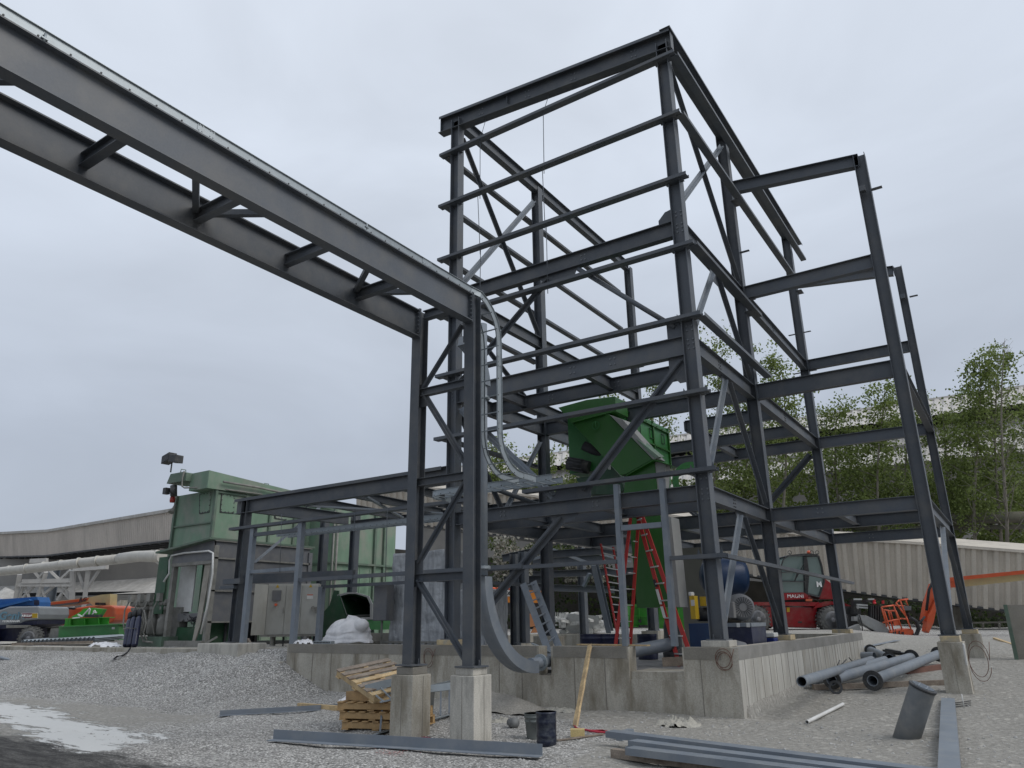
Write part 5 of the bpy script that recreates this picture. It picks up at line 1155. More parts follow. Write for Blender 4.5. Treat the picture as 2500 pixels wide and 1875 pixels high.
cabn.build('cab_frame', DARK, th)
q = MB(); pane(q, [(1909, 1447), (1967, 1446), (1963, 1358), (1925, 1358), (1912, 1367), (1907, 1386)], D-.02, 1.3); q.build('windscreen', GLASS, th)
q = MB(); pane(q, [(1969, 1449), (2000, 1455), (2010, 1420), (2005, 1383), (1996, 1359), (1967, 1359)], D+.03, 1.3); q.build('side_window', GLASS, th)
q = MB(); pane(q, [(1963, 1446), (1972, 1452), (1976, 1400), (1970, 1359), (1962, 1359)], D-.06, .1); pbox(q, 1972, 1990, 1430, 1447, D+.05, .02); q.build('door_pillar', DARK, th)
q = MB(); q.lathe(dep(1975, 1352, D+.4), (0, 0, 1), [(.09, 0), (.09, .1), (.05, .15)]); q.build('beacon', ORANGE, th)
q = MB()
for px in (1928, 1982, 1995): q.ring(dep(px, 1349, D), vw, .1, .07, 16); q.cyl(dep(px, 1354, D), dep(px, 1350, D), .02)
q.build('work_light', DARK, th)
q = MB(); q.bar(dep(1943, 1413, D-.2), dep(1962, 1378, D-.2), .03, .04, up=vw); q.bar(dep(1940, 1420, D-.2), dep(1947, 1398, D-.2), .05, .03, up=vw); q.build('wiper', BLACK, th)
q = MB(); pane(q, [(1921, 1494), (1928, 1494), (1928, 1483), (1921, 1483)], D-.01, .01); q.build('sticker', YEL, th)
q = MB(); pbox(q, 1968, 1983, 1462, 1468, D-.2, .1); q.build('turn_signal', ORANGE, th)
q = MB(); pbox(q, 1948, 1958, 1517, 1521, D-.01, .02); q.build('step_slot', DARK, th)
hoff = dep(1942, 1455.5, D-.07)-OFF[th.name]
text('MAGNI', .25, LETW, th, frame(hoff, RH, V((0, 0, 1)))); 
text('M', .34, LETW, th, frame(dep(2000, 1427, D-.02)-OFF[th.name], RH, V((0, 0, 1))), bold=.012)
# stabiliser leg and attachments on the ground to its right
at_ = empty('stabiliser_assembly', dep(2120, 1555, 34), 'grey stabiliser beam and attachment frame standing right of the red telehandler', 'stabiliser')
GREYL = mat('light_grey_paint', (.30, .31, .31), .5, 0, .12, 4, dirt=(.2, .19, .17), dirt_amt=.5)
q = MB(); pane(q, [(2071, 1534), (2098, 1523), (2104, 1540), (2078, 1548)], 33.4, .35); pane(q, [(2099, 1502), (2116, 1503), (2160, 1524), (2172, 1540), (2168, 1553), (2150, 1548), (2118, 1530), (2103, 1520)], 33.6, .4); q.build('stabiliser_leg', GREYL, at_, bevel=.02)
q = MB(); pbox(q, 2140, 2178, 1554, 1558, 33.4, .5); q.build('foot_plate', DARK, at_)
q = MB()
for x in (2126, 2131, 2137, 2143, 2149): pbox(q, x, x+3, 1478, 1524, 33.8, .3)
pbox(q, 2084, 2102, 1463, 1500, 33.9, .3); pbox(q, 2116, 2134, 1463, 1470, 33.8, .4); pbox(q, 2100, 2120, 1470, 1484, 34, .4); pbox(q, 2058, 2094, 1480, 1536, 34.4, .9); q.build('attachment_frame', DARK, at_)
q = MB()
for a, b_ in (((2084, 1463), (2104, 1463)), ((2119, 1463), (2134, 1463)), ((2091, 1476), (2118, 1478)), ((2091, 1482), (2118, 1484)), ((2094, 1476), (2094, 1486)), ((2098, 1500), (2098, 1512))): q.bar(dep(*a, 33.7), dep(*b_, 33.7), .07, .07, up=vw)
pbox(q, 2085, 2094, 1505, 1516, 33.6, .3); q.build('adapter_plate', GREYL, at_)
q = MB(); q.cyl(dep(2135, 1470, 33.6), dep(2135, 1474, 33.6), .07); pbox(q, 2133, 2138, 1464, 1474, 33.6, .1); pbox(q, 2155, 2159, 1466, 1474, 33.6, .1); q.build('reflector', mat('red_reflector', (.5, .03, .04), .4), at_)
q = MB(); q.tube([dep(*p, 33.4) for p in ((2066, 1500), (2072, 1520), (2068, 1538), (2078, 1545))], .03, 6); q.tube([dep(*p, 33.2) for p in ((2098, 1500), (2104, 1520), (2106, 1545))], .025, 6); q.build('hose', BLACK, at_)
# boom lift at the right: basket, folded jib and long boom
D = 33.5; bl = empty('boom_lift', dep(2205, 1556, D), 'orange boom lift with round basket on the ground and cream boom leaving at the right', 'boom lift')
q = MB(); pane(q, [(2174, 1550), (2178, 1556), (2205, 1557), (2228, 1553), (2232, 1545), (2230, 1537), (2218, 1534), (2172, 1541)], D, .75); q.build('basket_tray', ORANGE, bl, bevel=.03)
q = MB()
BR = [((2152, 1482), (2182, 1478)), ((2182, 1478), (2210, 1480)), ((2152, 1482), (2165, 1530)), ((2158, 1490), (2174, 1540)), ((2168, 1490), (2181, 1540)), ((2182, 1480), (2202, 1536)), ((2197, 1464), (2212, 1505)), ((2210, 1462), (2217, 1480)), ((2212, 1505), (2224, 1536)), ((2155, 1520), (2200, 1510)), ((2200, 1510), (2216, 1512)), ((2154, 1488), (2176, 1492)), ((2173, 1491), (2187, 1491)), ((2173, 1491), (2180, 1513)), ((2187, 1491), (2196, 1511)), ((2196, 1465), (2217, 1463)), ((2188, 1472), (2196, 1465)), ((2188, 1472), (2196, 1484)), ((2196, 1484), (2212, 1505)), ((2160, 1530), (2172, 1541))]
for k_, (a, b_) in enumerate(BR): dd = (0, .6)[k_ % 3 == 1]; q.cyl(dep(*a, D-.02+dd), dep(*b_, D-.02+dd), .035, n=8)
q.build('basket_rail', ORANGE, bl)
q = MB(); pane(q, [(2183, 1528), (2197, 1526), (2193, 1514), (2181, 1515)], D, .05); q.build('gate_panel', ORANGE, bl)
q = MB(); pbox(q, 2208, 2225, 1479, 1490, D+.2, .4); q.build('control_box', GREYP, bl); q = MB(); q.bar(dep(2215, 1495, D+.3), dep(2222, 1512, D+.3), .12, .12); q.tube([dep(*p, D) for p in ((2222, 1508), (2236, 1516), (2243, 1535), (2236, 1552), (2228, 1550))], .09, 8); q.tube([dep(*p, D) for p in ((2228, 1510), (2240, 1524), (2248, 1518), (2258, 1505))], .05, 8); q.build('rotator', BLACK, bl)
q = MB(); pane(q, [(2277, 1424), (2284, 1430), (2288, 1462), (2276, 1500), (2262, 1521), (2254, 1513), (2262, 1470)], D+.3, .35); pane(q, [(2286, 1460), (2291, 1466), (2280, 1520), (2268, 1546), (2259, 1541), (2266, 1505)], D+.15, .35); q.build('jib_arm', ORANGE, bl, bevel=.02)
q = MB(); q.tube([dep(*p, D+.2) for p in ((2262, 1490), (2268, 1440), (2277, 1421), (2286, 1420))], .06, 8); q.build('jib_hose', BLACK, bl)
q = MB(); q.prism([dep(2342, 1434, D+.4), dep(2640, 1402, D-2.5), dep(2640, 1384, D-2.5), dep(2342, 1415, D+.4)], FH*.4); q.build('boom', CREAM, bl)
q = MB(); q.prism([dep(2318, 1435, D+.35), dep(2345, 1433, D+.35), dep(2345, 1409, D+.35), dep(2640, 1376, D-2.55), dep(2640, 1386, D-2.55), dep(2345, 1417, D+.35), dep(2343, 1418, D+.3), dep(2318, 1418, D+.3)][0:2]+[dep(2345, 1411, D+.3), dep(2318, 1414, D+.3)], FH*.5); q.prism([dep(2318, 1419, D+.3), dep(2640, 1388, D-2.6), dep(2640, 1378, D-2.6), dep(2318, 1410, D+.3)], FH*.45); q.build('boom_top_rail', ORANGE, bl)
pr = MB(); pbox(pr, 2284, 2322, 1415, 1440, D+.4, .4); pr.build('boom_knuckle', ORANGE, bl)
text('JLG', .36, LETK, bl, frame(dep(2192, 1545, D-.02)-OFF[bl.name], RH*1+V((0, 0, .06)), V((0, 0, 1))), bold=.012, shear=.2)
# ------------------------------------------------------------------ lifts on the left
D = 28.3; gn = empty('blue_boom_lift', dep(40, 1572, D), 'blue and grey boom lift cut by the left edge', 'boom lift')
BLUEL = mat('lift_blue', (.03, .13, .36), .4, 0, .1, 3); GREYB = mat('lift_grey', (.27, .285, .30), .5, 0, .08, 3)
q = MB(); pane(q, [(-60, 1530), (-60, 1494), (0, 1489), (22, 1481), (92, 1480), (96, 1482), (97, 1500), (92, 1513), (62, 1516), (50, 1522), (30, 1525)], D, 2.0); q.build('counterweight_hood', GREYB, gn, bevel=.05)
q = MB(); pane(q, [(-60, 1524), (30, 1525), (62, 1517), (92, 1514), (90, 1524), (30, 1535), (-60, 1536)], D+.02, 1.9); pane(q, [(-60, 1566), (-60, 1534), (55, 1534), (50, 1566)], D+.2, 1.6); q.build('chassis', NAVY, gn)
q = MB(); pane(q, [(-60, 1492), (-60, 1458), (0, 1463), (90, 1457), (94, 1470), (93, 1480), (84, 1480), (70, 1478), (20, 1484), (0, 1488)], D+.5, .8); pane(q, [(-60, 1498), (-60, 1490), (70, 1463), (74, 1466)], D+.3, .2); q.build('boom', BLUEL, gn)
q = MB(); pbox(q, 83, 92, 1465, 1477, D+.42, .1); q.build('boom_pin_box', NAVY, gn)
wheel(gn, dep(75, 1558, D-.1), .43, .34, vw, GREYP, 22); wheel(gn, dep(-35, 1560, D-.1), .43, .34, vw, GREYP, 22)
q = MB(); pbox(q, 15, 70, 1526, 1533, D-.1, .3); q.build('axle_plate', DUSTY, gn)
text('Genie', .40, mat('teal_lettering', (.10, .20, .26), .5), gn, frame(dep(29, 1504, D-.05)-OFF[gn.name], RH, V((0, 0, 1))), bold=.012)
q = MB(); pbox(q, 53, 92, 1496.5, 1509.5, D-.03, .02); st_ = q.build('sticker', LETW, gn); q = MB(); pbox(q, 54, 80, 1497.5, 1508.5, D-.05, .02); q.build('sticker_field', mat('maroon', (.17, .01, .03), .5), gn); q = MB(); pbox(q, 78, 91, 1497.5, 1508.5, D-.055, .02); q.build('sticker_field', YEL, gn)
text('KIEGLER', .11, LETW, gn, frame(dep(66, 1503, D-.06)-OFF[gn.name], RH, V((0, 0, 1))), bold=.004)
text('BROCKMANN', .105, LETW, gn, frame(dep(27, 1516.5, D-.05)-OFF[gn.name], RH, V((0, 0, 1))), bold=.006)
D = 31.5; jl = empty('orange_boom_lift', dep(210, 1566, D), 'orange boom lift with cream boom standing behind the green steel beams', 'boom lift')
q = MB(); pane(q, [(156, 1529), (140, 1524), (133, 1518), (144, 1493), (150, 1490), (217, 1479), (270, 1478), (279, 1482), (281, 1500), (279, 1514), (272, 1520), (250, 1522), (200, 1526)], D, 2.0); q.build('counterweight_hood', ORANGE, jl, bevel=.06)
q = MB(); pane(q, [(139, 1526), (131, 1520), (144, 1492), (148, 1492), (136, 1519)], D-.05, 1.0); q.build('hood_edge', LRED, jl)
q = MB(); pane(q, [(94, 1490), (94, 1473), (215, 1459), (246, 1452), (269, 1450), (268, 1478), (228, 1479), (217, 1470), (185, 1475)], D+.4, .6); q.build('boom', CREAM, jl)
q = MB(); pane(q, [(95, 1480), (95, 1474), (216, 1460), (210, 1467)], D+.36, .05); q.build('boom_stripe', ORANGE, jl); q = MB(); pane(q, [(96, 1486), (96, 1481), (208, 1467.5), (190, 1473)], D+.37, .05); q.build('boom_recess', GREYP, jl)
text('JLG', .22, LETK, jl, frame(dep(202, 1463.5, D+.33)-OFF[jl.name], RH+V((0, 0, .11)), V((0, 0, 1))), bold=.008, shear=.2)
q = MB(); pane(q, [(160, 1486), (168, 1483), (188, 1486), (180, 1489)], D, .8); pbox(q, 232, 242, 1471, 1477, D-.1, .6); q.build('engine_top', BLACK, jl)
q = MB()
for k_, (a, b_) in enumerate((((97, 1500), (137, 1500)), ((97, 1510), (135, 1509)), ((97, 1520), (133, 1520)), ((104, 1500), (102, 1524)), ((120, 1500), (120, 1524)), ((122, 1488), (100, 1522)))): q.cyl(dep(*a, D+.3), dep(*b_, D+.3), .03, n=6)
q.build('basket_rail', GREYL, jl)
q = MB(); pane(q, [(95, 1565), (97, 1532), (126, 1532), (113, 1562)], D-.2, 1.8); q.build('chassis', ORANGE, jl); wheel(jl, dep(123, 1550, D-.3), .46, .4, vw+RH*.5, GREYP); wheel(jl, dep(255, 1552, D+.3), .46, .4, vw+RH*.5, GREYP)
q = MB(); pbox(q, 60, 150, 1526, 1532, D-.6, .5); q.build('side_rail', DUSTY, jl)
# green plate beams stacked in front
D = 27.0; gbm = empty('green_steel_beam', dep(215, 1570, D), 'long low green steel box beam lying on the slab at the left', 'steel beam')
q = MB(); pane(q, [(142, 1562), (290, 1560), (290, 1524), (144, 1531)], D, .6); q.build('beam_web', MGREEN, gbm); q = MB(); pane(q, [(143, 1532), (291, 1525), (291, 1522.5), (143, 1529.5)], D-.12, .8); pane(q, [(138, 1566), (291, 1563), (291, 1560), (138, 1563)], D-.12, .8); q.build('flange', MGREEN, gbm)
q = MB(); pane(q, [(118, 1564), (142, 1564), (144, 1533), (124, 1534)], D+.05, .4); q.build('end_plate', DUSTY, gbm); q = MB(); pbox(q, 273, 280, 1531, 1536, D-.02, .02); q.build('label_plate', WHITE, gbm)
g4 = empty('green_welded_bracket', dep(210, 1528, D+.2), 'small bright green frame with white struts on top of the long green beam', 'steel frame part')
q = MB(); pane(q, [(157, 1527), (264, 1523), (266, 1508), (160, 1511)], D+.25, .05); q.build('web', LGREEN, g4); q = MB(); pane(q, [(156, 1529), (265, 1524.5), (265, 1523), (156, 1527)], D+.1, .4); pane(q, [(158, 1512), (267, 1508), (267, 1506.5), (158, 1510)], D+.1, .4)
for x in (170, 206, 240): pane(q, [(x, 1527), (x+1.5, 1527), (x+1.5, 1509), (x, 1509)], D+.1, .2)
q.build('flange', LGREEN, g4)
q = MB(); pane(q, [(172, 1507), (240, 1506), (252, 1487), (222, 1484), (204, 1486), (196, 1494)], D+.6, .3); q.build('bracket', LGREEN, g4)
q = MB()
for a, b_ in (((200, 1506), (219, 1485)), ((216, 1503), (220, 1487)), ((224, 1504), (232, 1490)), ((228, 1492), (236, 1496)), ((178, 1509), (196, 1507)), ((190, 1500), (202, 1506)), ((224, 1503), (230, 1495))): q.bar(dep(*a, D+.05), dep(*b_, D+.05), .045, .045, up=vw)
q.build('strut', WHITE, g4)
q = MB(); pbox(q, 206, 240, 1500, 1507, D, .3); q.build('chain_bundle', DARK, g4)
# stacked corrugated sheets on the slab
sh = empty('sheet_stack', at(130, 1575, y=14), 'stack of corrugated metal sheets lying on the slab in front of the green beam', 'metal sheets')
q = MB(); rs = random.Random(2)
A0_, A1_ = at(50, 1574, y=13.6), at(232, 1566, y=14.2)
for lay in range(3):
    n_ = 18
    for i in range(n_):
        f0 = i/n_; p = A0_+(A1_-A0_)*f0+V((0, 0, lay*.05)); p2 = A0_+(A1_-A0_)*(f0+1/n_)+V((0, 0, lay*.05)); m_ = (p+p2)/2+V((0, 0, .06))
        q.prism([p, m_, m_+V((0, 0, .01)), p+V((0, 0, .01))], (-.3, 1.2, .05)); q.prism([m_, p2, p2+V((0, 0, .01)), m_+V((0, 0, .01))], (-.3, 1.2, .05))
q.build('sheets', GALV, sh); MB().bar(A0_+V((-.4, -.1, .02)), A1_+V((0, -.1, -.02)), .08, .09).build('batten', WOOD2, sh)
thing('steel_strip', MB().bar(at(-40, 1600, y=13.0), at(100, 1562, y=14.4), .3, .03), STEEL2, 'flat steel strip leaning over the slab edge at the far left', 'steel strip')
thing('steel_strip', MB().bar(at(-30, 1598, z=.75), at(30, 1611, z=.62), .2, .04), STEEL2, 'short flat steel offcut on the gravel at the far left', 'steel strip')
thing('timber', MB().bar(at(36, 1612, z=.6), at(58, 1606, z=.62), .1, .05), WOOD2, 'short piece of timber on the gravel slope at the far left', 'timber')
# ------------------------------------------------------------------ green hopper in the tower
hz = lambda x, y: (1360+x/4.1475, 860+y/4.1475)
hp_ = empty('green_hopper', (-6.9, 17, L1), 'large bright green hopper and chute hanging inside the tall steel frame', 'hopper')
def hpoly(pts, y, vec, name, m, bev=.01): return MB().prism([at(*hz(a, b_), y=y) for a, b_ in pts], vec).build(name, m, hp_, bevel=bev)
hpoly([(10, 560), (150, 715), (480, 628), (600, 600), (585, 445), (300, 480)], 16.1, (0, .7, 0), 'upper_box', HGREEN)
hpoly([(150, 715), (640, 1245), (700, 1235), (970, 1085), (525, 628)], 16.05, (0, .4, 0), 'inclined_chute', HGREEN)
hpoly([(700, 1240), (975, 1092), (985, 1095), (1010, 1375), (1015, 1440), (670, 1440)], 16.12, (0, .9, 0), 'lower_chute', HGREEN)
c0, c1, c2, c3 = (1536, 1262), (1555, 1484), (1638, 1482), (1612, 1258)
MB().prism([at(*p, y=16.2) for p in (c0, c1, c2, c3)], (0, .8, 0)).build('drop_chute', HGREEN, hp_)
MB().prism([at(*p, y=16.21) for p in (c3, c2, (1660, 1482), (1638, 1262))], (0, .5, 0)).build('drop_chute_side', PRIMER, hp_)
xk = at(1506, 985, y=16.9).x; yk0, yk1 = 16.9, at(1627.6, 1040, x=xk).y; zk1 = at(1506, 985, x=xk).z; zk0 = at(1627, 1140, x=xk).z
MB().box(xk-1.5, xk, yk0, yk1, zk0-.5, zk1).build('rear_box', HGREEN2, hp_)
q = MB(); zf = at(1627, 1057, x=xk).z
q.box(xk, xk+.07, yk0, yk1, zf-.03, zf+.03); zf2 = at(1620, 1098, x=xk).z; q.box(xk, xk+.05, yk0, yk1, zf2-.02, zf2+.02)
for k in range(4): y = yk0+(yk1-yk0)*k/3.0; q.box(xk, xk+.05, y-.03, y+.03, zk0, zk1)
q.build('rib', HGREEN, hp_)
q = MB()
for k in range(9): y = yk0+(yk1-yk0)*(k+.5)/9; q.bolt((xk+.07, y, zf), (1, 0, 0), .02, .015)
for k in range(4):
    y = yk0+(yk1-yk0)*(k+.5)/4; 
    for a, b_ in (((-.1, -.12), (-.1, -.4)), ((-.1, -.4), (.1, -.4)), ((.1, -.4), (.1, -.12)), ((.1, -.12), (-.1, -.12))): q.bar((xk+.02, y+a[0], zf+a[1]), (xk+.02, y+b_[0], zf+b_[1]), .012, .02, up=(1, 0, 0))
q.build('hatch_frames', DGREEN, hp_)
hpoly([(530, 632), (975, 1090), (1020, 1078), (665, 680)], 16.0, (.03, .4, 0), 'liner_edge', PRIMER)
q = MB(); q.prism([at(*hz(a, b_), y=15.95) for a, b_ in ((800, 880), (845, 905), (1035, 1060), (990, 1075))], (0, .3, .06)); q.build('inspection_door', PGREEN, hp_)
hpoly([(980, 1092), (1000, 1375), (1010, 1440), (1095, 1440), (1085, 1375), (1100, 1130)], 16.15, (0, .3, 0), 'primed_side', PRIMER)
hpoly([(690, 1245), (978, 1080), (1140, 1135), (1130, 1142), (980, 1096), (700, 1252)], 15.98, (0, .5, 0), 'flange', HGREEN)
hpoly([(150, 718), (480, 628), (482, 616), (148, 705)], 15.98, (0, .1, 0), 'flange', HGREEN)
hpoly([(262, 850), (262, 1110), (400, 1240), (430, 1010)], 17.2, (0, .6, 0), 'gear_housing', HGREEN)
hpoly([(400, 1250), (490, 1090), (640, 1250), (680, 1400), (560, 1440), (395, 1440)], 16.5, (0, .7, 0), 'gear_box', DGREEN)
hpoly([(195, 1270), (400, 1250), (560, 1370), (560, 1440), (280, 1440), (280, 1360), (195, 1300)], 16.8, (0, .5, 0), 'drive_base', DGREEN)
hpoly([(515, 1140), (543, 1143), (543, 1190), (515, 1185)], 16.48, (0, .01, 0), 'name_plate', WHITE)
q = MB(); c = at(*hz(290, 950), y=17.0); q.cyl(c+V((.0, -.1, 0)), c+V((.75, .1, -.5)), .13); q.build('shaft', BLACK, hp_)
q = MB(); c = at(*hz(185, 1140), y=16.7); q.cyl(c+V((-.22, 0, .06)), c+V((.35, .1, -.1)), .17, n=18)
for k in range(10): a = k*math.pi/5; q.bar(c+V((-.2, .17*math.cos(a), .17*math.sin(a)+.06)), c+V((.25, .17*math.cos(a), .17*math.sin(a)-.06)), .02, .03)
q.build('drive_motor', DARK, hp_)
c = at(*hz(390, 740), y=16.0); MB().ring(c, (0, -1, 0), .11, .085, 20).cyl(c+V((0, 0, .1)), c+V((0, 0, -.1)), .01).build('lifting_ring', HGREEN2, hp_)
c = at(1690, 1175, y=19.5); MB().flange(c, (.6, -1, 0), .55, .38, .06, bolts=16).build('outlet_flange', HGREEN2, hp_); MB().cyl(c, c+V((-.5, .9, 0)), .38, n=24, cap=False).build('outlet_duct', PRIMER, hp_)
# ------------------------------------------------------------------ ladders
def ladder(name, pl, pr, off, n, label, m, rung=ALU, w=.07, t=.03, side=None, cat='ladder', group=None, rw=.07):
    """pl, pr: (foot, top) of the two rails"""
    r = empty(name, (V(pl[0])+V(pr[0]))/2, label, cat, group)
    for a, b_ in (pl, pr): MB().bar(a, b_, t, w, up=off).build('rail', m, r)
    for i in range(n):
        f = (i+.7)/n; a = V(pl[0]).lerp(V(pl[1]), f); b_ = V(pr[0]).lerp(V(pr[1]), f); MB().bar(a, b_, rw, .025, up=(0, 0, 1)).build('rung', rung, r)
    return r
ap = at(1556, 1257, y=15.3); zf = .70
FRr, FRl = at(1693, 1588, y=14.75), at(1655, 1570, y=15.2); RL, RLf = at(1495, 1586, y=15.0), at(1533, 1575, y=15.6)
for p in (FRr, FRl, RL, RLf): p.z = .70
sl = ladder('step_ladder', (FRl, ap+V((-.05, .12, 0))), (FRr, ap+V((.12, -.05, 0))), (1, 0, .3), 9, 'red fibreglass step ladder standing open in front of the green chute', LRED, w=.085, rw=.09)
for a, b_ in ((RL, ap+V((-.12, -.08, 0))), (RLf, ap+V((-.02, .12, 0)))): MB().bar(a, b_, .03, .07, up=(1, 0, .3)).build('rear_rail', LRED, sl)
for i in range(9): f = (i+.6)/9.3; MB().cyl(RL.lerp(ap, f), RLf.lerp(ap+V((0, .12, 0)), f), .012, n=6).build('rear_brace', ALU, sl)
MB().box(ap.x-.22, ap.x+.22, ap.y-.12, ap.y+.2, ap.z-.02, ap.z+.07).build('top_cap', GREYP, sl, bevel=.01)
d = (ap-FRl); 
for f, h_, m_ in ((.44, .16, WHITE), (.34, .12, WHITE), (.53, .08, BLACK)):
    c = FRr.lerp(ap+V((.12, -.05, 0)), f)+V((.0, -.05, 0)); c = FRl.lerp(ap+V((-.05, .12, 0)), f)+V((-.01, -.048, -.01)); t_ = d.normalized(); s2 = V((.93, -.3, 0)); MB().obb(c, t_*h_, V((.03, 0, 0)), V((0, .004, 0))).build('warning_label', m_, sl)
a, b_ = at(1506, 1545, y=19), at(1467, 1328, y=19.3); a2, b2 = at(1532, 1545, y=19.4), at(1497, 1336, y=19.7)
ladder('extension_ladder', (a, b_), (a2, b2), (0, -1, .2), 12, 'red extension ladder leaning behind the step ladder, left of the green chute', LRED, w=.09)
# galvanised ladder tray leaning in the pit
a, b_ = at(1347, 1612, y=13.6), at(1277, 1425, y=14.6); a2, b2 = at(1368, 1590, y=14.0), at(1302, 1420, y=15.0)
lt2 = ladder('loose_cable_tray', (a, b_), (a2, b2), V((.3, -1, .3)), 9, 'loose galvanised cable ladder leaning in the pit beside the pipe bend', STEEL2, STEEL2, w=.018, t=.15, cat='cable tray', rw=.03)
MB().bar(at(1300, 1571, y=13.7), at(1345, 1592, y=13.7), .1, .02).build('end_bracket', GALV, lt2)
# ------------------------------------------------------------------ machines under the first floor
bt_ = empty('blue_vessel', at(1725, 1410, y=17), 'round blue pressure vessel behind the corner column', 'vessel')
c = at(1727, 1408, y=16.8); q = MB(); q.lathe(c, (.75, .66, 0), [(.02, -.14), (.25, -.1), (.40, 0), (.43, .12), (.43, .72), (.38, .84), (.2, .92), (.02, .94)], 28); q.build('tank', BLUE, bt_)
MB().cyl(c+V((.25, .2, -.75)), c+V((.25, .2, -.35)), .05).build('stub_pipe', BLUE, bt_)
fm = empty('fan_machine', at(1740, 1585, y=15.6), 'machine set with navy base tank, yellow guard and big grey motor behind the corner column', 'machine')
a, b_ = at(1686, 1590, y=15.2), at(1835, 1520, y=15.2)
MB().box(a.x, a.x+.68, 15.2, 16.2, .72, at(1700, 1522, y=15.2).z).build('base_tank', BLUE, fm, bevel=.01)
c1, c2 = at(1780, 1580, y=15.4), at(1834, 1530, y=15.4); MB().box(c1.x, c2.x, 15.4, 16.4, .72, c2.z).build('base_tank', NAVY, fm); MB().box(c1.x-.02, c2.x+.02, 15.36, 16.4, c2.z, c2.z+.07).build('deck_plate', STEEL2, fm)
for px in (1802, 1826): p = at(px, 1526, y=15.35); MB().box(p.x-.03, p.x+.03, 15.345, 15.36, p.z-.04, p.z+.04).build('label_plate', WHITE, fm)
a, b_ = at(1700, 1512, y=15.3), at(1682, 1455, y=15.3); MB().box(b_.x, a.x, 15.3, 15.5, a.z, b_.z).build('guard', YEL, fm, bevel=.01); MB().box(a.x, a.x+.5, 15.6, 15.9, at(1700, 1480, y=15.6).z, at(1700, 1457, y=15.6).z).build('guard_beam', YEL, fm)
MB().box(b_.x-.01, a.x-.06, 15.29, 15.49, b_.z, b_.z+.08).build('guard_cap', WHITE, fm, bevel=.02); MB().box(b_.x+.03, b_.x+.11, 15.292, 15.3, b_.z-.2, b_.z-.08).build('label_plate', WHITE, fm)
MB().cyl(at(1703, 1500, y=15.7), at(1735, 1500, y=15.7)+V((0, .2, 0)), .14).box(a.x+.03, a.x+.45, 15.6, 16, .9, 1.5).build('pump', DARK, fm)
c = at(1812, 1482, y=15.7); ax = V((.55, -.83, 0)).normalized(); q = MB().lathe(c-ax*.1, ax, [(.24, -.3), (.26, -.28), (.27, .02), (.25, .12), (.2, .17)], 28); q.build('motor_cowl', GREYP, fm)
q = MB().lathe(c-ax*.9, ax, [(.19, 0), (.2, .5)], 24)
for k in range(26): th_ = k*math.pi/13; u_ = V((ax.y, -ax.x, 0)); d_ = u_*math.cos(th_)+V((0, 0, 1))*math.sin(th_); q.obb(c-ax*.62+d_*.215, ax*.25, d_*.02, ax.cross(d_)*.004)
q.build('motor_body', DARK, fm)
q = MB()
for k in range(22): th_ = 2*math.pi*k/22; u_ = V((ax.y, -ax.x, 0)); d_ = u_*math.cos(th_)+V((0, 0, 1))*math.sin(th_); q.obb(c+ax*.074+d_*.14, d_*.06, ax.cross(d_)*.006, ax*.003)
q.build('cooling_slots', BLACK, fm); p = at(1783, 1488, y=15.4); MB().box(p.x-.07, p.x+.07, 15.4, 15.55, p.z-.17, p.z+.15).build('terminal_box', GREYP, fm, bevel=.02)
c = at(1795, 1580, y=15.0); thing('grey_drum', MB().lathe((c.x, 15.0, .72), (0, 0, 1), [(.3, 0), (.36, .1), (.34, .3), (.2, .45), (.02, .5)], 24), GREYP, 'domed grey cover on the floor behind the corner column', 'drum')
a, b_ = at(1664, 1450, y=18.5), at(1722, 1335, y=18.5); thing('beige_silo', MB().box(a.x, b_.x, 18.5, 19.6, .72, b_.z), mat('beige_panel', (.24, .225, .19), .6, 0, .1, 1), 'beige sheet metal housing right of the green chute', 'housing')
a, b_ = at(1838, 1590, y=16.8), at(1893, 1545, y=16.8); cl_ = empty('cool_box', (a.x, 16.9, 1.15), 'blue cool box with white lid on the foundation between corner and middle columns', 'cool box')
MB().box(a.x+.05, b_.x-.05, 16.85, 17.15, .72, b_.z-.1).build('body', mat('cooler_blue', (.015, .03, .16), .4), cl_, bevel=.02); MB().box(a.x+.04, b_.x-.04, 16.83, 17.17, b_.z-.09, b_.z).build('lid', WHITE, cl_, bevel=.015)
# drums, grey pipe, offcuts inside
for i, (px, y, lab) in enumerate(((1447, 15.4, 'left of two dark blue drums on the floor left of the red step ladder'), (1480, 15.6, 'right of two dark blue drums, just left of the red step ladder'), (1579, 17.5, 'single dark blue drum standing behind the red step ladder'))):
    p = at(px, 1550, y=y); h_ = p.z+.02; r = .29 if i < 2 else .24
    thing('blue_drum', MB().lathe((p.x, y, .70), (0, 0, 1), [(r, 0), (r, .02), (r+.01, .25), (r, .26), (r, .52), (r+.01, .53), (r, .55), (r, h_-.72), (r+.012, h_-.7), (r-.02, h_-.7), (r-.03, h_-.73)], 24), NAVY, lab, 'drum', 'blue drums in the pit')
p0, p1 = at(1535, 1585, y=14.6), at(1650, 1570, y=15.4); gp = empty('grey_pipe', p0, 'thick grey pipe lying on the floor behind the wall notch', 'pipe')
MB().pipe([p0+V((0, 0, -.05)), p1], .13).build('pipe', STEEL2, gp); MB().flange(p1-(p1-p0)*.12, p1-p0, .17, .13, .05).build('flange', DARK, gp)
thing('timber', MB().bar((-7.5, 13.5, 1.17), (-5.9, 13.28, 1.17), .12, .025), WOOD, 'thin light board lying on the wall left of the notch', 'timber')
thing('timber', MB().bar((-5.85, 13.75, .86), (-4.9, 14.0, .90), .04, .16), WOOD2, 'grey board standing on edge behind the wall notch', 'timber')
vm = empty('vertical_motor', at(1640, 1550, y=17), 'grey upright motor standing in the pit behind the step ladder', 'motor'); p = at(1640, 1520, y=16.8)
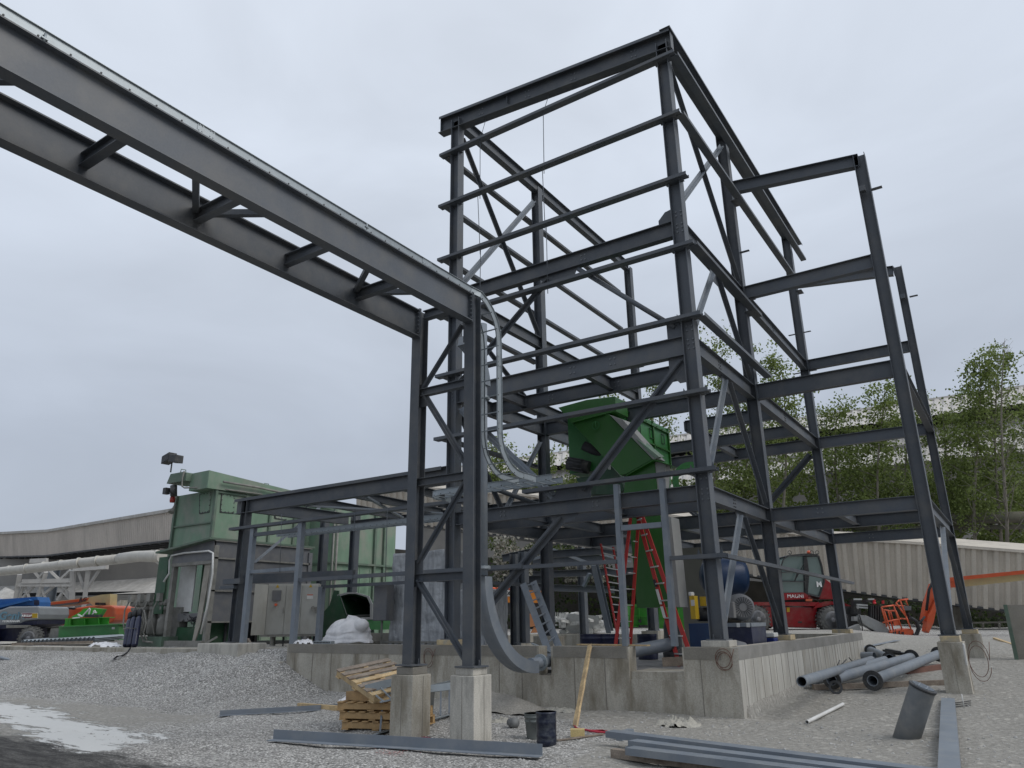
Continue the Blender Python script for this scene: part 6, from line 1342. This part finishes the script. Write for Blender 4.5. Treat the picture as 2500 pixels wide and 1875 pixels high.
MB().lathe((p.x, 16.8, .7), (0, 0, 1), [(.25, 0), (.25, .3), (.2, .32), (.2, .75), (.17, .9), (.1, .93)], 20).build('motor', DARK, vm)
lg = empty('green_machine', at(1600, 1540, y=24), 'bright green machine body standing behind the tower', 'machine')
D = 27.5; q = MB(); pane(q, [(1533, 1528), (1700, 1538), (1704, 1478), (1540, 1476)], D, 1.5); q.build('housing', LGREEN, lg)
q = MB(); pane(q, [(1533, 1504), (1704, 1510), (1704, 1508), (1533, 1502)], D-.1, .2); pane(q, [(1530, 1480), (1706, 1482), (1706, 1478), (1530, 1475)], D-.1, .3); pane(q, [(1532, 1530), (1702, 1540), (1702, 1537), (1532, 1527)], D-.1, .3)
for x in (1560, 1610, 1655): pbox(q, x, x+2, 1480, 1532, D-.08, .1)
q.build('rib', LGREEN, lg); q = MB(); pbox(q, 1540, 1548, 1484, 1487, D-.02, .02); q.build('label_plate', WHITE, lg)
q = MB(); pbox(q, 1560, 1566, 1512, 1520, D-.15, .2); pbox(q, 1560, 1582, 1526, 1532, D-.2, .3); q.build('fitting', DARK, lg)
# ------------------------------------------------------------------ smaller frame behind the tower
rf_ = empty('rear_steel_frame', (-12, 27.5, 1.0), 'lower dark steel frame standing behind the tall frame, seen through its ground floor', 'steel frame')
for px, y, zt_, b_ in ((1267, 22.8, None, 1), (1425, 29, 4.0, 0), (1594, 26, 3.9, 0)):
    x = at(px, 1500, y=y).x
    if b_: continue
    column(rf_, x, y, .95, zt_, .3, .28)
for (x0, y0, x1, y1, Dd) in ((1225, 1355, 1340, 1330, 27), (1340, 1345, 1560, 1330, 27), (1300, 1362, 1520, 1352, 31), (1300, 1395, 1560, 1385, 29), (1230, 1408, 1330, 1405, 25), (1290, 1425, 1500, 1432, 30)):
    MB().ibeam(dep(x0, y0, Dd), dep(x1, y1, Dd), .26, .2).build('beam', STEEL, rf_)
for (x0, y0, x1, y1, Dd) in ((1350, 1342, 1450, 1380, 28), (1420, 1340, 1540, 1372, 29), (1300, 1365, 1380, 1345, 29), (1440, 1400, 1425, 1432, 26)): MB().bar(dep(x0, y0, Dd), dep(x1, y1, Dd), .16, .1).build('brace', STEEL2, rf_)
MB().ibeam(dep(1492, 1540, 26), dep(1455, 1376, 26), .22, .2, up=(0, 1, 0)).build('leaning_post', STEEL2, rf_)
c_ = empty('steel_column', at(1270, 1556, y=21.5), 'pair of thick dark steel columns standing inside the left rear of the ground floor', 'steel column')
for px, y in ((1258, 21.8), (1280, 21.2)): x = at(px, 1500, y=y).x; MB().ibeam((x, y, .75 if px < 1270 else .95), (x, y, 3.85), .26, .26, .016, .012, up=(1, 0, 0), top=False).build('column', STEEL, c_)
p = at(1280, 1553, y=21.2); MB().box(p.x-.25, p.x+.25, 20.95, 21.45, .93, .95).build('base_plate', STEEL, c_)
# orange container with part of a company name, junk heap
D = 44; oc = empty('orange_container', dep(1270, 1500, D), 'orange trailer box with white name band behind the tower at the left', 'container')
q = MB(); pane(q, [(1150, 1470), (1330, 1472), (1330, 1440), (1150, 1436)], D, 2.4); q.build('box', mat('rental_orange', (.70, .24, .03), .5, 0, .08, 2), oc); q = MB(); pane(q, [(1222, 1456), (1247, 1456), (1247, 1438), (1222, 1438)], D-.05, .05); q.build('white_band', LETW, oc)
q = MB(); 
for k in range(14): p = dep(1155+k*12.5, 1437, D); q.ball(p, .17, 8, 5, (1, 1, .5))
q.build('ribbed_top', ORANGE, oc); q = MB(); pane(q, [(1150, 1500), (1330, 1500), (1330, 1472), (1150, 1470)], D+.2, 2); q.build('underframe', DARK, oc)
text('United', .42, LETK, oc, frame(dep(1233, 1447, D-.07)-OFF[oc.name], RH, V((0, 0, 1))), bold=.01, shear=.15)
q = MB(); rj = random.Random(4)
for i in range(46):
    c = dep(rj.uniform(1352, 1470), rj.uniform(1502, 1540), rj.uniform(33, 35)); a_ = rj.uniform(0, 3)
    q.obb(c, V((math.cos(a_), math.sin(a_), rj.uniform(-.3, .3)))*rj.uniform(.1, .5), V((-math.sin(a_), math.cos(a_), 0))*rj.uniform(.03, .2), V((0, 0, rj.uniform(.02, .12))))
thing('scrap_heap', q, mat('mixed_scrap', (.38, .38, .36), .6, .2, .5, 6), 'jumbled heap of grey scrap metal and bags behind the tower', 'scrap heap')
jt = empty('covered_bin', dep(1445, 1548, 33), 'pale bin covered by grey sheet behind the tower', 'bin'); q = MB(); pane(q, [(1380, 1545), (1415, 1546), (1462, 1530), (1463, 1504), (1390, 1498)], 33, 1.4); q.build('body', GREYL, jt)
q = MB()
for x in range(1356, 1384, 4): pbox(q, x, x+1.6, 1495, 1512, 32.6, .03)
pbox(q, 1354, 1384, 1511, 1513, 32.6, .1); q.build('rack', WHITE, jt)
thing('orange_bucket_digger', pane(pane(MB(), [(1290, 1555), (1305, 1530), (1320, 1545), (1330, 1560)], 38, .8), [(1288, 1532), (1290, 1495), (1310, 1510), (1308, 1528)], 38, .6), mat('faded_orange', (.5, .22, .1), .7), 'faded orange machine part behind the leaning cable ladder', 'machine part')
# ------------------------------------------------------------------ things lying in the foreground
def gp_(px, py, off=0):
    z = 0
    for _ in range(12): p = at(px, py, z=z+off); z = z*.4+G(p.x, p.y)*.6
    p = at(px, py, z=z+off); return p
def lay(name, a, b_, poly, m, label, cat, group=None, up=(0, 0, 1)): return thing(name, MB().sect(a, b_, poly, up), m, label, cat, group)
chp = [(-.11, 0), (.11, 0), (.11, .008), (.02, .008), (.02, .012), (-.102, .012), (-.102, .13), (-.11, .13)]
a, b_ = gp_(664, 1806, .03), gp_(1323, 1846, .03)
lay('steel_angle', a, b_, [(.12, 0), (.12, .01), (-.02, .01), (-.02, .135), (-.03, .135), (-.03, 0)], STEEL2, 'long dark steel angle lying on the gravel in front of the two piers', 'steel section')
a, b_ = gp_(536, 1748, .03), gp_(900, 1727, .03)
lay('steel_angle', a, b_, [(-.05, 0), (.07, 0), (.07, .01), (-.04, .01), (-.04, .09), (-.05, .09)], STEEL2, 'steel section lying on the gravel slope left of the pallets', 'steel section')
lay('timber', gp_(730, 1722, .05), gp_(822, 1729, .05), [(-.045, -.045), (.045, -.045), (.045, .045), (-.045, .045)], WOOD, 'square timber lying on the gravel left of the pallets', 'timber')
p = gp_(855, 1712); crumple('plastic_sheet', (p.x, p.y+.1, p.z), .42, .3, .1, PLASTW, 'crumpled white sheet lying behind the timber left of the pallets', 'plastic sheet', 31)
# three long channels on spacers
for i, ((x0, y0), (x1, y1), lab) in enumerate((((1489, 1783), (2275, 1878), 'farthest of the three long grey channels stacked at the bottom of the picture'), ((1544, 1806), (2146, 1880), 'middle one of the three long grey channels at the bottom of the picture'), ((1537, 1823), (2041, 1883), 'nearest of the three long grey channels at the bottom of the picture'))):
    z_ = .19-.015*i; a, b_ = at(x0, y0, z=z_), at(x1, y1, z=z_); b_ = a+(b_-a)*1.35
    lay('steel_channel', a, b_, [(-.1, -.08), (-.092, -.08), (-.092, -.008), (.092, -.008), (.092, -.08), (.1, -.08), (.1, 0), (-.1, 0)], STEEL2, lab, 'steel channel', 'long channels at the bottom of the picture')
c0 = at(1545, 1800, z=.05); q = MB()
for px, py in ((1515, 1797), (1540, 1834), (1590, 1842)): p = at(px, py, z=.05); thing('spacer_block', MB().box(p.x-.05, p.x+.05, p.y-.05, p.y+.35, G(p.x, p.y)-.01, .105), STEEL2, {1515: 'small steel spacer under the end of the farthest long channel', 1540: 'small steel spacer under the end of the nearest long channel', 1590: 'second steel spacer under the nearest long channel, beside the timber'}[px], 'spacer')
lay('timber', gp_(1496, 1838, .05), gp_(1800, 1878, .05), [(-.05, -.05), (.05, -.05), (.05, .05), (-.05, .05)], WOOD2, 'weathered square timber lying before the long grey channels', 'timber')
# long flat plate at the right
a, b_ = gp_(2317, 1878, .09), gp_(2314, 1704, .05); lay('steel_channel', a, b_, [(-.105, -.07), (-.098, -.07), (-.098, -.008), (.098, -.008), (.098, -.07), (.105, -.07), (.105, 0), (-.105, 0)], STEEL2, 'wide pale grey channel lying face up beside the capped pipe stub', 'steel channel')
# capped pipe stub
b0 = gp_(2214, 1800); t0 = at(2252, 1681, y=b0.y-.05); ps = empty('pipe_stub', b0, 'thick grey plastic pipe standing out of the ground with a round grate on top', 'pipe stub')
PVCG = mat('grey_pvc', (.14, .15, .155), .6, 0, .12, 3, dirt=(.25, .24, .22), dirt_amt=.6, dirt_scale=4)
dd = (t0-b0).normalized(); R1 = .165; MB().tube([b0-dd*.2, b0+dd*.3, t0-dd*.03, t0], R1, 28).build('pipe', PVCG, ps); MB().tube([t0-dd*.005, t0+dd*.03], R1+.012, 28).build('grate_rim', DARK, ps)
u = V((1, 0, 0)); u = (u-dd*u.dot(dd)).normalized(); w = dd.cross(u); q = MB()
for k in range(-5, 6): h_ = math.sqrt(max(.0, .14**2-(k*.026)**2)); q.obb(t0+dd*.034+w*k*.026, u*h_, w*.007, dd*.006)
for k in (-1, 1): h_ = .13; q.obb(t0+dd*.038+u*k*.05, w*h_, u*.006, dd*.005)
q.build('grate_bars', STEEL2, ps)
thing('white_pipe', MB().pipe([gp_(1970, 1763, .03), gp_(2058, 1719, .03)], .028, .005, 12), WHITE, 'white plastic pipe lying on the dirt right of the foundation corner', 'pipe')
# pipes with flanges beside the wall
fl4 = []
def lpipe(n0, n1, r, label, f0=None, f1=None):
    a = gp_(*n0); b_ = gp_(*n1); r_ = empty('flanged_pipe' if f0 or f1 else 'plain_pipe', a, label, 'pipe', 'grey pipes lying beside the foundation')
    MB().pipe([a, b_], r, .012, 22).build('pipe', STEEL2, r_); d = (b_-a).normalized()
    MB().cyl(a+d*.9, a+d*.91, r-.013).build('inner_dark', BLACK, r_) if False else None
    if f0: MB().flange(a+d*.03, d, f0, r, .03, 28, 8, .014).build('flange', DARK, r_)
    if f1: MB().flange(b_-d*.03, d, f1, r, .03, 28, 8, .014).build('flange', DARK, r_)
lpipe((1957, 1664, .14), (2128, 1610, .14), .085, 'plain open pipe lying closest to the foundation wall')
lpipe((1979, 1665, .14), (2160, 1610, .14), .085, 'second plain open pipe from the foundation wall')
lpipe((2030, 1660, .24), (2226, 1604, .24), .105, 'flanged pipe third from the foundation wall', .18, .18)
lpipe((2130, 1662, .24), (2292, 1597, .24), .105, 'flanged pipe farthest from the wall, its far end near the pier', .19, .18)
lpipe((2105, 1602, .13), (2135, 1602, .13), .11, 'short pipe piece by the end of the foundation wall'); lpipe((2125, 1588, .14), (2172, 1608, .14), .11, 'short elbowed flanged pipe lying across behind the long pipes', .17, .17)
p = gp_(2040, 1678, .12); thing('loose_flange', MB().flange(p, (.25, -1, .25), .13, .085, .03, 24, 0), DARK, 'loose ring flange leaning on the timber below the third pipe', 'flange')
lay('timber', gp_(1985, 1678, .05), gp_(2308, 1666, .05), [(-.05, -.05), (.05, -.05), (.05, .05), (-.05, .05)], WOOD2, 'long timber under the near ends of the grey pipes', 'timber')
lay('timber', gp_(2210, 1640, .05), gp_(2300, 1628, .05), [(-.06, -.06), (.06, -.06), (.06, .06), (-.06, .06)], mat('red_brown_timber', (.16, .08, .06), .85, 0, .25, 5), 'reddish timber under the far part of the grey pipes', 'timber')
lay('steel_channel', gp_(2092, 1584, .05), gp_(2192, 1563, .05), [(-.1, 0), (.1, 0), (.1, .01), (-.1, .01)][::1], STEEL2, 'flat steel section on the gravel behind the end of the foundation', 'steel section')
thing('black_offcut', MB().bar(gp_(2160, 1588, .04), gp_(2232, 1600, .04), .14, .06).bar(gp_(2165, 1586, .08), gp_(2195, 1592, .08), .1, .06), BLACK, 'black plastic offcut on the ground behind the flanged pipes', 'offcut')
lay('timber', gp_(2428, 1559, .04), gp_(2492, 1582, .04), [(-.05, -.04), (.05, -.04), (.05, .04), (-.05, .04)], WOOD, 'light timber lying on the ground near the right edge', 'timber')
rb_ = MB()
for a, b_ in (((2043, 1628), (2050, 1612)), ((2050, 1628), (2066, 1610)), ((2073, 1606), (2084, 1618)), ((2088, 1618), (2095, 1610))): rb_.cyl(at(*a, x=-4.05), at(*b_, x=-4.05), .014, n=6)
thing('rebar_ends', rb_, DARK, 'bent rebar ends sticking up by the right face of the foundation', 'rebar')
# block at right edge
p0 = gp_(2484, 1610); bx = empty('trench_plate', p0, 'greenish concrete panel standing at the right edge of the picture', 'panel'); MB().prism([p0+V((0, 0, -.1)), p0+V((1.6, .5, -.1)), p0+V((1.6, .5, 1.35)), p0+V((.0, 0, 1.35))], (-.05, .2, 0)).build('panel', CONCD, bx); MB().box(p0.x-.06, p0.x+.03, p0.y-.08, p0.y+.18, 0, p0.z+1.36).build('edge_frame', PGREEN2, bx)
# wire coils and bars by the piers
def coil(cx, cy, cz, rx, rz, n, label, pl='y', m=None, par=None):
    q = MB(); pts = []
    for k in range(n*20): th_ = k*2*math.pi/20; r_ = 1+.18*math.sin(k*.23); pts.append(V((cx+rx*r_*math.cos(th_)*(1 if pl == 'y' else .25), cy+(.01*math.sin(k*.7) if pl == 'y' else rx*r_*math.cos(th_)), cz+rz*r_*math.sin(th_)-.0006*k)))
    pts = [pts[0]+V((.05, .02, rz*1.1))]+pts; q.tube(pts, .006, 5); return thing('wire_coil', q, m or mat('copper_wire_'+pl, (.12, .055, .035), .5), label, 'wire coil')
p = at(1768, 1608, y=13.0); coil(p.x, 13.0-.02, p.z+.0, .13, .14, 3, 'coil of brown wire hanging on the foundation corner below the corner column')
p = at(2392, 1612, y=17.1); coil(p.x+.0, p.y, p.z, .16, .30, 2, 'loose loops of brown wire hanging beside the nearer outrigger pier')
p = at(1040, 1605, y=12.9); coil(p.x, 12.98, p.z, .12, .16, 2, 'loops of dark cable hanging on the wall between the two bridge posts')
thing('white_rod', MB().cyl(gp_(2368, 1690)+V((.02, -.02, 0)), at(2352, 1572, y=17.1), .02, n=8), WHITE, 'thin white rod standing against the right side of the nearer outrigger pier', 'rod')
q = MB()
for k in range(3): q.cyl(gp_(2330, 1716+k*5, .02), gp_(2370, 1711+k*5, .02), .008, n=6)
thing('rebar_bars', q, DARK, 'thin rebar lying on the dirt right of the wide grey channel', 'rebar'); thing('stake', MB().cyl(gp_(2354, 1728), gp_(2354, 1728)+V((0, 0, .22)), .009, n=6), WHITE, 'thin pale stake standing among the rebar at the right', 'stake')
# buckets, barrel
p = gp_(1335, 1818); r = .138; h_ = at(1335, 1737, y=p.y).z-p.z
bd = empty('blue_keg', p, 'dented dark blue steel keg standing open on the gravel', 'keg')
BLK = mat('scuffed_navy_steel', (.010, .014, .032), .35, .2, .2, 4, dirt=(.09, .1, .11), dirt_amt=.8, dirt_scale=9, stretch=(1, 1, 1.5))
prof = [(r, -.03), (r, .03), (r+.006, .045), (r, .06), (r, .10), (r+.006, .115), (r, .13), (r, h_*.5), (r, h_-.15), (r+.005, h_-.135), (r, h_-.12), (r, h_-.05), (r+.008, h_-.02), (r+.008, h_), (r-.008, h_), (r-.008, h_-.3), (0, h_-.3)]
MB().lathe(p, (0, 0, 1), prof, 32).build('shell', BLK, bd)
p = gp_(1306, 1803); hb_ = at(1306, 1741, y=p.y).z-p.z; bk_ = empty('grey_bucket', p, 'grey plastic bucket with wire handle beside the blue keg', 'bucket')
MB().lathe(p, (0, 0, 1), [(.115, -.02), (.12, .02), (.14, hb_-.12), (.15, hb_-.115), (.15, hb_-.095), (.142, hb_-.09), (.145, hb_-.06), (.155, hb_-.055), (.155, hb_-.04), (.148, hb_-.035), (.152, hb_-.01), (.158, hb_), (.145, hb_), (.13, hb_-.2), (0, hb_-.2)], 28).build('shell', mat('bucket_grey', (.13, .145, .14), .6, 0, .1, 4, dirt=(.25, .25, .23), dirt_amt=.5), bk_)
MB().tube([p+V((.0, -.15, hb_-.08)), p+V((.06, -.17, hb_-.14)), p+V((.12, -.13, hb_-.2)), p+V((.15, -.02, hb_-.12))], .004, 5).build('handle', DARK, bk_)
p = gp_(1254, 1765, .07); thing('small_bucket', MB().tube([p+V((-.1, .04, 0)), p+V((-.099, .04, 0)), p+V((.06, -.06, .01)), p+V((.07, -.065, .01)), p+V((.069, -.064, .01)), p+V((-.09, .035, 0)), p+V((-.088, .034, 0))], [.01, .06, .078, .085, .075, .055, .005], 24), mat('dusty_bucket', (.16, .165, .165), .7, 0, .15, 5, dirt=(.3, .29, .27), dirt_amt=.6), 'small grey bucket lying on its side on the gravel', 'bucket')
# leaning plank with red strap, timber block
a, b_ = gp_(1404, 1774, .0), at(1440, 1577, y=12.97)
q = MB(); t_ = (b_-a).normalized(); s_ = V((.83, -.55, 0)).normalized(); nn_ = t_.cross(s_).normalized()
for k in range(9): 
    f0, f1 = k/9, (k+1)/9; w0 = .062+.008*math.sin(k*2.1); w1 = .062+.008*math.sin((k+1)*2.1); P0, P1 = a.lerp(b_, f0), a.lerp(b_, f1)
    q.add([P0-s_*w0-nn_*.019, P0+s_*w0-nn_*.019, P0+s_*w0+nn_*.019, P0-s_*w0+nn_*.019, P1-s_*w1-nn_*.019, P1+s_*w1-nn_*.019, P1+s_*w1+nn_*.019, P1-s_*w1+nn_*.019], [(0, 1, 5, 4), (1, 2, 6, 5), (2, 3, 7, 6), (3, 0, 4, 7)]+([(3, 2, 1, 0)] if k == 0 else [])+([(4, 5, 6, 7)] if k == 8 else []))
q.add([b_-s_*.06, b_+s_*.06, b_+s_*.05+t_*.09, b_+s_*.01+t_*.05, b_-s_*.03+t_*.07], [(0, 1, 2, 3, 4)]); thing('leaning_plank', q, WOOD, 'pale timber plank leaning against the foundation wall', 'plank')
P = [gp_(*q_, .02) for q_ in ((1402, 1772), (1408, 1778), (1425, 1781), (1436, 1783), (1450, 1784), (1472, 1783), (1481, 1785), (1478, 1788), (1455, 1787), (1438, 1785))]
thing('red_strap', MB().tube(P, .014, 6), mat('red_webbing', (.35, .02, .04), .7), 'red webbing strap lying at the foot of the leaning plank', 'strap')
p = gp_(1409, 1800); thing('timber_block', MB().obb(p+V((0, .02, .06)), (.09, .05, 0), (-.03, .055, 0), (0, 0, .05)), mat('yellow_timber_block', (.56, .44, .20), .7, 0, .12, 6, fine=.1), 'short square timber block lying on a flat stick by the blue keg', 'timber')
thing('flat_stick', MB().bar(gp_(1358, 1808, .015), gp_(1472, 1792, .015), .06, .014), WOOD2, 'flat wooden stick lying under the short timber block', 'timber')
p = gp_(1645, 1775); CAN = mat('dusty_canvas_rag', (.36, .345, .30), .95, 0, .12, 4, fine=.12); crumple('cement_bag', (p.x, p.y+.2, p.z-.02), .42, .36, .15, CAN, 'crumpled dusty sack half buried in the dirt before the foundation', 'sack', 17, 30)
p = gp_(1225, 1762); crumple('cement_bag', (p.x, p.y, p.z-.02), .24, .2, .09, CAN, 'small crumpled dusty sack left of the tipped bucket', 'sack', 23)
p = gp_(1350, 1737); crumple('stone_slab', (p.x+.1, p.y+.1, p.z-.02), .42, .22, .10, CAN, 'broken pale slab lying behind the blue keg', 'slab', 41)
p = gp_(1330, 1745); q = MB()
for j in range(15):
    for i in range(31): u_, v_ = i/15-1, j/7-1; r_ = max(0, 1-math.hypot(u_, v_)); q.v.append(V((-9.0+u_*1.3, 12.55+v_*.55, .03+.32*r_**.8+.04*noise.noise(V((u_*4, v_*4, 2))))))
for j in range(14):
    for i in range(30): q.f.append([j*31+i, j*31+i+1, (j+1)*31+i+1, (j+1)*31+i]); q.sm.append(True)
thing('dirt_mound', q, mat('fine_grey_dirt', (.27, .255, .225), .95, 0, .12, 3, bump=.01, bscale=30, fine=.15), 'low mound of fine grey dirt against the wall behind the right pier', 'dirt mound')
# paint sprayed markers on gravel: red stains
for (px, py, rx, lab) in ((950, 1840, .28, 'faint red marking paint sprayed on the gravel before the angle'), (1040, 1805, .12, 'small red rag lying at the foot of the left pier')):
    p = gp_(px, py); q = MB(); rr_ = random.Random(px)
    if px == 1040: crumple('red_rag', (p.x, p.y, p.z), .12, .07, .05, mat('red_cloth', (.25, .02, .05), .8), lab, 'rag', 51); continue
    for k in range(90): x_, y_ = p.x+rr_.gauss(0, rx*.5), p.y+rr_.gauss(0, .09); s2 = rr_.uniform(.006, .015); n_ = len(q.v); z_ = G(x_, y_)+.012; q.add([(x_-s2, y_-s2*.6, z_), (x_+s2, y_-s2*.7, z_+.004), (x_+s2*.7, y_+s2, z_+.006), (x_-s2*.8, y_+s2*.8, z_+.002)], [(0, 1, 2, 3)])
    tag(q.build('paint_mark', mat('red_marking_paint', (.35, .09, .08), .8)), lab, kind='stuff')
# pallets
def pallet(mt, label, m1=WOOD, m2=WOOD2, seed=1):
    r = empty('pallet', (0, 0, 0), label, 'pallet', 'stacked wooden pallets behind the left pier'); rs_ = random.Random(seed)
    def bd(x0, x1, y0, y1, z0, z1, nm, m): o = MB().box(x0, x1, y0, y1, z0, z1).build(nm, m, r, local=True, bevel=.004); return o
    for y in (-.5, -.045, .41): bd(-.6, .6, y, y+.09, .022, .112, 'stringer', m1)
    for k in range(7): x = -.6+k*.18; bd(x, x+.11, -.52, .52, .114, .134, 'deck_board', m2 if rs_.random() < .65 else m1)
    for x in (-.6, -.06, .48): bd(x, x+.12, -.52, .52, 0, .02, 'bottom_board', m1)
    r.matrix_world = mt; return r
c = gp_(900, 1786)+V((-.15, .55, 0)); HW = mat('honey_timber', (.40, .26, .12), .7, 0, .2, 5, dirt=(.22, .14, .07), dirt_amt=.5, dirt_scale=5, bump=.002, fine=.1)
for k, (dx, rz, lab) in enumerate(((.08, .30, 'lowest pallet of the stack behind the left pier'), (.02, .27, 'second pallet from the bottom of the stack behind the left pier'), (-.05, .32, 'third pallet from the bottom, under the tilted one'))):
    pallet(Matrix.Translation(c+V((dx, 0, .01+.138*k))) @ Matrix.Rotation(rz, 4, 'Z'), lab, HW, HW, k)
pallet(Matrix.Translation(c+V((-.12, -.04, .66))) @ Matrix.Rotation(-.25, 4, 'Z') @ Matrix.Rotation(.13, 4, 'X') @ Matrix.Rotation(.30, 4, 'Y'), 'weathered pallet tilted on top of the pallet stack', WOOD, WOOD2, 9)
thing('timber_block', MB().box(c.x-.5, c.x+.15, c.y-.45, c.y-.2, .43, .56), HW, 'short timber wedged under the tilted pallet', 'timber'); p = gp_(888, 1800, .02); thing('timber_block', MB().obb(p, (.03, .12, 0), (.05, -.01, 0), (0, 0, .02)), WOOD, 'small timber offcut on the gravel before the pallets', 'timber')
# galvanised ladder sections leaning behind the piers
lsA = ladder('loose_cable_tray', (gp_(915, 1793, .03), gp_(1100, 1745, .03)), (at(890, 1702, y=9.9), at(1130, 1672, y=10.6)), V((0, -1, .4)), 1, 'galvanised cable ladder section lying on edge behind the two piers', GALV, GALV, w=.02, t=.12, cat='cable tray')
a0, a1 = gp_(918, 1790, .04), gp_(1110, 1738, .04); b0, b1 = at(925, 1712, y=a0.y+.25), at(1110, 1665, y=a1.y+.25)
for k in range(8): f = (k+.35)/8; MB().bar(a0.lerp(a1, f), b0.lerp(b1, f), .03, .02).build('rung', STEEL2, lsA)
MB().bar(b0, b1, .02, .1).build('rail', GALV, lsA)
a0, a1 = at(888, 1700, y=9.45), at(1075, 1655, y=10.6); b0 = a0+V((-.12, -.25, .16)); b1 = a1+V((-.12, -.25, .16)); lsB = empty('loose_cable_tray', a0, 'galvanised cable ladder section resting flat on the tilted pallet', 'cable tray')
P0, P1 = at(892, 1682, y=9.2), at(1000, 1655, y=9.6); Q0, Q1 = at(928, 1714, y=9.0), at(1010, 1697, y=9.3)
MB().bar(P0, P1, .015, .12).build('side_rail', GALV, lsB); MB().bar(Q0, Q1, .08, .02).build('side_rail', GALV, lsB)
for k in range(4): f = (k+.4)/4; MB().bar(P0.lerp(P1, f)-V((0, 0, .04)), Q0.lerp(Q1, f), .02, .02).build('rung', GALV, lsB)
# debris around the slab
thing('stick', MB().bar(at(490, 1578, y=13.3), at(530, 1555, y=13.5), .05, .05), DUSTY, 'thin bar leaning by the foot of the machine enclosure', 'bar'); thing('stick', MB().bar(at(605, 1560, y=13.9), at(632, 1606, y=13.6), .06, .05), WOOD2, 'thin timber leaning under the control cabinet', 'timber')
